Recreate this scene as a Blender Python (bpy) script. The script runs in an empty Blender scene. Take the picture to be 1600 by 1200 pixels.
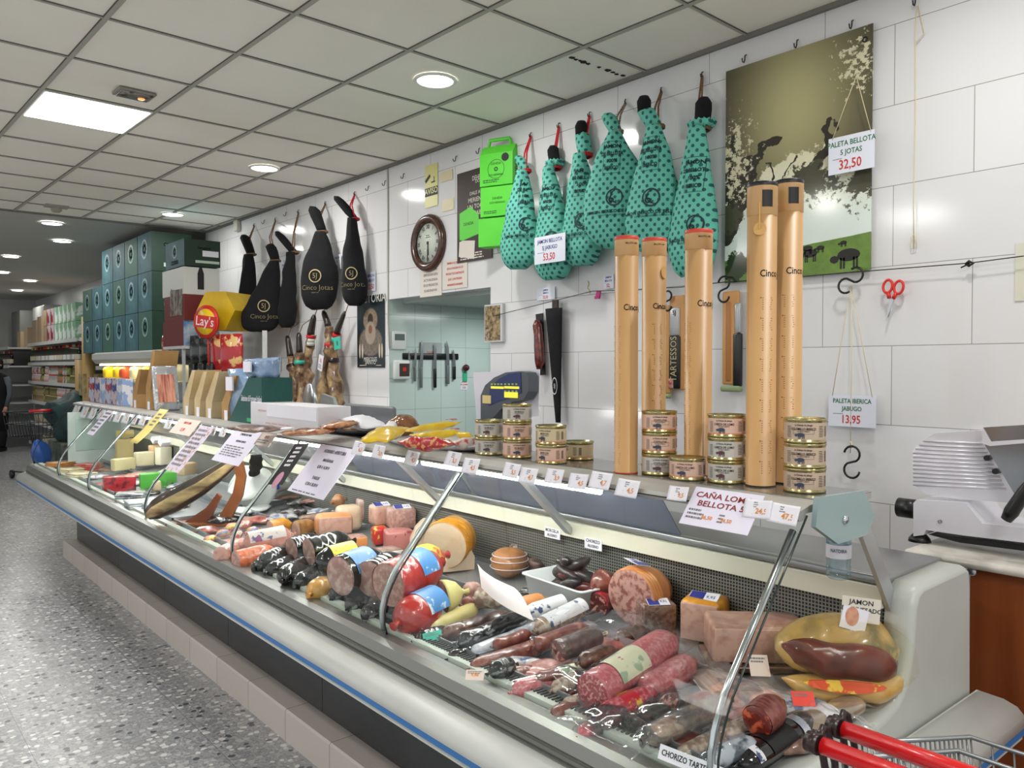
import bpy, bmesh, math, random
from mathutils import Vector as V, Matrix as M4
random.seed(7)
PI = math.pi
SC = bpy.context.scene
COL = SC.collection
# ---------------------------------------------------------------- camera
YAW, PITCH, FPX, EYE = math.radians(40.37), math.radians(-1.2394), 1245.48, 1.6
_f = V((math.sin(YAW)*math.cos(PITCH), math.cos(YAW)*math.cos(PITCH), math.sin(PITCH)))
_r = V((math.cos(YAW), -math.sin(YAW), 0))
_u = _r.cross(_f)
cam = bpy.data.objects.new('camera', bpy.data.cameras.new('camera'))
COL.objects.link(cam)
cam.matrix_world = M4(((_r.x, _u.x, -_f.x, 0), (_r.y, _u.y, -_f.y, 0), (_r.z, _u.z, -_f.z, EYE), (0, 0, 0, 1)))
cam.data.sensor_width = 36
cam.data.lens = FPX/1600*36
cam.data.clip_start = .02
SC.camera = cam
def ray(x, y): return _f + _r*((x-800)/FPX) - _u*((y-600)/FPX)
def oz(x, y, z):                      # where a photograph pixel meets a horizontal plane
    d = ray(x, y); return V((0, 0, EYE)) + d*((z-EYE)/d.z)
def ox(x, y, X=3.26):                 # ... the plane of the tiled wall or one parallel to it
    d = ray(x, y); return V((0, 0, EYE)) + d*(X/d.x)
def oy(x, y, Y):
    d = ray(x, y); return V((0, 0, EYE)) + d*(Y/d.y)
def depth(p): return _f.dot(V(p)-V((0, 0, EYE)))
# ---------------------------------------------------------------- world and exposure
w = bpy.data.worlds.new('world'); SC.world = w; w.use_nodes = True
w.node_tree.nodes['Background'].inputs[0].default_value = (.97, .985, 1, 1)
w.node_tree.nodes['Background'].inputs[1].default_value = .88
SC.view_settings.view_transform = 'Standard'
SC.view_settings.look = 'None'
SC.view_settings.gamma = 1
SC.view_settings.use_curve_mapping = False
SC.view_settings.exposure = 0.1
def area(name, loc, sx, sy, power, col=(1, 1, 1), rot=(0, 0, 0), shape='RECTANGLE'):
    l = bpy.data.lights.new(name, 'AREA'); l.shape = shape; l.size = sx
    if shape in ('RECTANGLE', 'ELLIPSE'): l.size_y = sy
    l.energy = power; l.color = col
    o = bpy.data.objects.new(name, l); COL.objects.link(o); o.location = loc; o.rotation_euler = rot
    return o
CEIL = EYE + 1.537
XW = 3.26
# ceiling lamps: pixel of each round lamp in the photograph, and its brightness in watts
LAMPS = [((680, 126), 10), ((413, 263), 10), ((270, 335), 10), ((81, 349), 10), ((97, 377), 10), ((17, 401), 10),
         ((47, 439), 10), ((3, 426), 10), ((27, 454), 10)]
LAMP_POS = [oz(px[0], px[1], CEIL) for px, _ in LAMPS]
for (px, pw), p in zip(LAMPS, LAMP_POS):
    area('downlight_light', (p.x, p.y, CEIL-.012), .17, .17, pw, (1, .98, .94), shape='DISK')
# lamps of the same kind that hang further back in the shop, behind and beside the camera
for x, y in ((1.9, -.6), (-.6, 1.2), (-.6, 3.8), (-.6, 6.6), (-2.6, 2.4), (-2.6, 6), (.2, -1.8), (2.45, 1.0)):
    area('downlight_light', (x, y, CEIL-.012), .17, .17, 12, (1, .98, .94), shape='DISK')
pc = oz(172, 178, CEIL)
area('panel_light', (pc.x, pc.y, CEIL-.02), .55, .55, 30, (1, .99, .97))
area('panel_light', (.5, -.9, CEIL-.02), .55, .55, 30, (1, .99, .97))
area('panel_light', (-1.8, 3.5, CEIL-.02), .55, .55, 30, (1, .99, .97))
area('back_room_fill', (4.0, 4.6, 2.05), .5, .3, 9, (.95, 1, .98))  # unseen lamp added inside the recess to brighten it
# ---------------------------------------------------------------- colours and materials
def lin(h):
    if not isinstance(h, str): return h
    c = [int(h[i:i+2], 16)/255 for i in (0, 2, 4)]
    return tuple(x/12.92 if x <= .04045 else ((x+.055)/1.055)**2.4 for x in c)
_m = {}
def mat(name, col='cccccc', rough=.5, metal=0, emit=0, col2=None, scale=40, detail=3, bump=0, sharp=None, coat=0, stretch=None, bscale=None, col3=None, spec=None):
    """plain or two/three-colour noise material in object space"""
    if name in _m: return _m[name]
    m = bpy.data.materials.new(name); m.use_nodes = True; _m[name] = m
    nt = m.node_tree; b = nt.nodes['Principled BSDF']; L = nt.links.new
    b.inputs['Base Color'].default_value = (*lin(col), 1)
    b.inputs['Roughness'].default_value = rough
    b.inputs['Metallic'].default_value = metal
    b.inputs['Coat Weight'].default_value = coat
    b.inputs['Coat Roughness'].default_value = .08
    if spec is not None: b.inputs['Specular IOR Level'].default_value = spec
    if emit:
        b.inputs['Emission Color'].default_value = (*lin(col), 1); b.inputs['Emission Strength'].default_value = emit
    if col2 or bump:
        tc = nt.nodes.new('ShaderNodeTexCoord'); mp = nt.nodes.new('ShaderNodeMapping')
        L(tc.outputs['Object'], mp.inputs[0])
        if stretch: mp.inputs['Scale'].default_value = stretch
        n = nt.nodes.new('ShaderNodeTexNoise'); n.inputs['Scale'].default_value = scale; n.inputs['Detail'].default_value = detail
        L(mp.outputs[0], n.inputs['Vector'])
        if col2:
            r = nt.nodes.new('ShaderNodeValToRGB')
            a, c = sharp if sharp else (.35, .65)
            r.color_ramp.elements[0].position = a; r.color_ramp.elements[1].position = c
            r.color_ramp.elements[0].color = (*lin(col), 1); r.color_ramp.elements[1].color = (*lin(col2), 1)
            if col3:
                e = r.color_ramp.elements.new(min(.98, c+.12)); e.color = (*lin(col3), 1)
            L(n.outputs['Fac'], r.inputs[0]); L(r.outputs[0], b.inputs['Base Color'])
        if bump:
            bn = nt.nodes.new('ShaderNodeBump'); bn.inputs['Strength'].default_value = bump; bn.inputs['Distance'].default_value = .01
            if bscale:
                n2 = nt.nodes.new('ShaderNodeTexNoise'); n2.inputs['Scale'].default_value = bscale; L(mp.outputs[0], n2.inputs['Vector']); L(n2.outputs['Fac'], bn.inputs['Height'])
            else: L(n.outputs['Fac'], bn.inputs['Height'])
            L(bn.outputs[0], b.inputs['Normal'])
    return m
class NT:
    """tiny node-writing helper"""
    def __init__(s, name, rough=.5, metal=0):
        s.m = bpy.data.materials.new(name); s.m.use_nodes = True; _m[name] = s.m
        s.t = s.m.node_tree; s.b = s.t.nodes['Principled BSDF']; s.b.inputs['Roughness'].default_value = rough; s.b.inputs['Metallic'].default_value = metal
        s.tc = s.t.nodes.new('ShaderNodeTexCoord')
    def n(s, kind, **kw):
        x = s.t.nodes.new('ShaderNode'+kind)
        for k, v in kw.items():
            if k.startswith('i_'): x.inputs[k[2:].replace('_', ' ')].default_value = v
            else: setattr(x, k, v)
        return x
    def l(s, a, b): s.t.links.new(a, b)
    def math(s, op, a, b=0.0):
        x = s.n('Math', operation=op)
        for i, v in enumerate((a, b)):
            if isinstance(v, (int, float)): x.inputs[i].default_value = v
            else: s.l(v, x.inputs[i])
        return x.outputs[0]
    def vmath(s, op, a, b=None):
        x = s.n('VectorMath', operation=op)
        for i, v in enumerate((a, b)):
            if v is None: continue
            if isinstance(v, tuple): x.inputs[i].default_value = v
            else: s.l(v, x.inputs[i])
        return x.outputs[1] if op == 'LENGTH' else x.outputs[0]
    def mix(s, fac, a, b):
        x = s.n('Mix', data_type='RGBA')
        if isinstance(fac, (int, float)): x.inputs[0].default_value = fac
        else: s.l(fac, x.inputs[0])
        for i, v in ((6, a), (7, b)):
            if isinstance(v, (str, tuple)): x.inputs[i].default_value = (*lin(v), 1)
            else: s.l(v, x.inputs[i])
        return x.outputs[2]
    def noise(s, scale, detail=3, vec=None, **kw):
        x = s.n('TexNoise'); x.inputs['Scale'].default_value = scale; x.inputs['Detail'].default_value = detail
        s.l(vec or s.tc.outputs['Object'], x.inputs['Vector']); return x.outputs['Fac']
    def base(s, c): s.l(c, s.b.inputs['Base Color']); return s.m
    def bump(s, h, st=.3, d=.01):
        x = s.n('Bump'); x.inputs['Strength'].default_value = st; x.inputs['Distance'].default_value = d
        s.l(h, x.inputs['Height']); s.l(x.outputs[0], s.b.inputs['Normal'])
def thin(name, tint, refl=.05, rough=.02, alpha=.0, fres=True, body=None):
    """clear pane or film: light passes straight through, the surface mirrors a little"""
    if name in _m: return _m[name]
    s = NT(name); t = s.t
    tr = s.n('BsdfTransparent'); tr.inputs[0].default_value = (*lin(tint), 1)
    g = s.n('BsdfGlossy'); g.inputs['Roughness'].default_value = rough
    mx = s.n('MixShader')
    lw = s.n('LayerWeight'); lw.inputs[0].default_value = .25
    f = s.math('ADD', s.math('MULTIPLY', lw.outputs['Fresnel'], (.3 if fres is True else fres)), refl)
    s.l(f, mx.inputs[0]); s.l(tr.outputs[0], mx.inputs[1]); s.l(g.outputs[0], mx.inputs[2])
    out = mx.outputs[0]
    if body:
        d = s.n('BsdfDiffuse'); d.inputs[0].default_value = (*lin(body[0]), 1)
        m2 = s.n('MixShader'); m2.inputs[0].default_value = body[1]
        s.l(out, m2.inputs[1]); s.l(d.outputs[0], m2.inputs[2]); out = m2.outputs[0]
    s.l(out, t.nodes['Material Output'].inputs[0])
    return s.m
# ---------------------------------------------------------------- mesh helpers
class MB:
    def __init__(s): s.v = []; s.f = []; s.mi = []; s.sm = []
    def add(s, vs, fs, mi=0, sm=False, T=None):
        o = len(s.v)
        s.v += [(T @ V(p)) if T else V(p) for p in vs]
        for f in fs: s.f.append(tuple(i+o for i in f)); s.mi.append(mi); s.sm.append(sm)
        return s
    def box(s, x0, x1, y0, y1, z0, z1, mi=0, T=None):
        vs = [(x, y, z) for x in (x0, x1) for y in (y0, y1) for z in (z0, z1)]
        return s.add(vs, [(0, 1, 3, 2), (4, 6, 7, 5), (0, 4, 5, 1), (2, 3, 7, 6), (0, 2, 6, 4), (1, 5, 7, 3)], mi, False, T)
    def rbox(s, x0, x1, y0, y1, z0, z1, r=.01, seg=2, mi=0, T=None, sm=True):
        bm = bmesh.new(); bmesh.ops.create_cube(bm, size=1)
        for v in bm.verts: v.co = V(((x0+x1)/2+v.co.x*(x1-x0), (y0+y1)/2+v.co.y*(y1-y0), (z0+z1)/2+v.co.z*(z1-z0)))
        r = min(r, .49*min(abs(x1-x0), abs(y1-y0), abs(z1-z0)))
        bmesh.ops.bevel(bm, geom=bm.edges[:], offset=r, segments=seg, affect='EDGES', profile=.5)
        bm.verts.index_update()
        s.add([v.co.copy() for v in bm.verts], [[v.index for v in f.verts] for f in bm.faces], mi, sm, T); bm.free(); return s
    def prism(s, pts, h0, h1, mi=0, T=None, sm=False):
        """polygon in local xy extruded along local z"""
        n = len(pts)
        return s.add([(p[0], p[1], h) for h in (h0, h1) for p in pts],
                     [tuple(range(n))[::-1], tuple(range(n, 2*n))]+[(i, (i+1) % n, n+(i+1) % n, n+i) for i in range(n)], mi, sm, T)
    def loft(s, rings, mi=0, sm=True, T=None, caps=(True, True), mis=None, cmi=None):
        """rings: equal-length lists of points"""
        n = len(rings[0]); vs = [p for r in rings for p in r]; o = len(s.v)
        s.v += [(T @ V(p)) if T else V(p) for p in vs]
        for k in range(len(rings)-1):
            for i in range(n):
                s.f.append((o+k*n+i, o+k*n+(i+1) % n, o+(k+1)*n+(i+1) % n, o+(k+1)*n+i)); s.mi.append(mis[k] if mis else mi); s.sm.append(sm)
        for k, c in ((0, caps[0]), (len(rings)-1, caps[1])):
            if c:
                f = tuple(o+k*n+i for i in range(n)); s.f.append(f if k else f[::-1])
                s.mi.append(mi if cmi is None else cmi); s.sm.append(False)
        return s
    def lathe(s, prof, n=20, mi=0, T=None, sm=True, mis=None):
        """prof (r, z) about local z"""
        rings = [[(max(r, 1e-5)*math.cos(2*PI*i/n), max(r, 1e-5)*math.sin(2*PI*i/n), z) for i in range(n)] for r, z in prof]
        return s.loft(rings, mi, sm, T, (prof[0][0] < 1e-4, prof[-1][0] < 1e-4), mis)
    def tube(s, pts, r, n=8, mi=0, T=None, caps=True):
        pts = [V(p) for p in pts]; rings = []
        rr = r if isinstance(r, (list, tuple)) else [r]*len(pts)
        up = None
        for i, p in enumerate(pts):
            d = (pts[min(i+1, len(pts)-1)]-pts[max(i-1, 0)])
            d = d.normalized() if d.length > 1e-9 else V((0, 0, 1))
            if up is None: up = V((0, 0, 1)) if abs(d.z) < .9 else V((1, 0, 0))
            a = d.cross(up)
            if a.length < 1e-6: a = d.cross(V((1, .3, .2)))
            a.normalize(); b = a.cross(d).normalized(); up = b
            rings.append([p+a*(rr[i]*math.cos(2*PI*k/n))+b*(rr[i]*math.sin(2*PI*k/n)) for k in range(n)])
        return s.loft(rings, mi, True, T, (caps, caps))
    def sheet(s, w, h, bend=None, nx=8, ny=8, th=.0006, mi=0, T=None):
        """thin slab in local xy centred on the origin, bend(u,v)->z offset"""
        vs = []; fs = []
        for side in (0, 1):
            for j in range(ny+1):
                for i in range(nx+1):
                    u = i/nx-.5; q = j/ny-.5
                    z = (bend(u, q) if bend else 0)+(th if side else 0)
                    vs.append((u*w, q*h, z))
        N = (nx+1)*(ny+1); g = lambda i, j: j*(nx+1)+i
        for j in range(ny):
            for i in range(nx):
                a = (g(i, j), g(i+1, j), g(i+1, j+1), g(i, j+1)); fs.append(a[::-1]); fs.append(tuple(k+N for k in a))
        for i in range(nx): fs += [(g(i, 0), g(i+1, 0), g(i+1, 0)+N, g(i, 0)+N), (g(i+1, ny), g(i, ny), g(i, ny)+N, g(i+1, ny)+N)]
        for j in range(ny): fs += [(g(0, j+1), g(0, j), g(0, j)+N, g(0, j+1)+N), (g(nx, j), g(nx, j+1), g(nx, j+1)+N, g(nx, j)+N)]
        return s.add(vs, fs, mi, bool(bend), T)
    def build(s, name, mats, parent=None, mw=None):
        me = bpy.data.meshes.new(name)
        bm = bmesh.new(); vs = [bm.verts.new(p) for p in s.v]
        for f, mi, sm in zip(s.f, s.mi, s.sm):
            try: q = bm.faces.new([vs[i] for i in f])
            except ValueError: continue
            q.material_index = mi; q.smooth = sm
        bmesh.ops.recalc_face_normals(bm, faces=bm.faces[:])
        bm.to_mesh(me); bm.free()
        for m in (mats if isinstance(mats, (list, tuple)) else [mats]): me.materials.append(m)
        o = bpy.data.objects.new(name, me); COL.objects.link(o)
        if parent: o.parent = parent
        if mw is not None: o.matrix_world = mw
        return o
def noisy(s, amp, sc, seed=0):
    """push the vertices of a builder about with smooth noise"""
    from mathutils import noise
    for i, p in enumerate(s.v):
        q = V(p)*sc+V((seed*3.1, seed*1.7, seed*.9))
        s.v[i] = V(p)+V((noise.noise(q), noise.noise(q+V((31, 0, 0))), noise.noise(q+V((0, 47, 0)))))*amp
    return s
def tag(o, label=None, cat=None, group=None, kind=None):
    if label: o['label'] = label
    if cat: o['category'] = cat
    if group: o['group'] = group
    if kind: o['kind'] = kind
    return o
def thing(name, label, cat, mw=None, group=None):
    o = bpy.data.objects.new(name, None); COL.objects.link(o); o.empty_display_size = .02
    if mw is not None: o.matrix_world = mw if isinstance(mw, M4) else M4.Translation(V(mw))
    return tag(o, label, cat, group)
def struct(o): o['kind'] = 'structure'; return o
def dup(o, mw, label=None, group=None):
    c = o.copy(); COL.objects.link(c); c.matrix_world = mw if isinstance(mw, M4) else M4.Translation(V(mw))
    if label: c['label'] = label
    if group: c['group'] = group
    def kids(a, b):
        for ch in [x for x in a.children]:
            d = ch.copy(); COL.objects.link(d); d.parent = b; kids(ch, d)
    kids(o, c)
    return c
def frame(loc, x, y):
    """matrix with local x and y along the given directions, z out of the face"""
    x = V(x).normalized(); z = x.cross(V(y)).normalized(); y = z.cross(x)
    return M4(((x.x, y.x, z.x, loc[0]), (x.y, y.y, z.y, loc[1]), (x.z, y.z, z.z, loc[2]), (0, 0, 0, 1)))
def onwall(px, py, X=3.252, rot=0):
    """frame on the tiled wall: local x to the right along it, y up, z into the room"""
    p = ox(px, py, X); return frame(p, (0, -1, 0), (0, 0, 1)) @ M4.Rotation(rot, 4, 'Z')
_tx = {}
def text(s, size, x=0, y=0, z=.0008, mw=None, mat_=None, parent=None, align='CENTER', name='lettering', sx=1, bold=.0, th=.0003, rot=0, collect=None):
    if (s, align, bold) not in _tx:
        c = bpy.data.curves.new('t', 'FONT'); c.body = s; c.align_x = align; c.align_y = 'CENTER'; c.size = 1; c.resolution_u = 2; c.offset = bold; c.extrude = .01
        o = bpy.data.objects.new('t', c); COL.objects.link(o)
        dg = bpy.context.evaluated_depsgraph_get()
        me = bpy.data.meshes.new_from_object(o.evaluated_get(dg))
        _tx[(s, align, bold)] = ([v.co.copy() for v in me.vertices], [tuple(p.vertices) for p in me.polygons])
        bpy.data.objects.remove(o); bpy.data.curves.remove(c); bpy.data.meshes.remove(me)
    vs, fs = _tx[(s, align, bold)]
    mb = collect if collect is not None else MB()
    R = M4.Translation((x, y, z)) @ M4.Rotation(rot, 4, 'Z')
    mb.add([(v.x*size*sx, v.y*size, v.z/.01*th) for v in vs], fs, 0, False, R)
    if collect is None: return mb.build(name, mat_, parent, mw)
def bars(mb, x0, x1, y0, y1, n, z=.0008, fill=.5, ragged=.25, rnd=random, mi=0):
    """small print: lines broken into words"""
    st = (y1-y0)/n
    for i in range(n):
        y = y1-st*(i+.5); x = x0; end = x1-(x1-x0)*rnd.random()*ragged
        while x < end:
            wd = min((x1-x0)*rnd.uniform(.06, .2), end-x)
            mb.add([(x, y-st*fill/2, z), (x+wd, y-st*fill/2, z), (x+wd, y+st*fill/2, z), (x, y+st*fill/2, z)], [(0, 1, 2, 3)], mi)
            x += wd+(x1-x0)*.03
    return mb
WHITE = mat('white_card', 'eceaf2', .45)
INK = mat('black_ink', '141416', .5)
GREENINK = mat('green_ink', '1d6a3a', .5)
REDINK = mat('red_ink', 'c8281e', .5)
BLUEINK = mat('blue_ink', '26308a', .5)
ORANGEINK = mat('orange_ink', 'e08a28', .5)
GREYINK = mat('grey_ink', '77777c', .5)
GOLDINK = mat('gold_ink', 'b9a878', .45)
STEEL = mat('brushed_steel', 'b9bcc0', .28, .9, bump=.03, scale=60, stretch=(1, 8, 1))
CHROME = mat('chrome_rod', 'cfd3d6', .15, 1)
PLASTIC_BLACK = mat('black_plastic', '111113', .35)
def sign(name, label, cat, mw, w, h, lines, bg=None, th=.0012, group=None, small=None, bend=None, border=None):
    """flat card; lines = (text, size, x, y, material[, squeeze])"""
    o = MB().sheet(w, h, bend, 8 if bend else 1, 8 if bend else 1, th).build(name, bg or WHITE, None, mw)
    tag(o, label, cat, group)
    by = {}
    for l in lines:
        t, sz, x, y, m = l[:5]
        zz = th+.0006+(bend(x/w, y/h) if bend else 0)
        text(t, sz, x, y, zz, collect=by.setdefault(m.name, (MB(), m))[0], sx=l[5] if len(l) > 5 else 1, bold=.012)
    for mb, m in by.values(): mb.build('lettering', m, o)
    if small:
        mb = MB()
        for (x0, x1, y0, y1, n) in small: bars(mb, x0, x1, y0, y1, n, th+.0006)
        mb.build('small_print', GREYINK, o)
    return o
# ================================================================ room
s = NT('white_wall_tile', .12); sx = s.n('SeparateXYZ'); s.l(s.tc.outputs['Object'], sx.inputs[0])
cm = s.n('CombineXYZ'); s.l(s.math('SUBTRACT', sx.outputs[1], 1.166), cm.inputs[0]); s.l(s.math('SUBTRACT', sx.outputs[2], .075), cm.inputs[1])
def tilemat(s, cm, bw, rh, c1, c2, mortar, ms=.0016, off=.5, rough=None):
    br = s.n('TexBrick', offset=off, offset_frequency=2, squash=1)
    for k, v in (('Scale', 1), ('Mortar Size', ms), ('Mortar Smooth', .1), ('Bias', 0), ('Brick Width', bw), ('Row Height', rh)): br.inputs[k].default_value = v
    br.inputs['Color1'].default_value = (*lin(c1), 1); br.inputs['Color2'].default_value = (*lin(c2), 1); br.inputs['Mortar'].default_value = (*lin(mortar), 1)
    s.l(cm, br.inputs['Vector'])
    n = s.noise(2.2, 4); r = s.n('MapRange'); s.l(n, r.inputs[0]); r.inputs[3].default_value = 0; r.inputs[4].default_value = .16
    s.base(s.mix(r.outputs[0], br.outputs['Color'], 'b0b0a8'))
    inv = s.math('SUBTRACT', 1, br.outputs['Fac']); s.bump(inv, .25, .003)
    return s.m
TILE = tilemat(s, cm.outputs[0], .594, .322, 'e4e4e6', 'dfdfe1', '8f8f8c')
s = NT('back_room_tile', .15); sx = s.n('SeparateXYZ'); s.l(s.tc.outputs['Object'], sx.inputs[0])
cm = s.n('CombineXYZ'); s.l(sx.outputs[0], cm.inputs[0]); s.l(s.math('SUBTRACT', sx.outputs[2], .04), cm.inputs[1])
TILEG = tilemat(s, cm.outputs[0], .25, .245, 'cfe0dc', 'cadbd7', '9fb0ab', .002, 0)
s = NT('terrazzo', .28)
tc = s.tc.outputs['Object']
vo = s.n('TexVoronoi', feature='F1'); vo.inputs['Scale'].default_value = 34; vo.inputs['Randomness'].default_value = 1
wv = s.n('TexNoise'); wv.inputs['Scale'].default_value = 12; s.l(tc, wv.inputs['Vector'])
s.l(s.vmath('ADD', tc, s.vmath('SCALE', wv.outputs['Color'])), vo.inputs['Vector'])
s.t.nodes[-1]
for nd in s.t.nodes:
    if nd.bl_idname == 'ShaderNodeVectorMath' and nd.operation == 'SCALE': nd.inputs['Scale'].default_value = .03
sp = s.n('SeparateColor'); s.l(vo.outputs['Color'], sp.inputs[0])
rp = s.n('ValToRGB'); cr = rp.color_ramp; cr.interpolation = 'CONSTANT'
cr.elements[0].position = 0; cr.elements[0].color = (*lin('5a5d62'), 1); cr.elements[1].position = .10; cr.elements[1].color = (*lin('8e9195'), 1)
for pz, c in ((.3, '9b9da0'), (.6, 'b8b8b8'), (.82, 'd6d6d4')): e = cr.elements.new(pz); e.color = (*lin(c), 1)
s.l(sp.outputs[0], rp.inputs[0])
chip = s.math('LESS_THAN', vo.outputs['Distance'], .46)
vo2 = s.n('TexVoronoi', feature='F1'); vo2.inputs['Scale'].default_value = 110; s.l(tc, vo2.inputs['Vector'])
sp2 = s.n('SeparateColor'); s.l(vo2.outputs['Color'], sp2.inputs[0])
small = s.mix(sp2.outputs[0], '86868a', 'b2b2b2')
c = s.mix(chip, small, rp.outputs[0])
br = s.n('TexBrick', offset=0); s.l(tc, br.inputs['Vector'])
for k, v in (('Scale', 1), ('Mortar Size', .0015), ('Brick Width', .6), ('Row Height', .6), ('Mortar Smooth', 0)): br.inputs[k].default_value = v
s.base(s.mix(s.math('MULTIPLY', br.outputs['Fac'], .6), c, '5a5b5c'))
FLOOR = s.m
struct(MB().box(-6, 7, -4, 24, -.05, 0).build('floor', FLOOR))
# wall with the pass-through opening; the opening runs y 4.05..5.30 up to z 2.12
OY0, OY1, OZ = 4.05, 5.30, 2.118
mb = MB(); mb.box(XW, XW+.12, -3, OY0, 0, CEIL).box(XW, XW+.12, OY1, 9.17, 0, CEIL).box(XW, XW+.12, OY0, OY1, OZ, CEIL)
struct(mb.build('wall_right', TILE))
struct(MB().box(3.38, 6, OY1, OY1+.1, 0, 2.4).box(3.26, 3.39, OY1-.004, OY1, 0, OZ).build('wall_back_room', TILEG))
struct(MB().box(5.6, 5.7, 2.5, OY1, 0, 2.4).box(3.38, 5.7, 2.4, 2.5, 0, 2.4).build('wall_back_room_side', TILEG))
s = NT('slat_ceiling', .5); sx = s.n('SeparateXYZ'); s.l(s.tc.outputs['Object'], sx.inputs[0])
st = s.math('LESS_THAN', s.math('FRACT', s.math('MULTIPLY', sx.outputs[0], 10)), .08)
s.base(s.mix(st, 'aeb9b4', '7d8884')); SLATC = s.m
struct(MB().box(3.38, 5.7, 2.5, OY1, 2.09, 2.14).build('ceiling_back_room', SLATC))
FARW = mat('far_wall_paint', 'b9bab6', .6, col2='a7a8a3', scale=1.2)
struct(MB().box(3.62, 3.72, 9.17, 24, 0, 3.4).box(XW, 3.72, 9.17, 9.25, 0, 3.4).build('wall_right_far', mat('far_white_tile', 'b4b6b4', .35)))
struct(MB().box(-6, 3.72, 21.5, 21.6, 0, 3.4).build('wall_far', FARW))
# ceiling: white panels with T-bars, grid turned 1.73 degrees, then the smooth part beyond
CT = mat('ceiling_panel', 'f8f5ea', .75, col2='f0ece0', scale=.9, bump=.05, bscale=300)
GX, GY, GA = .95334, 3.27097, math.radians(1.7349)
G = M4.Translation((GX, GY, CEIL)) @ M4.Rotation(GA, 4, 'Z')
struct(MB().box(-6, XW+.02, -4, 9.2, CEIL+.006, CEIL+.05).build('ceiling', CT))
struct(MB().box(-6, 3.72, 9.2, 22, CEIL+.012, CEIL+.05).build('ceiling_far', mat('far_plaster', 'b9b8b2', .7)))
BAR = mat('ceiling_bar', 'aaa99f', .5); GAP = mat('ceiling_gap', '5d5b54', .8)
mb = MB(); Gi = G.inverted()
def clipbar(mb, a, b, w, z0, z1, mi=0):
    d = (b-a).normalized(); n = V((-d.y, d.x, 0))*w/2
    mb.add([a-n+V((0, 0, z0)), b-n+V((0, 0, z0)), b+n+V((0, 0, z0)), a+n+V((0, 0, z0)), a-n+V((0, 0, z1)), b-n+V((0, 0, z1)), b+n+V((0, 0, z1)), a+n+V((0, 0, z1))],
           [(0, 1, 2, 3), (4, 5, 6, 7), (0, 1, 5, 4), (1, 2, 6, 5), (2, 3, 7, 6), (3, 0, 4, 7)], mi)
def clip(a, b):
    """shorten a grid line to the room: x<3.255, y<9.19"""
    d = b-a; t0, t1 = 0, 1
    for ax, mx in ((0, XW-.002), (1, 9.19)):
        if abs(d[ax]) > 1e-9:
            t = (mx-a[ax])/d[ax]
            if d[ax] > 0: t1 = min(t1, t)
            else: t0 = max(t0, t)
    return (a+d*t0, a+d*t1) if t1 > t0 else None
for i in range(-9, 5):
    r_ = clip(G @ V((.6*i, -7, 0)), G @ V((.6*i, 7, 0)))
    if r_: clipbar(mb, r_[0], r_[1], .028, .002, .012, 1); clipbar(mb, r_[0], r_[1], .020, -.003, .012, 0)
for j in range(-11, 11):
    r_ = clip(G @ V((-6, .6*j, 0)), G @ V((4, .6*j, 0)))
    if r_: clipbar(mb, r_[0], r_[1], .020, .002, .012, 1); clipbar(mb, r_[0], r_[1], .012, -.002, .012, 0)
struct(mb.build('trim_1', [BAR, GAP]))
struct(MB().box(XW-.02, XW, -3, 9.17, CEIL-.016, CEIL+.01).box(-6, XW, 9.17, 9.2, CEIL-.012, CEIL+.02).build('trim_2', mat('edge_trim', '77766e', .6)))
# round downlights
LITE = mat('lit_diffuser', 'fffdf6', .4, emit=9)
RIM = mat('lamp_rim', 'e8e8e4', .35)
def downlight(p, label):
    t = thing('ceiling_downlight', label, 'ceiling light', (p.x, p.y, CEIL), 'round recessed ceiling lamps')
    MB().lathe([(.115, .004), (.118, 0), (.112, -.006), (.098, -.007), (.096, 0)], 32).build('rim', RIM, t)
    MB().lathe([(0, -.004), (.09, -.004), (.096, -.001), (0, -.0005)], 32).build('diffuser', LITE, t)
WHERE = ['largest round ceiling lamp, nearest above the clock and pass-through', 'second round lamp along the ceiling, above the black ham sacks',
         'third round lamp along the ceiling, over the stacked cartons', 'round lamp on the smooth ceiling, uppermost of the far group',
         'round lamp on the smooth ceiling, just below the uppermost far one', 'round lamp at the left frame edge on the smooth ceiling',
         'small far round lamp above the wine shelf, right of the pair', 'half cut off round lamp at the extreme left frame edge', 'lowest and farthest small round ceiling lamp']
for p, wl in zip(LAMP_POS, WHERE): downlight(p, 'lit '+wl)
t = thing('ceiling_panel_light', 'square lit white LED panel set flush in the tiled ceiling', 'ceiling light', M4.Translation((0, 0, 0)) @ G)
R0 = (0.012, .588)
MB().box(.01, .59, 1.81, 2.39, -.006, .004).build('frame', RIM, t)
MB().box(.022, .578, 1.822, 2.378, -.009, -.005).build('diffuser', mat('lit_panel', 'fffafc', .4, emit=7), t)
# the panel occupies grid cell columns 0..1, rows 2..3
for ch in t.children: ch.location = (0, 0, 0)
p = oz(210, 146, CEIL)
t = thing('emergency_light', 'small square recessed ceiling fitting with clear cover and orange glint, beside LED panel', 'emergency light', M4.Translation((p.x, p.y, CEIL)) @ M4.Rotation(GA, 4, 'Z'))
MB().rbox(-.1, .1, -.075, .075, -.012, .004, .02).build('frame', mat('grey_bezel', '8d8a83', .5), t)
MB().rbox(-.085, .085, -.06, .06, -.02, -.01, .01).build('cover', mat('mirror_cover', '98948c', .15, .6, col2='544f48', scale=22, sharp=(.45, .55)), t)
MB().lathe([(0, -.026), (.018, -.024), (.02, -.018)], 12, T=M4.Translation((.04, .01, 0))).build('bulb', mat('orange_bulb', 'ff8a4a', .3, emit=1.5), t)
p = oz(88, 322, CEIL)
t = thing('smoke_detector', 'small pale ceiling detector box near the edge of the tiled ceiling', 'detector', (p.x, p.y, CEIL))
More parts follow.
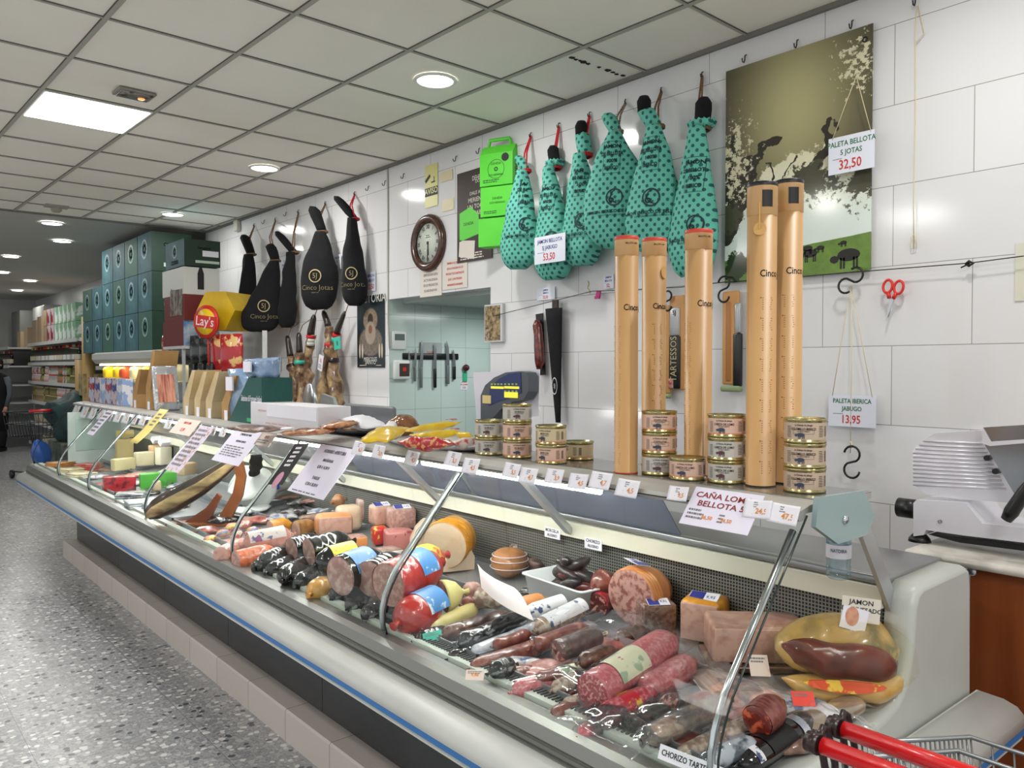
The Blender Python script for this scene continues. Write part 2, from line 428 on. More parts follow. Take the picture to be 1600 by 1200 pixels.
MB().box(-.1, .1, -.05, .05, -.015, .004).build('plate', mat('beige_plastic', 'a09c92', .6), t)
MB().lathe([(.045, -.015), (.05, -.04), (.03, -.06), (0, -.062)], 16).build('sensor', mat('beige_plastic'), t)
# holes in one ceiling panel
mb = MB()
for k, (hx, hy) in enumerate([(893, 90), (900, 93), (906, 95), (912, 97), (919, 100), (936, 105), (950, 110), (957, 113), (964, 116), (973, 118), (985, 121)]):
    p = oz(hx, hy, CEIL+.0045); r = .012 if k % 3 else .018
    mb.prism([(p.x+r*math.cos(a)*1.2*random.uniform(.6, 1.2), p.y+r*math.sin(a)*random.uniform(.5, 1.2)) for a in [2*PI*q/7 for q in range(7)]], CEIL+.003, CEIL+.0055)
o = struct(mb.build('trim_3', mat('hole_dark', '1c1a17', .9)))
# ================================================================ curb and refrigerated counter
Y0, Y1 = .925, 8.18
CURB = mat('curb_stone', 'b3aba3', .55, col2='a1978e', scale=5, bump=.05)
s = NT('curb_tile', .5); sx = s.n('SeparateXYZ'); s.l(s.tc.outputs['Object'], sx.inputs[0])
cm = s.n('CombineXYZ'); s.l(sx.outputs[1], cm.inputs[0]); s.l(sx.outputs[0], cm.inputs[1])
CURB = tilemat(s, cm.outputs[0], .4, 3, 'c9c0b9', 'c0b7b0', '6d6660', .002, 0)
mb = MB(); prof = [(1.448, 0), (1.448, .128), (1.455, .136), (3.0, .136), (3.0, 0)]
mb.loft([[(x, Y, z) for x, z in prof] for Y in (.95, 7.55)], sm=False)
struct(mb.build('trim_4', CURB))
GREYP = mat('grey_plastic', 'cdd0cb', .4, col2='c4c7c2', scale=3)
BLUEST = mat('blue_stripe', '2f6fae', .4)
case = thing('display_counter', 'long curved-glass refrigerated deli counter running back along the tiled wall', 'counter', (1.8, 4.5, .136))
cI = M4.Translation((-1.8, -4.5, -.136))
def cpart(mb, name, m, parent=None, label=None):
    o = mb.build(name, m, None); o.parent = parent or case
    if not parent: o.matrix_local = cI
    if label: o['label'] = label
    return o
# kick panels
KICK = mat('kick_panel', '3c3e41', .22, col2='303235', scale=4, stretch=(1, .3, 1))
mb = MB(); ys = [Y0+.04, 2.1, 3.3, 4.55, 5.8, 7.05, Y1-.06]
YK = 7.5
ys = [Y0+.04, 2.0, 3.05, 4.1, 5.15, 6.2, YK]
for a, b in zip(ys, ys[1:]): mb.box(1.545, 1.57, a+.002, b-.002, .145, .56)
cpart(mb, 'kick_panel', KICK)
cpart(MB().box(1.58, 2.42, Y0+.03, YK-.02, .137, .66), 'base', mat('base_dark', '26282a', .6))
# outer body under the tray and bumper: profile extruded along the counter
AL = mat('aluminium_strip', '8f908c', .33, .75, col2='848580', scale=8, stretch=(1, .05, 1))
prof = [(1.325, .735), (1.30, .728), (1.288, .70), (1.288, .655), (1.33, .60), (1.55, .56), (1.58, .50), (2.45, .50), (2.45, .66), (1.40, .66), (1.39, .72), (1.36, .735)]
cpart(MB().loft([[(x, Y, z) for x, z in prof] for Y in (Y0-.02, Y1)], sm=False), 'rim_body', AL)
cpart(MB().box(1.283, 1.2875, Y0, Y1, .692, .697).box(1.284, 1.2875, Y0, Y1, .672, .676), 'rim_groove', mat('groove_dark', '55564f', .5))
# rounded bumper, goes round the near end
def bumper(z): return z
BW = mat('bumper_plastic', 'c9cbc6', .35, col2='bfc1bb', scale=3)
bp = [(1.335, .668), (1.27, .664), (1.235, .652), (1.215, .63), (1.212, .606), (1.216, .60)]
bs = [(1.216, .60), (1.214, .584)]
bl = [(1.214, .584), (1.222, .572), (1.222, .566), (1.236, .560), (1.236, .554), (1.25, .548), (1.25, .542), (1.30, .532), (1.34, .54), (1.34, .668)]
full = bp+bs[1:]+bl[1:]
def ringat(k, Y, corner):  # corner 0 front run, 1 at mitre
    return [(x, Y, z) for x, z in full]
mb = MB()
YE = Y0-.06
R_ = [[(x, Y1+.02, z) for x, z in full], [(x, YE, z) for x, z in full]]
# quarter turn round the near end about (1.335, YE)
for a in (15, 30, 45, 60, 75, 90):
    ca, sa = math.cos(math.radians(a)), math.sin(math.radians(a))
    R_.append([(1.335-(1.335-x)*ca, YE-(1.335-x)*sa, z) for x, z in full])
R_.append([(2.50, YE-(1.335-x), z) for x, z in full])
mb.loft(R_, 0, False)
nF = len(full)
for i, f in enumerate(mb.f[:]):
    if len(f) == 4:
        k = f[0] % nF
        mb.mi[i] = 1 if k == 5 and f[1] % nF == 6 else 0
        mb.sm[i] = True if k < 5 else False
cpart(mb, 'bumper', [BW, BLUEST])
# near end cap: front low, rising to the worktop
ENDC = mat('endcap_plastic', 'c3c6c0', .38, col2='babdb7', scale=2.5)
def endprof():
    return [(1.30, .69), (1.32, .735), (1.95, .772), (2.02, .79), (2.065, .83), (2.09, .90), (2.105, 1.01), (2.125, 1.045), (2.16, 1.06), (2.44, 1.065), (2.475, 1.045), (2.485, 1.0), (2.485, .60), (1.32, .60)]
ep = [(x, z) for x, z in endprof()]
def shrink(p, d):
    n = len(p); out = []
    for i in range(n):
        a, b, c = V(p[i-1]), V(p[i]), V(p[(i+1) % n]); t = (c-a).normalized(); out.append((b.x+t.y*d, b.y-t.x*d))
    return out
for nm, ya, yb in (('end_cap', Y0-.045, Y0+.03), ('end_cap', Y1-.03, Y1+.02)):
    mb = MB(); rings = []
    for d, Y in ((.018, ya), (.005, ya+.005), (0, ya+.018), (0, yb)): rings.append([(x, Y, z-.03) for x, z in shrink(ep, d)])
    mb.loft(rings, 0, True); o = cpart(mb, nm, ENDC)
# steel worktop at the back, cream front strip, perforated grille, deck
ST = mat('worktop_steel', '9a9b9b', .3, .75, col2='8e8f8f', scale=3, bump=.02)
WZ = 1.04
cpart(MB().rbox(2.10, 2.47, Y0+.03, Y1-.03, WZ-.02, WZ, .004).rbox(2.095, 2.125, Y0+.03, Y1-.03, WZ-.018, WZ+.006, .005), 'worktop', ST)
CREAM = mat('cream_strip', 'dcdccb', .5, col2='cfcbb4', scale=6, stretch=(1, .3, 1), sharp=(.45, .75))
cpart(MB().box(2.085, 2.12, Y0+.03, Y1-.03, .965, WZ-.02), 'trim_strip', CREAM)
s = NT('perforated_grille', .45, .3); sx = s.n('SeparateXYZ'); s.l(s.tc.outputs['Object'], sx.inputs[0])
def fr(s, a, k): return s.math('ABSOLUTE', s.math('SUBTRACT', s.math('FRACT', s.math('MULTIPLY', a, k)), .5))
hole = s.math('MULTIPLY', s.math('LESS_THAN', fr(s, sx.outputs[1], 95), .33), s.math('LESS_THAN', fr(s, sx.outputs[2], 95), .33))
s.base(s.mix(hole, '84857f', '151614'))
cpart(MB().box(2.115, 2.135, Y0+.03, Y1-.03, .68, .97), 'air_grille', s.m)
DECKM = mat('deck_steel', 'a9acb0', .32, .6, col2='989ba0', scale=3)
def dz(x): return .705+.065*min(max((x-1.42)/.68, 0), 1)
cpart(MB().loft([[(x, Y, z) for x, z in ((1.405, dz(1.42)), (2.115, dz(2.11)), (2.115, .66), (1.405, .66))] for Y in (Y0+.03, Y1-.03)], sm=False), 'deck', DECKM)
cpart(MB().box(1.375, 1.408, Y0+.03, Y1-.03, .70, .742), 'front_rail', mat('pale_rail', 'c6cdc4', .35))
mb = MB(); y = Y0+.05
while y < Y0+1.5: mb.box(1.395, 1.425, y, y+.006, .741, .746); y += .014
cpart(mb, 'air_slots', mat('slot_dark', '2f3230', .5))
# divider rims standing on the deck (shallow steel trays)
TR = mat('tray_steel', 'b7bbc0', .25, .7)
for (ya, yb) in ((1.0, 1.82), (1.84, 2.7), (2.72, 3.6), (3.62, 4.6), (4.62, 5.8), (5.82, 7.0), (7.02, 8.1)):
    mb = MB()
    for (xa, xb, za, zb) in ((1.43, 1.78, dz(1.43), dz(1.78)), (1.80, 2.10, dz(1.8), dz(2.1))):
        for (a, b, c, d) in ((xa, xb, ya, ya+.006), (xa, xb, yb-.006, yb), (xa, xa+.006, ya, yb), (xb-.006, xb, ya, yb)):
            mb.box(a, b, c, d, za, max(za, zb)+.014)
    cpart(mb, 'food_tray', TR)
# glass front: curved foot, straight slope to the shelf
GLASS = thin('clear_glass', 'fcfefd', .002, .01, fres=.06)
EDGE = mat('glass_edge', '1d2b27', .2)
gp = [(1.345, .735), (1.337, .77), (1.338, .81), (1.348, .85), (1.366, .89), (1.385, .922), (1.672, 1.262)]
seams = [Y0+.01]+[oy_ for oy_ in ()]
def glass_y(px, py, z, x): return ox(px, py, x).y
# seams read from the photograph at the foot of the glass
feet = [ox(p[0], p[1], 1.34).y for p in ((601, 995), (363, 880), (226, 815), (137, 765), (90, 745))]
seams = [Y0+.012]+feet+[Y1]
for a, b in zip(seams, seams[1:]):
    mb = MB(); gi = [(x+.006, z-.003) for x, z in gp]
    for prof in (gp,):
        mb.loft([[(x, Y, z) for x, z in gp+gi[::-1]] for Y in (a+.002, b-.002)], sm=False)
    g = cpart(mb, 'glass_pane', GLASS)
    for Y in (a+.001, b-.001): cpart(MB().tube([(x+.003, Y, z) for x, z in gp], .0028, 6), 'edge_seal', EDGE, g)
    # hinge rod a little inside each seam
    Yr = a+.045 if a > Y0+.1 else a+.03
    cpart(MB().tube([(x+.02, Yr, z) for x, z in gp[:-1]]+[(1.665, Yr, 1.225)], .0085, 10), 'glass_rod', CHROME if a < 1 else mat('pale_rod', 'b9c2c3', .25, .6))
# shelf on top: matte lip with dark line, steel behind
SHZ = 1.28
LIP = mat('shelf_lip', 'b4b3ae', .45, .2, col2='aba9a3', scale=5)
lp = [(1.668, 1.268), (1.664, 1.255), (1.672, 1.246), (1.70, 1.246), (1.70, 1.262), (2.02, 1.262), (2.02, SHZ-.002), (1.79, SHZ-.002), (1.76, 1.282), (1.72, 1.279)]
cpart(MB().loft([[(x, Y, z) for x, z in lp] for Y in (Y0+.03, Y1)], sm=False), 'top_shelf', LIP)
cpart(MB().box(1.80, 2.025, Y0+.03, Y1, SHZ-.0018, SHZ), 'shelf_plate', mat('shelf_plate', '8b8c8a', .15, .55))
cpart(MB().box(1.6625, 1.667, Y0+.1, Y1, 1.2545, 1.2575), 'dark_line', mat('dark_line', '2a2a2a', .5))
# fluorescent strip under the shelf
SHELFLITE = mat('strip_lamp', 'fffefa', .4, emit=48)
segs = [1.62, 2.55, 2.60, 3.6, 3.66, 4.7, 4.76, 5.9, 5.96, 7.1]
for k in range(0, len(segs), 2):
    o = cpart(MB().tube([(1.72, segs[k], 1.232), (1.72, segs[k+1], 1.232)], .010, 8), 'lamp_tube', SHELFLITE)
cpart(MB().box(1.70, 1.75, 1.4, Y1-.1, 1.243, 1.25), 'lamp_reflector', mat('white_enamel', 'e4e6e2', .4))
# sloping support arms between shelf and worktop
ARM = mat('arm_aluminium', 'b6babc', .38, .6)
def slant(Y, x0, z0, x1, z1, wd=.032, th=.022):
    mb = MB(); a, b = V((x0, Y, z0)), V((x1, Y, z1)); d = (b-a).normalized(); n = V((0, 1, 0)).cross(d)*th/2; s_ = V((0, wd/2, 0))
    mb.add([a-s_-n, a+s_-n, a+s_+n, a-s_+n, b-s_-n, b+s_-n, b+s_+n, b-s_+n], [(0, 1, 2, 3), (4, 5, 6, 7), (0, 1, 5, 4), (1, 2, 6, 5), (2, 3, 7, 6), (3, 0, 4, 7)])
    return mb
for px, py in ((888, 843), (688, 765), (536, 710), (425, 680), (300, 655)):
    Y = ox(px, py, 2.08).y
    cpart(slant(Y, 1.80, 1.255, 2.085, .985), 'support_arm', ARM)
mb = slant(Y0+.02, 1.925, 1.24, 2.125, .965, .012, .045)
ea = cpart(mb, 'end_arm', ARM)
# tinted plate at the near end with its screw
PL = mat('plate_teal', '8fa6a6', .12, .0, spec=.6)
pp = [oy(x, y, Y0+.02) for x, y in ((1266, 776), (1338, 765), (1355, 803), (1343, 834), (1297, 848), (1262, 822))]
mb = MB(); n = len(pp)
mb.add([(p.x, Y, p.z) for Y in (Y0+.0, Y0+.012) for p in pp], [tuple(range(n)), tuple(range(n, 2*n))]+[(i, (i+1) % n, n+(i+1) % n, n+i) for i in range(n)])
pl = cpart(mb, 'end_plate', PL)
sc_ = oy(1320, 812, Y0)
cpart(MB().lathe([(0, 0), (.009, .001), (.011, .005), (.011, .007), (0, .007)], 16, T=M4.Translation((sc_.x, Y0-.007, sc_.z)) @ M4.Rotation(-PI/2, 4, 'X')), 'screw', CHROME, pl)
# clear sliding back panels between shelf and worktop, with bluish film
BACKP = thin('grey_blue_panel', 'b9c2d0', .10, .04, fres=True, body=('8d93a5', .45))
for (pa, pb) in (((1062, 868), (742, 757)), ((735, 757), (560, 722))):
    ya, yb = ox(pa[0], pa[1], 2.11).y, ox(pb[0], pb[1], 2.11).y
    mb = MB(); mb.add([(2.115, ya, WZ+.006), (2.115, yb, WZ+.006), (1.95, yb, 1.262), (1.95, ya, 1.262), (2.119, ya, WZ+.008), (2.119, yb, WZ+.008), (1.954, yb, 1.262), (1.954, ya, 1.262)],
           [(0, 1, 2, 3), (4, 5, 6, 7), (0, 1, 5, 4), (1, 2, 6, 5), (2, 3, 7, 6), (3, 0, 4, 7)])
    cpart(mb, 'back_panel', BACKP)

# far end glass
mb = MB(); fe = gp+[(1.95, 1.262), (2.1, .99), (2.1, .735)]
mb.add([(x, Y, z) for Y in (Y1-.004, Y1+.002) for x, z in fe], [tuple(range(len(fe))), tuple(range(len(fe), 2*len(fe)))])
cpart(mb, 'end_glass', GLASS)
# ================================================================ things on the tiled wall
HOOKM = mat('hook_black', '1b1512', .4)
def hook(px, py, label, X=XW-.001, s=1.0):
    F = onwall(px, py, X); mb = MB()
    mb.tube([(0, .028*s, .0), (0, .022*s, .010*s), (0, 0, .012*s), (0, -.012*s, .018*s), (0, -.012*s, .03*s), (0, .004*s, .034*s)], .003*s, 6)
    tag(mb.build('wall_hook', HOOKM, None, F), label, 'hook')
def bagmat(name, c, dot=None, sp=.031, r=.0085, rough=.75):
    s = NT(name, rough); v = s.tc.outputs['Object']
    n = s.n('TexNoise'); n.inputs['Scale'].default_value = 14; s.l(v, n.inputs['Vector'])
    if dot:
        sx = s.n('SeparateXYZ'); s.l(v, sx.inputs[0])
        def grid(ox_, oy_):
            a = s.math('SUBTRACT', s.math('MULTIPLY', s.math('FRACT', s.math('ADD', s.math('DIVIDE', sx.outputs[0], sp), ox_)), sp), sp/2)
            b = s.math('SUBTRACT', s.math('MULTIPLY', s.math('FRACT', s.math('ADD', s.math('DIVIDE', sx.outputs[1], sp*1.2), oy_)), sp*1.2), sp*.6)
            q = s.math('ADD', s.math('MULTIPLY', a, a), s.math('MULTIPLY', s.math('MULTIPLY', b, b), .8))
            return s.math('LESS_THAN', q, r*r)
        d = s.math('MAXIMUM', grid(0, 0), grid(.5, .5))
        cc = s.mix(n.outputs['Fac'], c, tuple(x*.8 for x in lin(c)))
        s.base(s.mix(d, cc, dot))
    else: s.base(s.mix(n.outputs['Fac'], c, tuple(x*.6 for x in lin(c))))
    s.bump(n.outputs['Fac'], .35, .02); return s.m
TEAL = bagmat('teal_dotted_cloth', '66c2ad', '1d5a5c', .040, .0078)
BLACKCLOTH = bagmat('black_cloth', '0c0d12', None, rough=.95)
ROPE = mat('rope_jute', '8a6a48', .9, col2='5e452c', scale=160)
REDROPE = mat('red_cord', 'c01522', .7)
ZEBRA = mat('checked_cord', '3a2c28', .8, col2='b9a994', scale=220, sharp=(.48, .52))
CREAMSTR = mat('cream_string', 'd9cda8', .8)
def ham_bag(F, L, W, D, tilt=0, skew=0, nk=.06, neck=.16, top=.10, m=TEAL, seed=0, foot=0, shape='tri', topw=1.0, hoof=None):
    """sack round a ham: local origin at the tie, hanging down -y, z out of the wall; returns parts' builders"""
    mb = MB(); N = 28; rings = []
    K = 26
    for k in range(K+1):
        t = k/K
        if shape == 'tri': wv_ = nk+(W-nk)*min(1, (t/.72))**.95*(1 if t < .72 else math.sqrt(max(0, 1-((t-.72)/.30)**2.3)))
        else: wv_ = nk+(W-nk)*math.sin(min(t/.62, 1)*PI/2)**1.1*(1 if t < .70 else math.sqrt(max(0, 1-((t-.70)/.32)**2.4)))
        if k == K: wv_ = W*.42
        dd = D*(.45+.55*math.sin(min(1, t/.7)*PI/2))*(1 if t < .8 else math.sqrt(max(.05, 1-((t-.8)/.24)**2)))
        cx = skew*t+foot*math.sin(t*PI)
        y = -L*t
        ring = []
        for i in range(N):
            a = 2*PI*i/N; pleat = 1+.05*math.sin(a*9+seed)*max(0, 1-t*2.2)
            ring.append((cx+wv_/2*math.cos(a)*pleat, y, D*.55+dd/2*math.sin(a)*pleat))
        rings.append(ring)
    mb.loft(rings)
    noisy(mb, .012, 9, seed)
    R = M4.Rotation(tilt, 4, 'Z')
    mb.v = [R @ V(p) for p in mb.v]
    return mb
def neckpiece(nk, top, lean, m_seed=0, w=1.3):
    mb = MB(); N = 18; rings = []
    for t, q in ((0, 1), (.25, 1.1), (.6, w*.95), (.85, w*.9), (1, .6)):
        rings.append([(lean*t+nk/2*q*math.cos(2*PI*i/N)*(1+.1*math.sin(5*2*PI*i/N+m_seed)), top*t, .035+nk/2*q*.8*math.sin(2*PI*i/N)) for i in range(N)])
    mb.loft(rings); noisy(mb, .006, 25, m_seed); return mb
def px_len(p, px): return px*depth(p)/FPX
def hang_ham(name, label, tie, bot, wpx, m, topc, topn, ropem, hookpx, group, skewx=0, seed=0, shape='tri', nkpx=16, print_=None, foot=0, frill=None, depth_=.15, rotd=0, cap=False):
    """tie, bot: pixels of the tied neck and the bottom; hookpx: pixel of the wall hook; topc: material of the part above the tie"""
    va = YAW+math.atan((tie[0]-800)/FPX)          # viewing angle off the wall direction
    rt = math.radians(rotd); cs = math.cos(PI/2-va-rt)
    W = px_len(ox(*tie), wpx); W = max(.12, math.sqrt(max(.002, W*W-(depth_*math.sin(PI/2-va-rt))**2))/cs)
    out = .008+math.sin(rt)*W*.42; XT = XW-out
    Fp = onwall(tie[0], tie[1], XT-depth_*.3) @ M4.Translation((0, 0, -depth_*.3)) @ M4.Rotation(rt, 4, 'Y'); Fi = Fp.inverted()
    q = Fi @ ox(bot[0], bot[1], XT-.05)
    nk = px_len(ox(*tie), nkpx)
    t = thing(name, label, 'ham', Fp, group)
    L = -q.y
    MBb = ham_bag(None, L, W, depth_, 0, q.x, nk, m=m, seed=seed, shape=shape, foot=foot)
    bag = MBb.build('sack', m, t)
    tp = Fi @ ox(topn[0], topn[1], XT-.04)
    nb = neckpiece(nk, max(.05, tp.y), tp.x, seed); nb.build('wrapped_shank', topc, t)
    if cap:
        MB().tube([(tp.x, tp.y-.02, .035), (tp.x*1.02, tp.y+.03, .035), (tp.x*1.03, tp.y+.055, .035)], [nk*.46, nk*.5, nk*.32], 12).build('shank_cap', BLACKCLOTH, t)
    if frill:
        mb = MB(); rings = []
        for z_, rr in ((0, .5), (.012, .85), (.03, 1.0), (.04, .9)):
            rings.append([(nk*rr*math.cos(2*PI*i/40)*(1+.12*math.sin(i*1.9)), z_+.006*math.sin(i*2.3), .04+nk*.8*rr*math.sin(2*PI*i/40)) for i in range(40)])
        mb.loft(rings, caps=(False, False)); mb.build('frill', frill, t)
    mb = MB()
    for k in range(3):
        rr = nk*.56+.002
        mb.tube([(rr*math.cos(2*PI*i/16), -.006+.006*k+.003*math.sin(i), .037+rr*.85*math.sin(2*PI*i/16)) for i in range(17)], .005, 6)
    mb.build('tie_cord', ropem, t)
    hp = Fi @ ox(hookpx[0], hookpx[1], XW-.012)
    mb = MB()
    for s_ in (-1, 1):
        mb.tube([(s_*nk*.2, 0, .05), ((hp.x*.5)+s_*.008, hp.y*.5, .03), (hp.x+s_*.003, hp.y*.96, hp.z), (hp.x, hp.y, hp.z)], .0055, 6)
    mb.build('hanging_cord', ropem, t)
    mb = MB().tube([hp+V(d) for d in ((0, .02, -.011), (0, .016, .002), (0, -.008, .003), (0, -.01, .013), (0, .005, .016))], .003, 6)
    mb.build('hook', HOOKM, t)
    if print_:
        print_(t, Fi, L, W, q)
        dg = None
    return t, bag
def hitbag(t, px, py):
    """local point where a pixel's ray meets the sack"""
    from mathutils.bvhtree import BVHTree
    bag = [c for c in t.children if c.name.startswith('sack')][0]; me = bag.data
    bv = BVHTree.FromPolygons([v.co for v in me.vertices], [tuple(p.vertices) for p in me.polygons])
    Fi = t.matrix_world.inverted(); o = Fi @ V((0, 0, EYE)); d = (Fi.to_3x3() @ ray(px, py)).normalized()
    h = bv.ray_cast(o, d); return h[0] if h[0] is not None else Fi @ ox(px, py, XW-.15)
def project_print(t, bag, mbs):
    """lay flat lettering (local xy) on to the front of the sack"""
    from mathutils.bvhtree import BVHTree
    me = bag.data; bv = BVHTree.FromPolygons([v.co for v in me.vertices], [tuple(p.vertices) for p in me.polygons])
    for mb, m, nm in mbs:
        # subdivide long faces by nothing: small shapes follow the surface point by point
        for i, p in enumerate(mb.v):
            h = bv.ray_cast(V((p[0], p[1], 1)), V((0, 0, -1)))
            mb.v[i] = V((p[0], p[1], h[0].z+.004)) if h[0] is not None and abs(h[1].z) > .25 else None
        keep = [k for k, f in enumerate(mb.f) if all(mb.v[i] is not None for i in f)]
        mb.f = [mb.f[k] for k in keep]; mb.mi = [mb.mi[k] for k in keep]; mb.sm = [mb.sm[k] for k in keep]
        mb.v = [v if v is not None else V((0, 0, 0)) for v in mb.v]
        mb.build(nm, m, t)
def ring2d(mb, cx, cy, r0, r1, n=28, z=0, sq=1, a0=0, a1=2*PI):
    vs = []; fs = []
    for i in range(n+1):
        a = a0+(a1-a0)*i/n
        vs += [(cx+r0*math.cos(a)*sq, cy+r0*math.sin(a), z), (cx+r1*math.cos(a)*sq, cy+r1*math.sin(a), z)]
    for i in range(n): fs.append((2*i, 2*i+1, 2*i+3, 2*i+2))
    mb.add(vs, fs)
def frame2d(mb, x0, x1, y0, y1, t=.002, n=5, z=0):
    for (a, b, c, d) in ((x0, x1, y0, y0+t), (x0, x1, y1-t, y1), (x0, x0+t, y0, y1), (x1-t, x1, y0, y1)):
        nx = n if b-a > d-c else 1; ny = n if d-c > b-a else 1
        for i in range(nx):
            for j in range(ny):
                xa, xb = a+(b-a)*i/nx, a+(b-a)*(i+1)/nx; ya, yb = c+(d-c)*j/ny, c+(d-c)*(j+1)/ny
                mb.add([(xa, ya, z), (xb, ya, z), (xb, yb, z), (xa, yb, z)], [(0, 1, 2, 3)])
DKGREEN = mat('dark_green_print', '12383a', .7)
def teal_print(logo, box):
    def f(t, Fi, L, W, q):
        bag = [c for c in t.children if c.name.startswith('sack')][0]
        g = hitbag(t, logo[0], logo[1]); mb = MB()
        R_ = logo[2]*1.15
        ring2d(mb, g.x, g.y, R_, R_*.82); text('6', R_*1.5, g.x-R_*.35, g.y-R_*.15, 0, collect=mb); ring2d(mb, g.x+R_*.3, g.y+R_*.1, R_*.8, R_*.68, 16, a0=PI*.6, a1=PI*1.5)
        ring2d(mb, g.x+R_*.05, g.y-R_*.35, R_*.25, R_*.12, 10, a0=PI, a1=2*PI)
        text('JAMON IBERICO DE BELLOTA', .023, g.x, g.y-R_*1.55, 0, collect=mb, bold=.02)
        text('DENOMINACION DE ORIGEN', .013, g.x, g.y-R_*1.95, 0, collect=mb)
        b = hitbag(t, box[0], box[1])
        frame2d(mb, b.x-.045, b.x+.045, b.y-.085, b.y+.085)
        for i, l in enumerate(('JAMON', 'DE BELLOTA', '100%', 'IBERICO')): text(l, .027, b.x, b.y+.058-.038*i, 0, collect=mb, bold=.03, sx=.75 if len(l) > 6 else 1)
        project_print(t, bag, [(mb, DKGREEN, 'sack_print')])
    return f
BLK = BLACKCLOTH
gt = 'hams in teal dotted sacks hung along the wall'
hang_ham('bagged_ham', 'teal dotted ham sack hanging farthest left, beside the green cartons, red cord', (818, 268), (817, 420), 62, TEAL, TEAL, (812, 244), REDROPE, (829, 212), gt, seed=1, rotd=15, print_=teal_print((822, 350, .036), (826, 302)), nkpx=14)
hang_ham('bagged_ham', 'teal dotted ham sack with black top, behind the white price card reading 53,50', (866, 262), (872, 438), 60, TEAL, BLK, (863, 228), REDROPE, (873, 197), gt, seed=2, rotd=0, frill=TEAL, print_=teal_print((860, 372, .036), (855, 310)), nkpx=17)
hang_ham('bagged_ham', 'slim teal dotted ham sack with black tip and thin red cord, third from left', (912, 243), (916, 416), 62, TEAL, TEAL, (908, 205), REDROPE, (921, 180), gt, seed=3, rotd=5, cap=True, print_=teal_print((908, 345, .038), (911, 283)), nkpx=20)
hang_ham('bagged_ham', 'widest rounded teal dotted ham sack tied with black and white checked cord', (956, 208), (966, 388), 96, TEAL, TEAL, (950, 178), ZEBRA, (977, 160), gt, seed=4, rotd=30, shape='drop', print_=teal_print((960, 308, .040), (956, 246)), nkpx=18)
hang_ham('bagged_ham', 'teal dotted ham sack with jute rope bow, left of the farthest right sack', (1018, 200), (1026, 395), 92, TEAL, TEAL, (1008, 170), ROPE, (1033, 142), gt, seed=5, rotd=28, cap=True, print_=teal_print((1017, 308, .040), (1016, 240)), nkpx=22)
hang_ham('bagged_ham', 'teal dotted ham sack nearest the landscape poster, with black shank cover', (1094, 202), (1086, 432), 78, TEAL, BLK, (1099, 152), ROPE, (1097, 118), gt, seed=6, rotd=8, frill=TEAL, print_=teal_print((1086, 350, .038), (1084, 272)), nkpx=22)
def black_print(logo):
    def f(t, Fi, L, W, q):
        bag = [c for c in t.children if c.name.startswith('sack')][0]
        g = hitbag(t, logo[0], logo[1]); mb = MB(); r = logo[2]
        ring2d(mb, g.x, g.y, r, r*.85); text('5J', r*1.1, g.x, g.y, 0, collect=mb)
        text('Cinco Jotas', r*1.05, g.x+.01, g.y-r*1.75, 0, collect=mb, bold=-.01); text('DESDE 1879', .012, g.x, g.y-r*2.5, 0, collect=mb)
        project_print(t, bag, [(mb, GOLDINK, 'sack_print')])
    return f
gb = 'hams in black cloth sacks on the wall'
hang_ham('black_bagged_ham', 'slimmest black cloth ham sack, farthest left beside the yellow carton', (389, 398), (390, 508), 30, BLK, BLK, (385, 368), ROPE, (397, 352), gb, seed=11, rotd=35, nkpx=13)
hang_ham('black_bagged_ham', 'broad black ham sack with gold round emblem, second from left', (425, 408), (413, 520), 58, BLK, BLK, (424, 382), ROPE, (430, 343), gb, seed=12, rotd=50, print_=black_print((412, 478, .055)), nkpx=13, skewx=-.1)
hang_ham('black_bagged_ham', 'black ham sack with straight bottom, third from left, shank leaning left', (457, 395), (454, 512), 28, BLK, BLK, (442, 364), ROPE, (466, 331), gb, seed=13, rotd=20, nkpx=13)
hang_ham('black_bagged_ham', 'largest black ham sack with gold emblem and long thin white string', (498, 363), (500, 484), 54, BLK, BLK, (492, 325), ROPE, (508, 318), gb, seed=14, rotd=45, shape='drop', print_=black_print((492, 431, .055)), nkpx=14)
hang_ham('black_bagged_ham', 'black ham sack hung on bright red cord, right of the other black sacks', (549, 343), (555, 478), 38, BLK, BLK, (534, 311), REDROPE, (554, 303), gb, seed=15, rotd=35, print_=black_print((549, 427, .05)), nkpx=13)
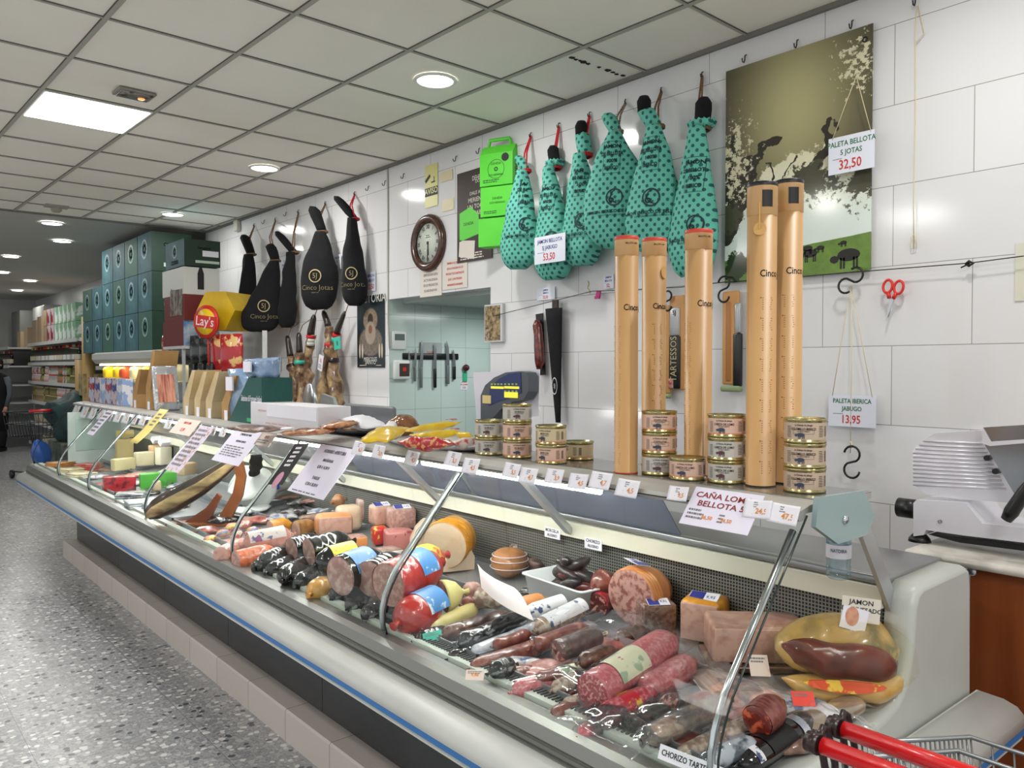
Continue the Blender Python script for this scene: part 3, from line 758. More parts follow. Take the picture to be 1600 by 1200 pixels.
# ---- flat things on the wall
def wall_sign(name, label, cat, c, wpx, hpx, lines, **k):
    """c: pixel of the centre; wpx, hpx: size in pixels at that place"""
    X = k.pop('X', XW-.004); rot = k.pop('rot', 0)
    F = onwall(c[0], c[1], X, rot)
    w_ = abs(ox(c[0]-wpx/2, c[1], X).y-ox(c[0]+wpx/2, c[1], X).y); h_ = px_len(ox(c[0], c[1], X), hpx)
    L_ = [(l[0], l[1]*h_, l[2]*w_, l[3]*h_, l[4], *(l[5:] if len(l) > 5 else ())) for l in lines]
    if 'small' in k: k['small'] = [(a*w_, b*w_, c_*h_, d*h_, n) for a, b, c_, d, n in k['small']]
    return sign(name, label, cat, F, w_, h_, L_, **k), w_, h_
PLC = thin('plastic_sleeve', 'ffffff', .04, .05)
CARD = mat('price_card', 'dfe3ee', .25)
def price_card(name, label, c, wpx, hpx, l1, l2, pr, string_to, X, cm=CARD, rot=0, inkm=GREENINK):
    o, w_, h_ = wall_sign(name, label, 'sign', c, wpx, hpx, [(l1, .2, 0, .30, inkm, .85), (l2, .2, 0, .06, inkm, .85), (pr, .36, -.02, -.28, REDINK, .8)], bg=cm, X=X, rot=rot)
    bars(m_ := MB(), -.4*w_, -.15*w_, -.12*h_, -.08*h_, 1, .002); m_.build('small_print', GREYINK, o)
    if string_to:
        for s_, sp_ in ((-.42, string_to), (.42, string_to)):
            q = o.matrix_world.inverted() @ ox(sp_[0], sp_[1], X+.01)
            MB().tube([(s_*w_, h_*.45, .001), (s_*w_*.5+q.x*.5, (h_*.45+q.y)/2, .002), (q.x, q.y, .001)], .0016, 5).build('hanging_string', CREAMSTR, o)
    return o
price_card('price_sign', 'hanging card PALETA IBERICA JABUGO 13,95 on long strings', (1331, 642), 74, 50, 'PALETA IBERICA', 'JABUGO', '13,95', (1332, 445), XW-.03)
price_card('price_sign', 'hanging card PALETA BELLOTA 5 JOTAS 32,50 in front of the big poster', (1330, 239), 72, 58, 'PALETA BELLOTA', '5 JOTAS', '32,50', (1340, 120), XW-.07)
price_card('price_sign', 'card JAMON BELLOTA 5J JABUGO 53,50 hanging over a teal ham sack', (859, 389), 48, 43, 'JAMON BELLOTA', '5J JABUGO', '53,50', None, XW-.19, inkm=BLUEINK)
price_card('price_sign', 'small white price card at wall just left of the tall tubes', (951, 440), 16, 22, 'JAMON', 'BELLOTA', '52,', None, XW-.01, inkm=BLUEINK)
price_card('price_sign', 'small white price card above the red sausage, beneath teal sack', (853, 459), 28, 19, 'JAMON', 'IBERICO', '32,50', None, XW-.01, inkm=BLUEINK)
price_card('price_sign', 'white card half hidden behind red-rimmed tube and teal sack', (1034, 388), 18, 44, 'JAMON', '', '45', None, XW-.12, inkm=BLUEINK)
price_card('price_sign', 'white card hung between two black ham sacks', (527, 410), 12, 24, 'PALETA', '5J', '36', None, XW-.02, inkm=BLUEINK)
price_card('price_sign', 'white card with red price above the black religious poster', (580, 440), 14, 30, 'BELLOTA', 'JABUGO', '53,50', None, XW-.008, inkm=BLUEINK)
price_card('price_sign', 'tiny white card between the second and third black ham sack', (444, 416), 10, 26, '5J', 'PALETA', '32', None, XW-.008, inkm=BLUEINK)
o, w_, h_ = wall_sign('warning_sign', 'yellow AVISO camera warning sheet on the wall above the clock', 'sign', (674, 290), 20, 66,
    [('AVISO', .19, 0, -.13, mat('pale_yellow', 'e6e2a0', .4), 1)], bg=mat('yellow_sheet', 'd8d48c', .35))
MB().box(-.5*w_, .5*w_, -.24*h_, -.04*h_, .0012, .0016).build('black_band', INK, o)
mb = MB(); mb.box(-.25*w_, .2*w_, .19*h_, .27*h_, .0016, .002, T=M4.Rotation(.6, 4, 'Z')); mb.box(.0, .3*w_, .06*h_, .09*h_, .0016, .002); mb.box(.2*w_, .25*w_, .06*h_, .2*h_, .0016, .002)
mb.build('camera_symbol', INK, o)
# round clock
F = onwall(671, 380, XW-.002); t = thing('wall_clock', 'oval-looking round wall clock, dark wooden frame and roman numerals', 'clock', F)
WOODD = mat('clock_wood', '3a1f14', .25, col2='4e2c1c', scale=30, coat=.4)
Rc = .205
MB().lathe([(Rc*.70, .02), (Rc*.76, .034), (Rc*.86, .040), (Rc*.95, .034), (Rc*1.0, .018), (Rc, 0), (Rc*.7, 0)], 48).build('frame', WOODD, t)
MB().lathe([(0, .012), (Rc*.74, .012), (Rc*.74, .008), (0, .008)], 48).build('face', mat('clock_face', 'd8d8cf', .4), t)
mb = MB()
for i, n_ in enumerate(('XII', 'I', 'II', 'III', 'IIII', 'V', 'VI', 'VII', 'VIII', 'IX', 'X', 'XI')):
    a = PI/2-i*PI/6; text(n_, .042, Rc*.56*math.cos(a), Rc*.56*math.sin(a), .0128, collect=mb, rot=a-PI/2, sx=.8, bold=.02)
ring2d(mb, 0, 0, Rc*.69, Rc*.675, 40, .0128)
bars(mb, -.03, .03, .035, .06, 2, .0128)
mb.build('numerals', INK, t)
mb = MB()
for a, l in ((-PI/2-.05, .12), (-PI/2+.1, .09)): mb.box(0, l, -.003, .003, .015, .017, T=M4.Rotation(a, 4, 'Z'))
mb.box(-.01, .01, -.01, .01, .0145, .0185); mb.build('hands', INK, t)
MB().lathe([(0, .030), (Rc*.72, .030), (Rc*.72, .0315), (0, .0315)], 40).build('glass', GLASS, t)
# notices under the clock
PAPER = mat('aged_paper', 'd9d2c8', .6)
wall_sign('notice_sheet', 'left typed allergen notice on cream paper, partly behind the clock bottom', 'notice', (673, 438), 34, 50, [('TENEMOS A SU', .11, 0, .33, GREYINK), ('DISPOSICION LISTA', .11, 0, .17, GREYINK, .8), ('ACTUALIZADA', .11, 0, .01, GREYINK), ('DE LOS PRODUCTOS', .11, 0, -.15, GREYINK, .75), ('ELABORADOS', .11, 0, -.32, GREYINK)], bg=PAPER)
wall_sign('notice_sheet', 'right allergen notice printed in dark red letters, beside tape marks', 'notice', (711, 428), 38, 46, [('TENEMOS A SU DISPOSICION', .10, 0, .38, REDINK, .7), ('LISTA ACTUALIZADA DE LOS', .10, 0, .2, REDINK, .7), ('PRODUCTOS ELABORADOS', .11, 0, .02, REDINK, .75), ('QUE CONTIENEN', .11, 0, -.17, REDINK, .9), ('INGREDIENTES ALERGENOS', .10, 0, -.36, REDINK, .7)], bg=PAPER)
TAPE = mat('old_tape', 'd8cda6', .3)
for (x, y, a, b) in ((697, 275, 20, 16), (700, 320, 18, 18)):
    wall_sign('tape_mark', 'faint yellowed tape strip right of the AVISO sheet, %s' % ('upper' if y < 300 else 'lower'), 'tape', (x, y), a, b, [], bg=TAPE, th=.0005)
wall_sign('tape_mark', 'large yellowed tape patch at the right edge of the photo', 'tape', (1597, 425), 22, 90, [], bg=mat('pale_tape', 'd3d2c0', .3), th=.0005)
# religious poster
s = NT('virgin_poster_picture', .3); v = s.tc.outputs['Object']; sx = s.n('SeparateXYZ'); s.l(v, sx.inputs[0])
F = onwall(579, 518); Pw = abs(ox(558, 518).y-ox(600, 518).y); Ph = px_len(ox(579, 518), 112)
def ell(s, cx, cy, rx, ry, soft=.15):
    a = s.math('DIVIDE', s.math('SUBTRACT', sx.outputs[0], cx), rx); b = s.math('DIVIDE', s.math('SUBTRACT', sx.outputs[1], cy), ry)
    q = s.math('ADD', s.math('MULTIPLY', a, a), s.math('MULTIPLY', b, b))
    x = s.n('MapRange'); x.inputs[1].default_value = 1+soft; x.inputs[2].default_value = 1-soft; s.l(q, x.inputs[0]); return x.outputs[0]
n1 = s.noise(60, 6); c = s.mix(s.noise(6, 3), '0e1518', '1f3338')
c = s.mix(s.math('MULTIPLY', ell(s, 0, .16*Ph, .26*Pw, .16*Ph), n1), c, 'c4a888')
c = s.mix(ell(s, 0, .17*Ph, .10*Pw, .08*Ph), c, '3a2a20')
c = s.mix(s.math('MULTIPLY', ell(s, 0, -.14*Ph, .42*Pw, .20*Ph), s.noise(45, 5)), c, 'a08d7c')
c = s.mix(s.math('MULTIPLY', ell(s, 0, -.02*Ph, .19*Pw, .16*Ph), .8), c, 'b3a292')
c = s.mix(ell(s, 0, .03*Ph, .07*Pw, .06*Ph), c, '8a5a44')
for cx in (-.40, -.30, .33, .42): c = s.mix(ell(s, cx*Pw, -.27*Ph, .03*Pw, .10*Ph), c, 'c9b9a4')
s.base(c)
o = MB().box(-Pw/2, Pw/2, -Ph/2, Ph/2, 0, .002).build('religious_poster', s.m, None, F); tag(o, 'tall dark poster headed VICTORIA with a robed statue and candles', 'poster')
mb = MB(); text('VICTORIA', .105*Pw*2.3, .02, .455*Ph, .0026, collect=mb, sx=.95); text('MIERCOLES', .05, 0, -.39*Ph, .0026, collect=mb, sx=.8); text('SANTO', .05, 0, -.43*Ph, .0026, collect=mb); bars(mb, -.4*Pw, -.15*Pw, -.48*Ph, -.46*Ph, 1, .0026); bars(mb, .2*Pw, .45*Pw, -.48*Ph, -.46*Ph, 1, .0026)
mb.build('lettering', mat('poster_letter', 'd8d6cc', .5), o)
# brown poster behind the green cartons
F = onwall(741, 336); Pw = abs(ox(714, 336).y-ox(768, 336).y); Ph = px_len(ox(741, 336), 142)
o = MB().box(-Pw/2, Pw/2, -Ph/2, Ph/2, 0, .002).build('brown_poster', mat('brown_paper_print', '33231e', .4, col2='2a1c18', scale=4), None, F); tag(o, 'dark brown advertising poster with a green meal carton, behind the cartons', 'poster')
mb = MB(); ring2d(mb, .12*Pw, .38*Ph, .085, .075); text('DEHESA', .045, .12*Pw, .40*Ph, .0026, collect=mb, sx=.8); text('DOS', .03, .12*Pw, .36*Ph, .0026, collect=mb)
for i, l in enumerate(('DALE A TU', 'MERIENDA', 'UN TOQUE', 'DE SABOR')): text(l, .042 if i else .034, .1*Pw, .24*Ph-.045*i, .0026, collect=mb)
bars(mb, -.4*Pw, .3*Pw, -.48*Ph, -.40*Ph, 3, .0026); mb.build('lettering', PAPER, o)
GBOX = mat('green_carton', '5ed83a', .45, col2='57cf35', scale=3)
mb = MB(); mb.prism([(-.16, -.16), (.05, -.13), (.05, .0), (-.04, .06), (-.16, .03)], .002, .003); mb.build('carton_picture', GBOX, o)
mb = MB(); mb.prism([(-.17, -.26), (.0, -.29), (.01, -.17), (-.16, -.15)], .002, .003); mb.build('cup_picture', PAPER, o)
text('DEHESA', .03, -.06, -.05, .0034, mat_=INK, parent=o, name='carton_lettering')
# landscape poster with holm oaks and pigs
s = NT('oak_landscape_picture', .12); v = s.tc.outputs['Object']; sx = s.n('SeparateXYZ'); s.l(v, sx.inputs[0]); X_, Y_ = sx.outputs[0], sx.outputs[1]
pc_ = [ox(*q, 3.235) for q in ((1142, 103), (1374, 40), (1350, 430), (1125, 437))]
def mr(s, val, a, b, c=0, d=1):
    x = s.n('MapRange', interpolation_type='SMOOTHSTEP'); s.l(val, x.inputs[0]); x.inputs[1].default_value = a; x.inputs[2].default_value = b; x.inputs[3].default_value = c; x.inputs[4].default_value = d; return x.outputs[0]
F = onwall(1248, 252, 3.235); Fi = F.inverted(); qc = [Fi @ p for p in pc_]
PWd = (qc[1].x-qc[0].x+qc[2].x-qc[3].x)/2; PHt = (qc[0].y-qc[3].y+qc[1].y-qc[2].y)/2
PC = sum(qc, V())/4
hw, hh = PWd/2, PHt/2
# sun haze from upper middle, sky greenish-white below, foliage noise masks
def gauss(cx, cy, rx, ry):
    a = s.math('DIVIDE', s.math('SUBTRACT', X_, cx), rx); b = s.math('DIVIDE', s.math('SUBTRACT', Y_, cy), ry)
    q = s.math('ADD', s.math('MULTIPLY', a, a), s.math('MULTIPLY', b, b)); return s.math('POWER', 2.718, s.math('MULTIPLY', q, -1.0))
yn = s.math('DIVIDE', Y_, hh)          # -1 bottom .. 1 top
xn = s.math('DIVIDE', X_, hw)
sky = s.mix(mr(s, yn, -.62, .1), 'd8e4dc', 'dcd9b8')
fol = s.n('TexNoise'); fol.inputs['Scale'].default_value = 13; fol.inputs['Detail'].default_value = 9; fol.inputs['Roughness'].default_value = .72; s.l(v, fol.inputs['Vector'])
big = s.n('TexNoise'); big.inputs['Scale'].default_value = 3.4; big.inputs['Detail'].default_value = 4; s.l(v, big.inputs['Vector'])
crown = s.math('ADD', s.math('ADD', s.math('MULTIPLY', fol.outputs['Fac'], .75), s.math('MULTIPLY', big.outputs['Fac'], .5)), s.math('MULTIPLY', mr(s, yn, -.5, .55), .52))
crown = s.math('ADD', crown, s.math('MULTIPLY', gauss(-.9*hw, -.1*hh, .45*hw, .55*hh), .16))
crown = s.math('ADD', crown, s.math('MULTIPLY', gauss(.95*hw, -.25*hh, .3*hw, .3*hh), .25))
crown = s.math('SUBTRACT', crown, s.math('MULTIPLY', gauss(.35*hw, -.45*hh, .5*hw, .30*hh), .35))
crown = s.math('SUBTRACT', crown, s.math('MULTIPLY', gauss(-.05*hw, -.12*hh, .30*hw, .14*hh), .4))
cm_ = mr(s, crown, .80, .84)
dark = s.mix(gauss(.0*hw, .55*hh, .75*hw, .75*hh), '34322a', 'b4ae80')
pic = s.mix(cm_, sky, dark)
def limb(x0, y0, x1, y1, wd):
    """dark trunk: distance to a segment (in half sizes), wobbled"""
    dx, dy = (x1-x0)*hw, (y1-y0)*hh; L2 = dx*dx+dy*dy
    wob = s.math('ADD', s.math('MULTIPLY', s.math('SUBTRACT', big.outputs['Fac'], .5), .35), s.math('MULTIPLY', s.math('SUBTRACT', fol.outputs['Fac'], .5), .06))
    ax = s.math('ADD', s.math('SUBTRACT', X_, x0*hw), wob); ay = s.math('SUBTRACT', Y_, y0*hh)
    tt = s.math('DIVIDE', s.math('ADD', s.math('MULTIPLY', ax, dx), s.math('MULTIPLY', ay, dy)), L2)
    tt = s.math('MINIMUM', s.math('MAXIMUM', tt, 0), 1)
    ex = s.math('SUBTRACT', ax, s.math('MULTIPLY', tt, dx)); ey = s.math('SUBTRACT', ay, s.math('MULTIPLY', tt, dy))
    dd = s.math('SQRT', s.math('ADD', s.math('MULTIPLY', ex, ex), s.math('MULTIPLY', ey, ey)))
    w2 = s.math('MULTIPLY', s.math('SUBTRACT', 1.0, s.math('MULTIPLY', tt, .6)), wd)
    return s.math('LESS_THAN', dd, w2)
tm = limb(-1.05, -.5, -.55, .1, .075)
for a in ((-.7, -.1, -.3, .25, .035), (-.98, -.15, -.75, .35, .045), (.22, -.18, .45, .3, .035), (-.28, -.30, -.32, .05, .012), (-.05, -.15, -.02, .06, .009)): tm = s.math('MAXIMUM', tm, limb(*a))
pic = s.mix(tm, pic, '36332c')
lace = s.n('TexNoise'); lace.inputs['Scale'].default_value = 30; lace.inputs['Detail'].default_value = 8; lace.inputs['Roughness'].default_value = .7; s.l(v, lace.inputs['Vector'])
edge_ = s.math('MAXIMUM', s.math('MAXIMUM', gauss(-.85*hw, .1*hh, .42*hw, .62*hh), gauss(.85*hw, .72*hh, .38*hw, .32*hh)), s.math('MULTIPLY', gauss(.1*hw, -.18*hh, .95*hw, .26*hh), .9))
spk = mr(s, s.math('ADD', lace.outputs['Fac'], s.math('MULTIPLY', edge_, .22)), .69, .72)
pic = s.mix(s.math('MULTIPLY', spk, s.math('GREATER_THAN', edge_, .25)), pic, 'd5d0b0')
lowf = mr(s, s.math('ADD', s.math('ADD', s.math('MULTIPLY', fol.outputs['Fac'], .6), s.math('MULTIPLY', lace.outputs['Fac'], .4)), s.math('MULTIPLY', s.math('MAXIMUM', s.math('MAXIMUM', gauss(.95*hw, -.28*hh, .36*hw, .22*hh), gauss(.25*hw, -.2*hh, .45*hw, .18*hh)), gauss(-.95*hw, -.42*hh, .25*hw, .22*hh)), .22)), .62, .65)
pic = s.mix(s.math('MULTIPLY', lowf, s.math('GREATER_THAN', yn, -.68)), pic, '4a4a38')
hill = s.math('ADD', -.74, s.math('MULTIPLY', s.math('ADD', xn, s.math('MULTIPLY', s.math('SUBTRACT', big.outputs['Fac'], .5), .5)), .05))
gm = s.math('LESS_THAN', yn, hill)
grass = s.mix(fol.outputs['Fac'], '3d5a24', '86a84c')
pic = s.mix(gm, pic, grass)
bush = s.math('MULTIPLY', mr(s, s.math('ADD', fol.outputs['Fac'], s.math('MULTIPLY', gauss(-.85*hw, -.85*hh, .22*hw, .14*hh), .4)), .66, .70), s.math('LESS_THAN', yn, -.70))
pic = s.mix(bush, pic, '2c3a1e')
s.base(pic)
F2 = F @ M4.Translation((PC.x, PC.y, 0))
MBp = MB().box(-hw, hw, -hh, hh, -.006, 0)
o = MBp.build('landscape_poster', s.m, None, F2); tag(o, 'big glossy poster of black pigs grazing below holm oaks, hung on wall hooks', 'poster')
mb = MB(); PIG = mat('pig_print', '17150f', .5)
for (px, py, k_) in ((1326, 398, 1.5), (1282, 387, .55), (1318, 379, .45), (1266, 396, 1.0), (1262, 388, .7)):
    g = (F2.inverted() @ ox(px, py, 3.235)); r = .022*k_
    mb.prism([(g.x+r*1.5*math.cos(2*PI*i/14), g.y+r*.8*math.sin(2*PI*i/14)) for i in range(14)], .0005, .0012)
    mb.prism([(g.x-r*1.9+r*.6*math.cos(2*PI*i/8), g.y-r*.45+r*.5*math.sin(2*PI*i/8)) for i in range(8)], .0005, .0012)
    for lx in (-1, -.6, .7, 1.1): mb.box(g.x+r*lx-.12*r, g.x+r*lx+.12*r, g.y-r*1.7, g.y-.3*r, .0005, .0012)
mb.build('pig_figures', PIG, o)
MB().lathe([(.006, -.001), (.012, .001), (.012, .003), (.006, .003)], 14, T=M4.Translation(F2.inverted() @ ox(1352, 62, 3.235))).build('eyelet', INK, o)
for (px, py, w__) in ((1247, 72, 'middle hook over the landscape poster top edge'), (1333, 42, 'hook over the right part of landscape poster top'), (1166, 95, 'left hook over the landscape poster top edge'),
    (1432, 6, 'hook high on the wall holding the long thin string'), (714, 250, 'empty wall hook between AVISO sheet and green carton'), (750, 238, 'wall hook just above the top green carton'),
    (632, 277, 'empty hook right of the wall cable, above clock'), (577, 296, 'empty hook left of the wall cable near the ceiling'), (603, 288, 'empty wall hook touching the cable top'), (448, 336, 'empty hook above the third black sack'), (414, 348, 'empty hook above the second black sack')):
    hook(px, py, w__)
# long thin string hanging on the wall
F = onwall(1432, 10, XW-.014); e = F.inverted() @ ox(1431, 388, XW-.014)
mb = MB().tube([(0, 0, 0), (-.004, e.y*.12, 0), (.002, e.y*.4, .003), (-.003, e.y*.8, 0), (0, e.y, 0)], .002, 6)
mb.tube([(.006, 0, 0), (.03, e.y*.12, 0), (0, e.y*.15, 0)], .002, 6)
mb.tube([(0, e.y*.94, 0), (-.012, e.y*.955, 0), (-.010, e.y, 0), (.008, e.y+.002, 0), (.01, e.y*.96, 0), (0, e.y*.94, 0)], .002, 6)
tag(mb.build('hanging_string', CREAMSTR, None, F), 'long thin pale string hanging right of the landscape poster', 'string')
# cable beside the black sacks
F = onwall(606, 263, XW-.004); e = F.inverted() @ ox(603, 545, XW-.004)
tag(MB().tube([(0, 0, 0), (.003, e.y*.3, .004), (-.003, e.y*.6, .002), (.0, e.y*.85, .002), (.02, e.y, .002)], .006, 6).build('wall_cable', mat('cable_white', 'b9b9b2', .5), None, F), 'white vertical cable running down the wall beside the pass-through', 'cable')
F = onwall(330, 358, XW-.01); 
tag(MB().tube([ox(x, y, 3.30) for x, y in ((331, 352), (318, 400), (316, 440), (322, 470))], .01, 6).build('drain_pipe', PLASTIC_BLACK), 'thin black pipe at the far corner of the tiled wall', 'pipe')
# white plaster strip between the tiled wall and its far corner, small white box
p = ox(374, 353, XW); tag(MB().rbox(-.05, .05, -.06, .06, 0, .05, .012).build('alarm_box', mat('cream_plastic', 'cfcdc0', .5), None, onwall(374, 353, XW)), 'small cream alarm box high on the wall beside far ceiling edge', 'alarm')
# wire line with hooks
pts = [(770, 494), (820, 477), (890, 458), (940, 447), (1008, 470), (1060, 458), (1130, 441), (1230, 430), (1350, 430), (1515, 411), (1600, 398)]
pts = [(770, 494), (850, 474), (925, 455), (1000, 452), (1060, 449), (1130, 441), (1230, 434), (1350, 424), (1515, 411), (1600, 400)]
mb = MB().tube([ox(x, y, XW-.035) for x, y in pts], .0022, 6)
tag(mb.build('hanging_wire', mat('dark_wire', '3a3a3a', .4, .7)), 'thin dark wire line strung along the tiled wall', 'wire')
def shook(px, py, s_, label, X=XW-.05, flip=1, rot=0):
    F = onwall(px, py, X, rot); r = .5*s_
    pts = [(-r*.9*flip, r*.45, 0), (-r*.85*flip, r*.1, 0), (-r*.45*flip, -r*.2, 0), (0, 0, 0)]
    pts = [(r*.55*flip*math.cos(a)+0, r*.55*math.sin(a)+r*.55, 0) for a in [PI*.95-i*PI*1.25/10 for i in range(11)]]
    pts += [(-r*.55*flip*math.cos(a)*-1*-1, -r*.55*math.sin(a)*1-r*.5, 0) for a in [PI*1.05+0-i*0 for i in range(0)]]
    low = [(r*.55*flip*-1*math.cos(a), r*.55*-1*math.sin(a)-r*.55, 0) for a in [PI*.95-i*PI*1.25/10 for i in range(11)]]
    pts = pts+low[::-1]
    tag(MB().tube(pts, .0048, 8).build('butcher_hook', PLASTIC_BLACK, None, F), label, 'hook')
shook(1329, 438, .11, 'black S-hook on the wire below the landscape poster, holding strings', rot=-.8)
shook(1331, 722, .12, 'black S-hook dangling below the 13,95 price card')
shook(1131, 452, .11, 'black S-hook on the wire between the red-rimmed tube and black-capped tube')
shook(1043, 470, .09, 'black S-hook holding the kraft pack behind the tubes')
# string from hook to low hook
F = onwall(1331, 447, XW-.03); e = F.inverted() @ ox(1331, 708, XW-.03)
mb = MB().tube([(0, 0, 0), (.002, e.y*.5, 0), (0, e.y, 0)], .002, 6); mb.tube([(0, e.y*.93, 0), (.01, e.y*.95, 0), (0, e.y*.97, 0)], .004, 6)
tag(mb.build('knotted_string', CREAMSTR, None, F), 'knotted cream string from the upper S-hook down to the lower one', 'string')
F = onwall(1515, 412, XW-.03); mb = MB().tube([(-.012, 0, 0), (0, .008, .006), (.012, 0, 0), (0, -.008, .006), (-.012, 0, 0)], .006, 6); mb.tube([(0, 0, 0), (-.03, -.012, 0)], .003, 5)
tag(mb.build('wire_knot', PLASTIC_BLACK, None, F), 'dark knot tying the wire at a wall nail, far right', 'knot')
# scissors
F = onwall(1394, 462, XW-.03, -.16); t = thing('scissors', 'red-handled scissors hanging on the wire, blades down', 'scissors', F)
SR = mat('red_plastic', 'd92a22', .3)
for s_ in (-1, 1):
    mb = MB(); c = [(s_*.022+.018*math.cos(a), .035+.026*math.sin(a), .004) for a in [2*PI*i/16 for i in range(17)]]
    mb.tube(c, .0055, 8, caps=False); mb.tube([(s_*.016, .012, .004), (s_*.008, -.012, .004)], .008, 8); mb.build('handle', SR, t)
    MB().prism([(s_*.010, -.01), (-s_*.006, -.015), (-s_*.003-.002, -.105), (s_*.004, -.06)], .002+.002*s_, .004+.002*s_).build('blade', STEEL, t)
# magenta clip on the wire and twig of wire
F = onwall(935, 458, XW-.03); t = thing('plastic_clip', 'magenta plastic clip on the wire left of the tall tubes', 'clip', F)
MG = mat('magenta_plastic', 'c0267c', .35)
MB().box(-.014, .014, -.03, .012, -.006, .004, T=M4.Rotation(-.2, 4, 'Z')).build('jaw', MG, t); MB().box(-.02, .012, -.032, -.016, .003, .010).build('lever', MG, t)
F = onwall(921, 450, XW-.03); tag(MB().tube([(-.01, .04, 0), (0, .02, .004), (-.014, 0, 0), (.01, -.02, .004), (.004, -.03, 0)], .003, 6).build('twisted_wire', mat('straw_wire', 'b0a070', .6), None, F), 'twist of pale wire beside the magenta clip', 'wire')
# picture frame on the pass-through jamb
F = onwall(773, 505, XW-.012); t = thing('picture_frame', 'small white-edged picture hung at the right jamb of the pass-through', 'picture', F)
a, b = ox(759, 505, XW-.012), ox(787, 505, XW-.012); W_ = abs(a.y-b.y); H_ = px_len(a, 58)
MB().box(-W_/2, W_/2, -H_/2, H_/2, -.01, .012).build('frame', mat('frame_white', 'c9cacb', .3), t)
MB().box(-W_*.46, W_*.38, -H_*.46, H_*.46, .012, .0135).build('print', mat('altar_print', '2a2018', .3, col2='b39a6c', scale=45, detail=6), t)
MB().box(-W_*.46, -W_*.2, -H_*.46, -H_*.15, .0137, .015).build('photo_inset', mat('inset_print', 'c9b59c', .4, col2='5a4336', scale=60), t)
# ---- back room: knives and small fittings on the far tiled wall of the recess (plane y = OY1)
def onback(px, py, d=.012): p = oy(px, py, OY1-d); return frame(p, (1, 0, 0), (0, 0, 1))
F = onback(673, 557, .001); a, b = oy(630, 557, OY1), oy(717, 557, OY1); W_ = b.x-a.x
t = thing('knife_rack', 'long black magnetic knife bar on the pale green tiles', 'knife rack', F)
MB().rbox(-W_/2, W_/2, -.025, .025, 0, .012, .006).build('bar', PLASTIC_BLACK, t)
kn = [((639, 548), (638, 582), .012, 'shortest knife, leftmost on the magnetic bar', 1), ((649, 544), (647, 596), .014, 'narrow grey-handled knife, second on the magnetic bar', 0), ((659, 532), (656, 606), .018, 'long steel-handled knife, third on the magnetic bar', 0),
      ((679, 536), (679, 606), .018, 'long black-handled knife in the middle of the bar', 1), ((698, 533), (700, 600), .020, 'broad steel-handled knife, fifth on the magnetic bar', 0), ((708, 546), (710, 593), .018, 'black-handled boning knife at the right end of bar', 1)]
for (tp, bt, wd, lb, blackh) in kn:
    F = onback((tp[0]+bt[0])/2, (tp[1]+bt[1])/2, .014); Fi = F.inverted(); a, b = Fi @ oy(*tp, OY1-.014), Fi @ oy(*bt, OY1-.014)
    t = thing('kitchen_knife', lb, 'knife', F, 'knives on the magnetic bar'); m_ = a*.42+b*.58
    MB().prism([(a.x, a.y), (a.x+wd*.9, a.y-.05), (m_.x+wd, m_.y), (m_.x-wd*.6, m_.y), (a.x-wd*.4, a.y-.02)], 0, .003).build('blade', STEEL, t)
    MB().rbox(m_.x-wd*.6, m_.x+wd*.8, b.y, m_.y+.005, -.005, .012, .006).build('handle', PLASTIC_BLACK if blackh else mat('grey_handle', '6a6f73', .4), t)
F = onback(622, 532, .001); t = thing('thermostat', 'white thermostat with grey display in the back room', 'thermostat', F)
MB().rbox(-.065, .065, -.07, .07, 0, .025, .008).build('body', mat('white_plastic', 'e0e3e2', .35), t); MB().box(-.045, .045, .0, .05, .025, .026).build('display', mat('lcd_grey', '5a6a66', .3), t)
F = onback(625, 578, .001); t = thing('wall_switch_box', 'white box with dark square and red symbol beneath thermostat', 'box', F)
MB().rbox(-.07, .07, -.075, .075, 0, .04, .012).build('body', mat('white_plastic'), t); MB().box(-.03, .06, -.05, .05, .04, .042).build('panel', mat('dark_panel', '4a3a36', .3), t); MB().box(0, .03, -.01, .02, .042, .043).build('symbol', REDINK, t)
F = onback(673, 545, .001); t = thing('paper_notice', 'grey plastic sleeve with red stamp behind the knives', 'notice', F)
MB().box(-.11, .11, -.06, .05, 0, .002).build('sleeve', mat('grey_sleeve', 'b0b8b8', .2), t); m_ = MB(); bars(m_, -.04, .05, -.05, -.02, 3, .0025); m_.build('stamp', REDINK, t)
F = onback(726, 585, .002); t = thing('key_tag', 'dark red ball with green tag hung right of the knives', 'key tag', F)
MB().lathe([(0, -.03), (.02, -.022), (.03, 0), (.02, .022), (0, .03)], 14, T=M4.Translation((0, .055, .02))).build('ball', mat('dark_red', '4a1218', .3), t)
MB().box(-.022, .022, -.06, .02, .0, .006).build('tag', mat('green_tag', '43b28a', .4), t)
F = onback(725, 602, .001); o = sign('notice_sheet', 'small white label with dark lettering beneath the green tag', 'notice', F, .075, .075, [('EN CASO', .014, 0, .026, REDINK), ('DE ALARMA', .014, 0, .006, REDINK), ('112', .022, 0, -.02, INK)])
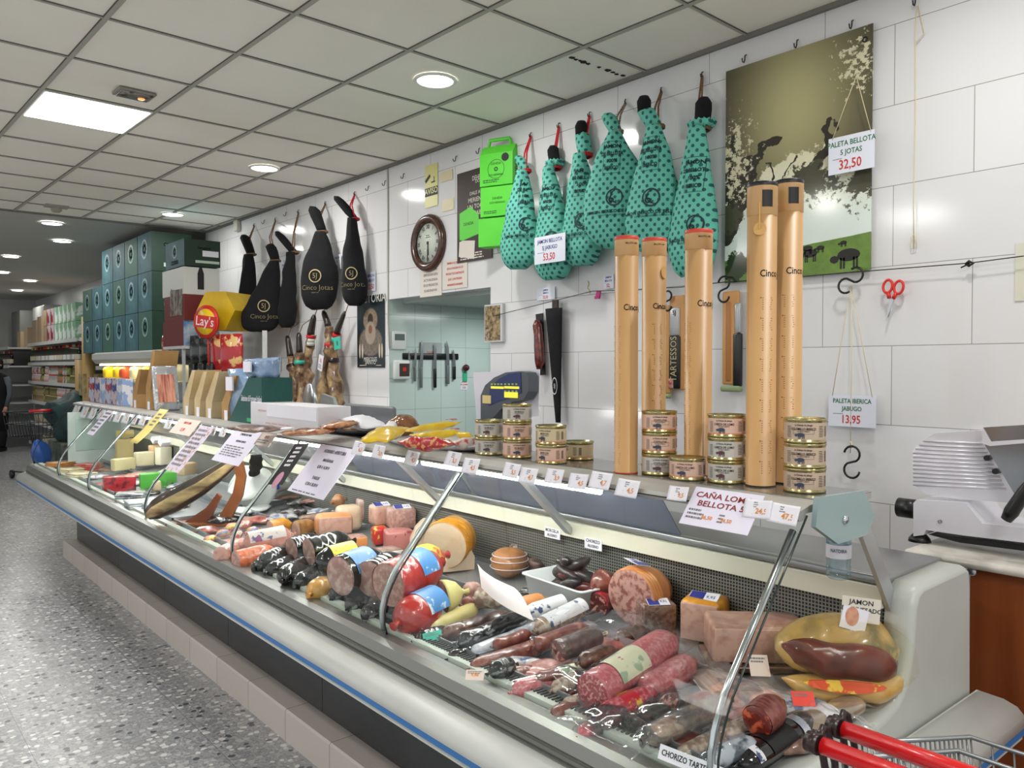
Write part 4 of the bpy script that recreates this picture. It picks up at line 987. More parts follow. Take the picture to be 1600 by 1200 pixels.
# ---- long black pouch and red cured sausage pack hanging on the wire
F = onwall(869, 482, XW-.03); Fi = F.inverted(); e = Fi @ ox(876, 660, XW-.03)
t = thing('black_pouch', 'long tapering black cloth pouch clipped to wire right of the sausage pack', 'pouch', F)
w0 = abs(ox(857, 482, XW-.03).y-ox(883, 482, XW-.03).y)
MB().loft([[(e.x*k+(w0/2*(1-.72*k))*math.cos(2*PI*i/16), e.y*k, .02+.018*(1-.5*k)*math.sin(2*PI*i/16)) for i in range(16)] for k in (0, .1, .25, .45, .7, .9, 1)]).build('pouch', BLK, t)
MB().box(-.022, .022, -.02, .05, .0, .012).build('clip', mat('dark_brown_clip', '33201c', .4), t)
mb = MB(); ring2d(mb, e.x*.72, e.y*.68, .05, .044, sq=.45, z=.04); text('5J', .035, e.x*.72, e.y*.68, .04, collect=mb, sx=.5); mb.build('emblem', WHITE, t)
F = onwall(843, 490, XW-.03, .06); Fi = F.inverted(); e = Fi @ ox(850, 586, XW-.03)
t = thing('cured_loin_pack', 'shiny red cured loin on a black card hanging from the wire', 'sausage', F)
MB().box(-.035, .03, e.y, 0, -.004, 0).build('backing_card', PLASTIC_BLACK, t)
LOIN = mat('loin_red', '7a2416', .2, col2='4a1710', scale=35, bump=.5, coat=.8, col3='b5482c')
mb = MB().tube([(-.0+.01*math.sin(k*3), -.04+e.y*k*.9, .022) for k in (0, .1, .25, .5, .75, .9)], [.015, .028, .03, .03, .028, .012], 14); noisy(mb, .01, 30).build('loin', LOIN, t)
# kraft and black packs behind the tubes
KRAFT = mat('kraft_orange', 'c99459', .5, col2='bd884e', scale=6)
def pack(px, py, bx, by, wpx, parts, label, extra=None):
    F = onwall(px, py, XW-.03); Fi = F.inverted(); e = Fi @ ox(bx, by, XW-.03); W_ = abs(ox(px-wpx/2, py, XW-.03).y-ox(px+wpx/2, py, XW-.03).y)
    t = thing('hanging_meat_pack', label, 'meat pack', F)
    for (nm, x0, x1, k0, k1, m_, d) in parts: MB().rbox(W_*x0, W_*x1, e.y*k1, e.y*k0, 0, d, .008).build(nm, m_, t)
    return t, W_, e
t, W_, e = pack(1041, 478, 1041, 622, 18, [('card', -.5, .5, .0, .95, KRAFT, .02), ('foot', -.5, .6, .95, 1, mat('green_foot', '8a9a70', .5), .03)], 'kraft pack hanging just right of the second red-rimmed tube')
SILV = mat('silver_print', 'a9abac', .3, .4)
t, W_, e = pack(1060, 462, 1060, 612, 24, [('card', -.5, .5, .0, .98, KRAFT, .012), ('sleeve_top', -.45, .2, .12, .42, SILV, .02), ('sleeve', -.45, .25, .42, .97, PLASTIC_BLACK, .022), ('picture', -.48, -.1, .86, .97, mat('red_meat_print', '8f2a20', .5, col2='d0a090', scale=60), .024)], 'TARTESSOS black and silver pack on kraft card between tubes')
text('TARTESSOS', .055, -.1*W_, e.y*.66, .0235, mat_=GOLDINK, parent=t, rot=PI/2, sx=.8); text('5J', .03, -.1*W_, e.y*.18, .0215, mat_=INK, parent=t)
t, W_, e = pack(1147, 455, 1147, 612, 30, [('card', -.5, .35, .0, .93, KRAFT, .02), ('inner', -.3, .0, .1, .9, mat('kraft_dark', 'a86f38', .5), .024), ('sleeve', .1, .5, .42, .95, PLASTIC_BLACK, .026), ('sleeve_top', .15, .45, .12, .42, SILV, .024), ('foot', -.5, .5, .94, 1, mat('green_foot'), .035)], 'kraft pack with black sleeve left of the tallest tubes')
# ================================================================ things standing on the counter's top shelf
def canlabel(nm, c):
    return mat('can_label_'+nm, c, .45, col2=tuple(x*.93 for x in lin(c)), scale=18)
TIN = mat('gold_tin', 'b3a878', .22, .9)
CANL = {'pink': canlabel('pink', 'ddb9a6'), 'grey': canlabel('grey', 'c6c2ba'), 'cream': canlabel('cream', 'd3c3a0'), 'beige': canlabel('beige', 'c8b09a')}
PINKBAND = mat('salmon_band', 'd9906f', .5); PIGB = mat('pig_blue', '3d4456', .5); PIGP = mat('pig_brown', '5b3c3c', .5)
def arc_text(mb, txt, size, r, z, a0, sx=.85):
    """letters laid round an upright cylinder, centred on angle a0"""
    m2 = MB(); text(txt, size, 0, 0, 0, collect=m2, sx=sx, bold=.015, th=.0001)
    for p in m2.v:
        a = a0+p[0]/r; q = r+.0006; mb_v = (q*math.cos(a), q*math.sin(a), z+p[1]); mb.v.append(V(mb_v))
    o = len(mb.v)-len(m2.v)
    for f in m2.f: mb.f.append(tuple(i+o for i in f)); mb.mi.append(0); mb.sm.append(False)
def arc_poly(mb, pts, r, z, a0):
    o = len(mb.v)
    for x, y in pts: a = a0+x/r; mb.v.append(V(((r+.0008)*math.cos(a), (r+.0008)*math.sin(a), z+y)))
    mb.f.append(tuple(range(o, o+len(pts)))); mb.mi.append(0); mb.sm.append(False)
def pigshape(mb, r, z, a0, s=1):
    arc_poly(mb, [(.011*s*math.cos(2*PI*i/12), .006*s*math.sin(2*PI*i/12)) for i in range(12)], r, z, a0)
    arc_poly(mb, [(-.012*s+.005*s*math.cos(2*PI*i/8), -.001+.004*s*math.sin(2*PI*i/8)) for i in range(8)], r, z, a0)
    for k in (-.007, -.003, .004, .008): arc_poly(mb, [(k*s, -.011*s), (k*s+.0022*s, -.011*s), (k*s+.0022*s, 0), (k*s, 0)], r, z, a0)
CR, CH = .0515, .063
def make_can(kind, word, label, box=False):
    t = thing('food_can', label, 'can', (0, 0, 0))
    rr, h = CR, CH
    MB().lathe([(0, .003), (rr*.9, .003), (rr*.96, 0), (rr*1.02, .002), (rr*1.02, .006), (rr*.985, .008), (rr*.985, h-.007), (rr*1.025, h-.005), (rr*1.025, h), (rr*.97, h), (rr*.93, h-.004), (0, h-.004)], 36).build('tin', TIN, t)
    n = 40; mb = MB()
    for i in range(n):
        a, b = 2*PI*i/n, 2*PI*(i+1)/n; q = rr*.99
        for (z0, z1, mi) in ((.010, .0135, 1), (.0135, h-.010, 0)):
            mb.add([(q*math.cos(a), q*math.sin(a), z0), (q*math.cos(b), q*math.sin(b), z0), (q*math.cos(b), q*math.sin(b), z1), (q*math.cos(a), q*math.sin(a), z1)], [(0, 1, 2, 3)], mi, True)
    lab = mb.build('paper_label', [CANL[kind], PINKBAND if kind in ('pink', 'cream') else CANL[kind]], t)
    mb = MB(); a0 = 0
    arc_text(mb, 'La Dehesa de Jabugo', .0065, rr, h-.016, a0-.25, .8); arc_text(mb, word, .0088, rr, h-.026, a0-.25, .75)
    arc_text(mb, 'DE CERDO IBERICO', .004, rr, h-.032, a0-.25)
    if box:
        for (x0, x1, y0, y1) in ((-.026, .026, .0310, .0316), (-.026, .026, .0205, .0211), (-.026, -.0254, .0205, .0316), (.0254, .026, .0205, .0316)):
            for k in range(4):
                xa, xb = x0+(x1-x0)*k/4, x0+(x1-x0)*(k+1)/4; arc_poly(mb, [(xa, y0), (xb, y0), (xb, y1), (xa, y1)], rr, 0.004, a0-.25)
    rnd = random.Random(3)
    for i in range(7):
        arc_poly(mb, [(.021, .018+.0042*i), (.021+rnd.uniform(.009, .015), .018+.0042*i), (.034, .0195+.0042*i), (.021, .0195+.0042*i)], rr, 0, a0+.12)
    for i in range(7): arc_poly(mb, [(.041, .019+.0038*i), (.05, .019+.0038*i), (.05, .0212+.0038*i), (.041, .0212+.0038*i)], rr, 0, a0+.12)
    for i in range(8): arc_poly(mb, [(-.052, .016+.0038*i), (-.040, .016+.0038*i), (-.040, .0172+.0038*i), (-.052, .0172+.0038*i)], rr, 0, a0-.1)
    mb.build('label_print', mat('label_ink', '3c342e', .6), lab)
    mb = MB(); pigshape(mb, rr, .0225, a0-.38, .9); mb.build('pig_emblem', PIGB if kind != 'grey' else PIGP, lab)
    return t
canproto = {}
def can(kind, word, px, py, level, label, turn=0, box=False, base=None):
    key = (kind, word, box)
    if base is None:
        p = oz(px, py, SHZ)
        d = V((p.x, p.y, 0)).normalized(); p = p+d*CR        # the pixel is the foot of the near side
    else: p = base
    face = math.atan2(-p.y, -p.x)+turn
    m_ = M4.Translation((p.x, p.y, SHZ+CH*level)) @ M4.Rotation(face, 4, 'Z')
    if key not in canproto: canproto[key] = make_can(kind, word, label, box); canproto[key].matrix_world = m_; canproto[key]['group'] = 'round meat cans on the counter shelf'
    else: dup(canproto[key], m_, label, 'round meat cans on the counter shelf')
    return p
stacks = [
 (1257, 772, [('beige', 'SOLOMILLO IBERICO', 1)]*3, 'rightmost stack by the glass end plate', .18),
 (1135, 757, [('grey', 'CABEZA DE LOMO', 0), ('grey', 'CABEZA DE LOMO', 0), ('pink', 'CABEZA DE LOMO', 0)], 'stack between the lone red-rimmed tube and the tallest tubes', .1),
 (1074, 752, [('pink', 'CABEZA DE LOMO', 0)], 'single can between two three-high stacks', .1),
 (1030, 744, [('grey', 'COSTILLITAS', 1), ('pink', 'COSTILLITAS', 1), ('pink', 'COSTILLITAS', 1)], 'stack in front of the pair of red-rimmed tubes', .3),
 (904, 720, [('cream', 'PATE IBERICO', 0)], 'single low can right of the two-high cream stack', -.9),
 (861, 726, [('pink', 'MORCON', 0), ('cream', 'MORCON', 0)], 'two-high stack left of the single low can', -.2),
 (808, 717, [('pink', 'DE MORCA', 0), ('pink', 'DE MORCA', 0), ('grey', 'DE MORCA', 0)], 'tallest stack in front of the blue scale', .4),
 (764, 712, [('grey', 'DE MORCA', 0), ('grey', 'DE MORCA', 0)], 'leftmost two-high stack beside the white platter', .25)]
for (px, py, L_, where, turn) in stacks:
    b = None
    for k, (kd, wd, bx_) in enumerate(L_):
        if len(L_) == 1: lb = 'round meat can, %s' % where
        else: lb = 'round meat can, %s of the %s' % ({0: 'bottom', len(L_)-1: 'top'}.get(k, 'middle'), where)
        b = can(kd, wd, px, py, k, lb, turn, bool(bx_), b)
# ---- tall cardboard tubes
TUBE = mat('tube_card', 'c79d69', .42, col2='c09561', scale=4)
TUBED = mat('tube_print', '8a6238', .5); BLKLID = mat('black_lid', '1a1a1c', .4); REDLID = mat('red_lid', 'cf4432', .45)
def big_tube(px, py, toppy, wpx, label, lid, cap_len, name_side, turn=0, disc=False):
    p0 = oz(px, py, SHZ); r = px_len(p0, wpx)/2; d = V((p0.x, p0.y, 0)).normalized(); p = p0+d*r
    # height from the top pixel at the same distance
    rr_ = ray(px, toppy); k = (p.x*p.x+p.y*p.y)**.5/math.hypot(rr_.x, rr_.y); H_ = EYE+rr_.z*k-SHZ
    t = thing('cardboard_tube', label, 'tube', M4.Translation((p.x, p.y, SHZ)) @ M4.Rotation(math.atan2(-p.y, -p.x)+turn, 4, 'Z'))
    MB().lathe([(0, 0), (r*.985, 0), (r*.985, .004), (r*.97, .004), (r*.97, H_-cap_len), (0, H_-cap_len)], 40, mis=None).build('body', TUBE, t)
    MB().lathe([(r*.972, .0005), (r*.99, .0005), (r*.99, .004), (r*.972, .004)], 40).build('foot_ring', lid, t)
    cap = MB().lathe([(r*.975, H_-cap_len-.002), (r, H_-cap_len), (r, H_-.016), (r, H_-.002), (0, H_-.002)], 40).build('cap', TUBE, t)
    MB().lathe([(r*1.004, H_-.010), (r*1.008, H_-.008), (r*1.008, H_), (r*.9, H_+.002), (0, H_+.002)], 40).build('lid_rim', lid, cap)
    mb = MB(); rnd = random.Random(int(px))
    for col in name_side:
        for blk in range(9):
            z = H_*.62-blk*H_*.067
            arc_poly(mb, [(0, 0), (.003, 0), (.003, .003), (0, .003)], r*.972, z, col-.05/r*.5)
            for l in range(6): arc_poly(mb, [(.005, -.006*l), (.005+rnd.uniform(.020, .030), -.006*l), (.005+.026, -.006*l+.0016), (.005, -.006*l+.0016)], r*.972, z, col-.05/r*.5)
    mb.build('small_print', TUBED, t)
    mb = MB(); arc_text(mb, 'Cinco Jotas', .026, r*.975, H_*.70, 1.12, .8); mb.build('signature', INK, t)
    if lid is BLKLID:
        mb = MB()
        for k in range(5): arc_poly(mb, [(-.014+.0056*k, -.022), (-.0084+.0056*k, -.022), (-.0084+.0056*k, .022), (-.014+.0056*k, .022)], r, H_-.045, .35)
        mb.build('black_label', INK, cap)
        mb = MB()
        if disc:
            arc_poly(mb, [(.017*math.cos(2*PI*i/16), .017*math.sin(2*PI*i/16)) for i in range(16)], r+.001, H_-.125, -.15)
            arc_poly(mb, [(-.002, 0), (.002, 0), (.002, .07), (-.002, .07)], r+.001, H_-.125, -.15); mb.build('wax_seal', mat('seal_tan', 'd8a860', .4), cap)
    else:
        mb = MB(); arc_text(mb, 'BELLOTA 100%', .007, r, H_-.022, .45); mb.build('cap_print', INK, cap)
        if disc:
            mb = MB(); arc_poly(mb, [(.012*math.cos(2*PI*i/12), .02*math.sin(2*PI*i/12)) for i in range(12)], r+.001, H_-.11, .85); mb.build('seal', mat('seal_tan'), cap)
    return t
big_tube(1229, 757, 284, 45, 'taller cardboard tube with black lid, right one of the black-lidded pair', BLKLID, .085, (.25,))
big_tube(1188, 762, 288, 47, 'cardboard tube with black lid and round tan seal, left of the pair', BLKLID, .085, (.55,), disc=True)
big_tube(1090, 745, 361, 44, 'lone cardboard tube with red rim, standing between can stacks', REDLID, .055, (-.75,))
big_tube(1021, 728, 374, 39, 'red-rimmed cardboard tube, right one of the touching pair', REDLID, .055, (.5,), disc=True)
big_tube(978, 741, 371, 38, 'red-rimmed cardboard tube, left one of the touching pair', REDLID, .055, (-.75,))
# ---- oval platter with snack sausages, scale behind
PLAT = mat('white_melamine', 'e2e4e6', .25)
def lay(px, py, z=SHZ): return oz(px, py, z)
p = lay(672, 690, SHZ+.01); q1, q2 = lay(575, 683, SHZ+.02), lay(747, 700, SHZ+.02)
ang = math.atan2(q2.y-q1.y, q2.x-q1.x); LN = (q2-q1).length
LN = min(LN, .95)
ctr = (q1+q2)/2; ctr.x = 1.86; ctr.z = SHZ
t = thing('oval_platter', 'long white oval platter with yellow and red snack sausages on it', 'platter', M4.Translation(ctr) @ M4.Rotation(PI/2, 4, 'Z'))
mb = MB(); rings = []
for k, (f_, z) in enumerate(((.7, .002), (.85, .004), (1, .022), (1.0, .025), (.84, .010), (.3, .008))):
    rings.append([(LN/2*f_*math.cos(2*PI*i/40), .15*f_*math.sin(2*PI*i/40), z) for i in range(40)])
mb.loft(rings).build('dish', PLAT, t)
YEL = mat('yellow_wrapper', 'f0cf1e', .3, col2='e3b818', scale=14, bump=.3, coat=.5)
REDW = mat('red_wrapper', 'b3202c', .25, col2='d8a05a', scale=60, sharp=(.55, .6), bump=.3, coat=.6)
CLEARW = thin('crumpled_film', 'ffffff', .10, .12, body=('e8e8ec', .18))
def flat_pouch(name, label, cat, a, b, wd, th, m, seed=0, parts=None, group=None, crimp=True, mesh=None):
    """soft flat wrapper from point a to point b"""
    a, b = V(a), V(b); L = (b-a).length; x = (b-a).normalized(); z = V((0, 0, 1)); y = z.cross(x).normalized(); z = x.cross(y)
    T = M4(((x.x, y.x, z.x, a.x), (x.y, y.y, z.y, a.y), (x.z, y.z, z.z, a.z), (0, 0, 0, 1)))
    rings = []; K = 14; N = 18
    for k in range(K+1):
        t_ = k/K; e = math.sin(PI*min(max((t_-.06)/.88, 0), 1))**.45 if crimp else 1
        rings.append([(L*t_, wd/2*(.92+.08*e)*math.cos(2*PI*i/N), (.0015+th/2*e)*math.sin(2*PI*i/N)) for i in range(N)])
    mb = MB().loft(rings); noisy(mb, min(.012, th*.3), 22, seed)
    t = thing(name, label, cat, T, group); mb.build('wrapper', m, t)
    if parts: parts(t, L)
    return t
zz = SHZ+.045
def ontop(px, py, z): return oz(px, py, z)
def band(nm, m, f0, f1, hw_, z):
    def f(t, L): MB().sheet((f1-f0)*L, hw_*2, lambda u, v_: .004*math.cos(v_*PI), 4, 6, .001, T=M4.Translation(((f0+f1)/2*L, 0, z))).build(nm, m, t)
    return f
g_ = 'snack sausages on the oval platter'
flat_pouch('snack_sausage_pack', 'crumpled yellow wrapper at the left end of the oval platter', 'snack', ontop(583, 690, zz), ontop(618, 668, zz+.03), .12, .045, YEL, 1)
flat_pouch('snack_sausage_pack', 'red and gold snack sausage along the front of the platter', 'snack', ontop(625, 690, zz), ontop(712, 694, zz), .05, .045, REDW, 2)
flat_pouch('snack_sausage_pack', 'long upper yellow snack wrapper pointing up right on the platter', 'snack', ontop(628, 675, zz+.02), ontop(716, 660, zz+.035), .055, .03, YEL, 3, band('badge', REDW, .82, .92, .018, .016))
flat_pouch('snack_sausage_pack', 'second yellow snack wrapper lying under the long one', 'snack', ontop(645, 682, zz+.01), ontop(722, 676, zz+.01), .05, .03, YEL, 4, band('badge', REDW, .8, .9, .016, .016))
flat_pouch('snack_sausage_pack', 'yellow snack wrapper at the right back of platter', 'snack', ontop(712, 678, zz+.01), ontop(738, 682, zz), .05, .03, YEL, 5)
flat_pouch('snack_sausage_pack', 'white and pink wrapped sausage at the right end of platter', 'snack', ontop(708, 694, zz-.01), ontop(744, 690, zz-.01), .05, .04, mat('pinkish_wrapper', 'e3d3cf', .3, col2='c9524e', scale=30, sharp=(.6, .66), bump=.3), 6)
# scale: grey housing with blue keypad standing behind the cans
F = onwall(790, 612, 2.35); Fi = F.inverted(); sc = lambda x, y: (Fi @ ox(x, y, 2.35))
t = thing('shop_scale', 'grey and blue shop scale with yellow-lit keypad, behind the can stacks', 'scale', F)
outl = [sc(*q) for q in ((751, 655), (751, 618), (758, 602), (772, 590), (790, 582), (812, 580), (822, 582), (825, 588), (825, 612), (818, 624), (800, 628), (782, 640), (768, 655))]
MB().prism([(p.x, p.y) for p in outl], -.06, 0).build('housing', mat('scale_grey', '565b63', .4), t)
scr = [sc(*q) for q in ((764, 634), (766, 606), (780, 592), (796, 584), (814, 582), (815, 614), (800, 621), (780, 627))]
MB().prism([(p.x, p.y) for p in scr], 0, .003).build('blue_panel', mat('scale_blue', '1b2c66', .3), t)
mb = MB(); mk = MB()
for (x0, y0, x1, y1) in ((768, 604, 788, 607), (789, 604, 812, 607), (789, 613, 810, 621)):
    a, b = sc(x0, y1), sc(x1, y0); mb.box(a.x, b.x, a.y, b.y, .003, .0045)
mb.build('lit_strips', mat('yellow_strip', 'f0e040', .4, emit=.6), t)
for k in range(4):
    for (x0, x1, y0) in ((768, 788, 599), (789, 812, 599), (789, 812, 610)):
        xa = x0+(x1-x0)*k/4; a, b = sc(xa, y0+2.5), sc(xa+3, y0); mk.box(a.x, b.x, a.y, b.y, .003, .0045)
mk.build('digits', mat('green_digit', 'a8c060', .4), t)
mb = MB(); a, b = sc(755, 630), sc(768, 618); mb.box(a.x, b.x, a.y, b.y, .003, .005); mb.build('price_sticker', mat('sticker_yellow', 'ecd890', .4), t)
zb = Fi @ V((2.35, F.translation.y, WZ+.001)); MB().box(-.05, .03, zb.y, -.1, -.05, -.02).build('stand', mat('scale_grey'), t)
MB().rbox(-.12, .12, zb.y, zb.y+.05, -.08, .1, .01).build('foot', mat('scale_grey'), t)
F = onwall(792, 640, 2.42); Fi = F.inverted(); pc_ = [Fi @ ox(*q, 2.42) for q in ((739, 582), (843, 577), (841, 650), (745, 660))]
o = MB().prism([(p.x, p.y) for p in pc_][::-1], -.004, 0).build('white_board', WHITE, None, F); tag(o, 'large white sheet standing behind the blue scale', 'sheet')
# ---- ham packs, black tray, white box, slicer
HAMPK = mat('sliced_ham_pack', '8c3a1e', .2, col2='d09a6a', scale=28, detail=5, bump=.4, coat=.9, col3='5c1d12')
t = thing('black_tray', 'black tray of amber-red cured meat with clear film, left of the yellow wrapper', 'tray', M4.Translation(ontop(558, 680, SHZ)+V((.06, 0.1, 0))) @ M4.Rotation(PI/2, 4, 'Z'))
mb = MB(); mb.loft([[(.30*f_*math.cos(a), .12*f_*math.sin(a), z) for a in [2*PI*i/28+PI/28 for i in range(28)]] for f_, z in ((.8, 0), (1, .025), (.97, .026), (.78, .006), (.1, .006))]).build('tray', PLASTIC_BLACK, t)
mb = MB(); mb.loft([[(.22*f_*math.cos(a), .09*f_*math.sin(a), z) for a in [2*PI*i/20 for i in range(20)]] for f_, z in ((1, .02), (1.0, .04), (.7, .06), (.2, .066))]); noisy(mb, .012, 20).build('meat', HAMPK, t)
flat_pouch('sliced_ham_pack', 'clear vacuum pack of sliced ham with white sticker, in front of the white box', 'meat pack', ontop(440, 676, SHZ+.03), ontop(525, 672, SHZ+.04), .22, .03, HAMPK, 8, band('sticker', WHITE, .02, .25, .05, .018))
flat_pouch('sliced_ham_pack', 'amber vacuum pack folded upright behind the black tray', 'meat pack', ontop(500, 668, SHZ+.05), ontop(560, 660, SHZ+.07), .15, .03, HAMPK, 9)
flat_pouch('plastic_bag', 'crumpled white paper bag beside the dark round loaf on the shelf', 'bag', ontop(551, 655, SHZ+.06), ontop(586, 668, SHZ+.05), .14, .06, mat('white_bag', 'e4e4ea', .4, bump=.6, scale=9), 10)
flat_pouch('plastic_bag', 'small white crumpled bag touching the yellow wrapper', 'bag', ontop(600, 668, SHZ+.06), ontop(620, 672, SHZ+.05), .1, .06, mat('white_bag'), 12)
flat_pouch('dark_sausage_pack', 'dark flat packs of sausage lying left of the white box', 'meat pack', ontop(378, 667, SHZ+.02), ontop(420, 672, SHZ+.02), .2, .03, mat('dark_meat', '3a2620', .3, col2='8d6a55', scale=40), 13)
t = flat_pouch('dark_loaf', 'brown glazed round loaf behind the yellow wrapper', 'loaf', ontop(610, 664, SHZ+.06), ontop(648, 666, SHZ+.06), .12, .09, mat('glazed_brown', '5c2f1a', .15, col2='8c5a30', scale=20, coat=.6), 14, crimp=True)
a, b = ox(413, 655, 1.85), ox(520, 655, 1.85); ya, yb = a.y, b.y
t = thing('white_box', 'long white cardboard box with faint print on the counter shelf', 'box', (1.86, (ya+yb)/2, SHZ))
D_ = abs(ya-yb)/2
MB().rbox(-.09, .09, -D_, D_, 0, .125, .004).build('box', mat('box_white', 'dad7dc', .5), t)
mb = MB(); bars(mb, -.2, .2, -.05, -.035, 1, 0); bars(mb, -.3, -.1, .015, .03, 1, 0); mb.v = [V((-.0915, -p.x, p.y+.06)) for p in mb.v]; mb.build('print', mat('pink_print', 'd0a8a0', .5), t)
MB().box(-.0925, -.0905, -D_*.98, D_*.45, .055, .12).build('white_label', WHITE, t)
# grey slicer in the back with raised blade cover
t = thing('meat_slicer', 'grey meat slicer in the background behind the white box', 'slicer', (2.29, ox(520, 640, 2.29).y, WZ+.001))
MB().rbox(-.15, .15, -.26, .26, 0, .2, .03).build('base', STEEL, t)
MB().lathe([(0, -.015), (.15, -.015), (.16, 0), (.15, .015), (0, .015)], 32, T=M4.Translation((-.05, .20, .30)) @ M4.Rotation(PI/2, 4, 'Y') @ M4.Rotation(.25, 4, 'X')).build('blade_cover', STEEL, t)
MB().prism([(-.26, 0), (.12, 0), (.02, .24), (-.12, .22)], -.01, .01, T=M4.Translation((-.08, -.05, .16)) @ M4.Rotation(PI/2, 4, 'Z') @ M4.Rotation(PI/2, 4, 'X')).build('guard', mat('pale_grey', 'b4b8bb', .3, .4), t)
MB().tube([(-.1, .40, .38), (-.12, .42, .46)], .02, 10).build('handle', PLASTIC_BLACK, t)
MB().lathe([(0, -.012), (.028, -.01), (.03, .012), (0, .016)], 12, T=M4.Translation((-.19, -.18, .23)) @ M4.Rotation(-PI/2, 4, 'Y')).build('knob', PLASTIC_BLACK, t)
a, b = ox(538, 660, 2.44), ox(616, 660, 2.44)
o = MB().rbox(2.43, 2.46, b.y, a.y, WZ+.001, ox(580, 633, 2.44).z, .02).build('grey_backboard', mat('scale_grey2', '6d7074', .45)); tag(o, 'flat grey board standing behind the slicer below the black poster', 'board')
# ---- green cheese-fair box, blue bags, kraft wedges
def wedge(px, py, wpx, hpx, label, m=None, bx=0, lean=.55, sticker=True, nm='kraft_wedge_pack', cat='meat pack', sidem=None, win=None):
    """triangular standing pack: px,py = foot centre on shelf, leaning back along the counter"""
    p = oz(px, py, SHZ); p.x = max(p.x, 1.76); q = ox(px, py, p.x); Y = q.y
    H_ = px_len(q, hpx); Wd = .17
    t = thing(nm, label, cat, (1.87, Y, SHZ), 'kraft wedge packs on the counter shelf' if nm == 'kraft_wedge_pack' else None)
    L = H_*lean*2
    pr = [(-.06*L, 0), (.40*L, 0), (.44*L, H_*.25), (-.35*L*0+.02, H_*1.0), (-.06*L, H_*.55)]
    pr = [(-.05, 0), (.05, 0), (.06, H_*.35), (.15+.06*lean, H_), (.12, H_), (-.05, H_*.38)]
    Tm = M4.Rotation(PI/2, 4, 'X'); 
    T2 = M4(((0, 0, 1, 0), (-1, 0, 0, 0), (0, 1, 0, 0), (0, 0, 0, 1)))
    MB().prism(pr, -Wd/2, Wd/2, T=T2).build('pack', m or KRAFTB, t)
    MB().prism([(-.0515, .02), (-.0505, .02), (-.0505, H_*.33), (-.0515, H_*.33)], -Wd*.3, Wd*.3, T=T2).build('window', sidem or mat('kraft_side', 'cdbfa6', .6), t)
    if sticker: MB().box(-Wd/2-.004, -Wd/2-.002, -.05, .0, .0, .06).build('price_tag', WHITE, t)
    return t
KRAFTB = mat('kraft_paper', 'b08a58', .7, col2='a57e4c', scale=9, bump=.1)
KRAFTL = mat('kraft_light', 'c9b48c', .65, col2='bda77e', scale=9)
for (px, py, hp, m_, lb) in ((205, 655, 60, KRAFTB, 'small dark kraft wedge farthest left in the row'), (226, 658, 92, KRAFTB, 'tall brown kraft wedge just left of the silver pack'),
        (285, 665, 70, KRAFTL, 'first pale kraft wedge right of the silver pack, round emblem'), (302, 668, 70, KRAFTL, 'second pale kraft wedge right of the silver pack'),
        (320, 671, 72, KRAFTL, 'third pale kraft wedge, black inside edge'), (345, 664, 70, KRAFTB, 'larger brown kraft wedge left of the blue bags'), (366, 667, 62, KRAFTB, 'brown kraft wedge nearest the blue bags')):
    wedge(px, py, 30, hp, lb, m_)
p = ox(262, 650, 1.85); H_ = px_len(p, 72)
t = thing('silver_meat_pack', 'upright silver vacuum pack with red meat strips between kraft wedges', 'meat pack', M4.Translation((1.85, p.y, SHZ)) @ M4.Rotation(-.25, 4, 'X'))
MB().rbox(-.09, .09, -.012, .012, 0, H_, .01).build('foil', mat('silver_foil', 'b9bcc0', .2, .8, bump=.5, scale=30), t)
MB().box(-.06, .06, -.016, -.0125, .06, H_*.8).build('meat_strips', mat('red_strips', '7a2a1c', .3, col2='c48a70', scale=50, stretch=(1, 1, .1)), t)
p = ox(405, 640, 1.85); t = thing('green_cheese_box', 'dark green slanted box lettered about Italian cheeses, left of the white box', 'box', (1.87, p.y, SHZ))
T2 = M4(((0, 0, 1, 0), (-1, 0, 0, 0), (0, 1, 0, 0), (0, 0, 0, 1)))
DG = mat('dark_teal_box', '155048', .4)
MB().prism([(-.28, 0), (.2, 0), (.2, .26), (.02, .26)], -.09, .09, T=T2).build('box', DG, t)
t2 = text('Selezione di Formaggi Italiani', .05, .0, .0, 0, collect=(mb := MB()), sx=.5); mb.v = [V((-.0915-p_.z, -p_.x-.06, p_.y+.14)) for p_ in mb.v]; mb.build('lettering', WHITE, t)
MB().box(-.093, -.0905, -.2, .0, .01, .03).build('green_stripe', mat('bright_green_stripe', '2fb070', .4), t)
BB = mat('blue_film_bag', '6f8db0', .2, col2='93a9c2', scale=10, bump=.6, coat=.5)
for k, (x0, y0, x1, y1, w_, lb) in enumerate(((364, 648, 402, 612, .18, 'pale blue plastic bag of slices, left one, standing beside kraft wedges'), (395, 640, 428, 612, .16, 'pale blue plastic bag of slices with white sticker above the green box'))):
    a = ox(x0, y0, 1.86); b = ox(x1, y1, 1.86)
    mb = MB(); L = (b-a).length
    t = thing('blue_plastic_bag', lb, 'bag', (1.86, (a.y+b.y)/2, SHZ if k == 0 else SHZ+.26))
    hh_ = .30 if k == 0 else .10
    mb.loft([[(.07*f_*math.cos(2*PI*i/20), .19*f_*math.sin(2*PI*i/20), z*hh_) for i in range(20)] for f_, z in ((.9, 0), (1, .3), (.95, .7), (1.05, 1))]); noisy(mb, .03, 12, k+4).build('film', BB, t)
    MB().box(-.095, -.085, -.05, .05, .18 if k == 0 else .03, .26 if k == 0 else .09).build('sticker', WHITE, t)
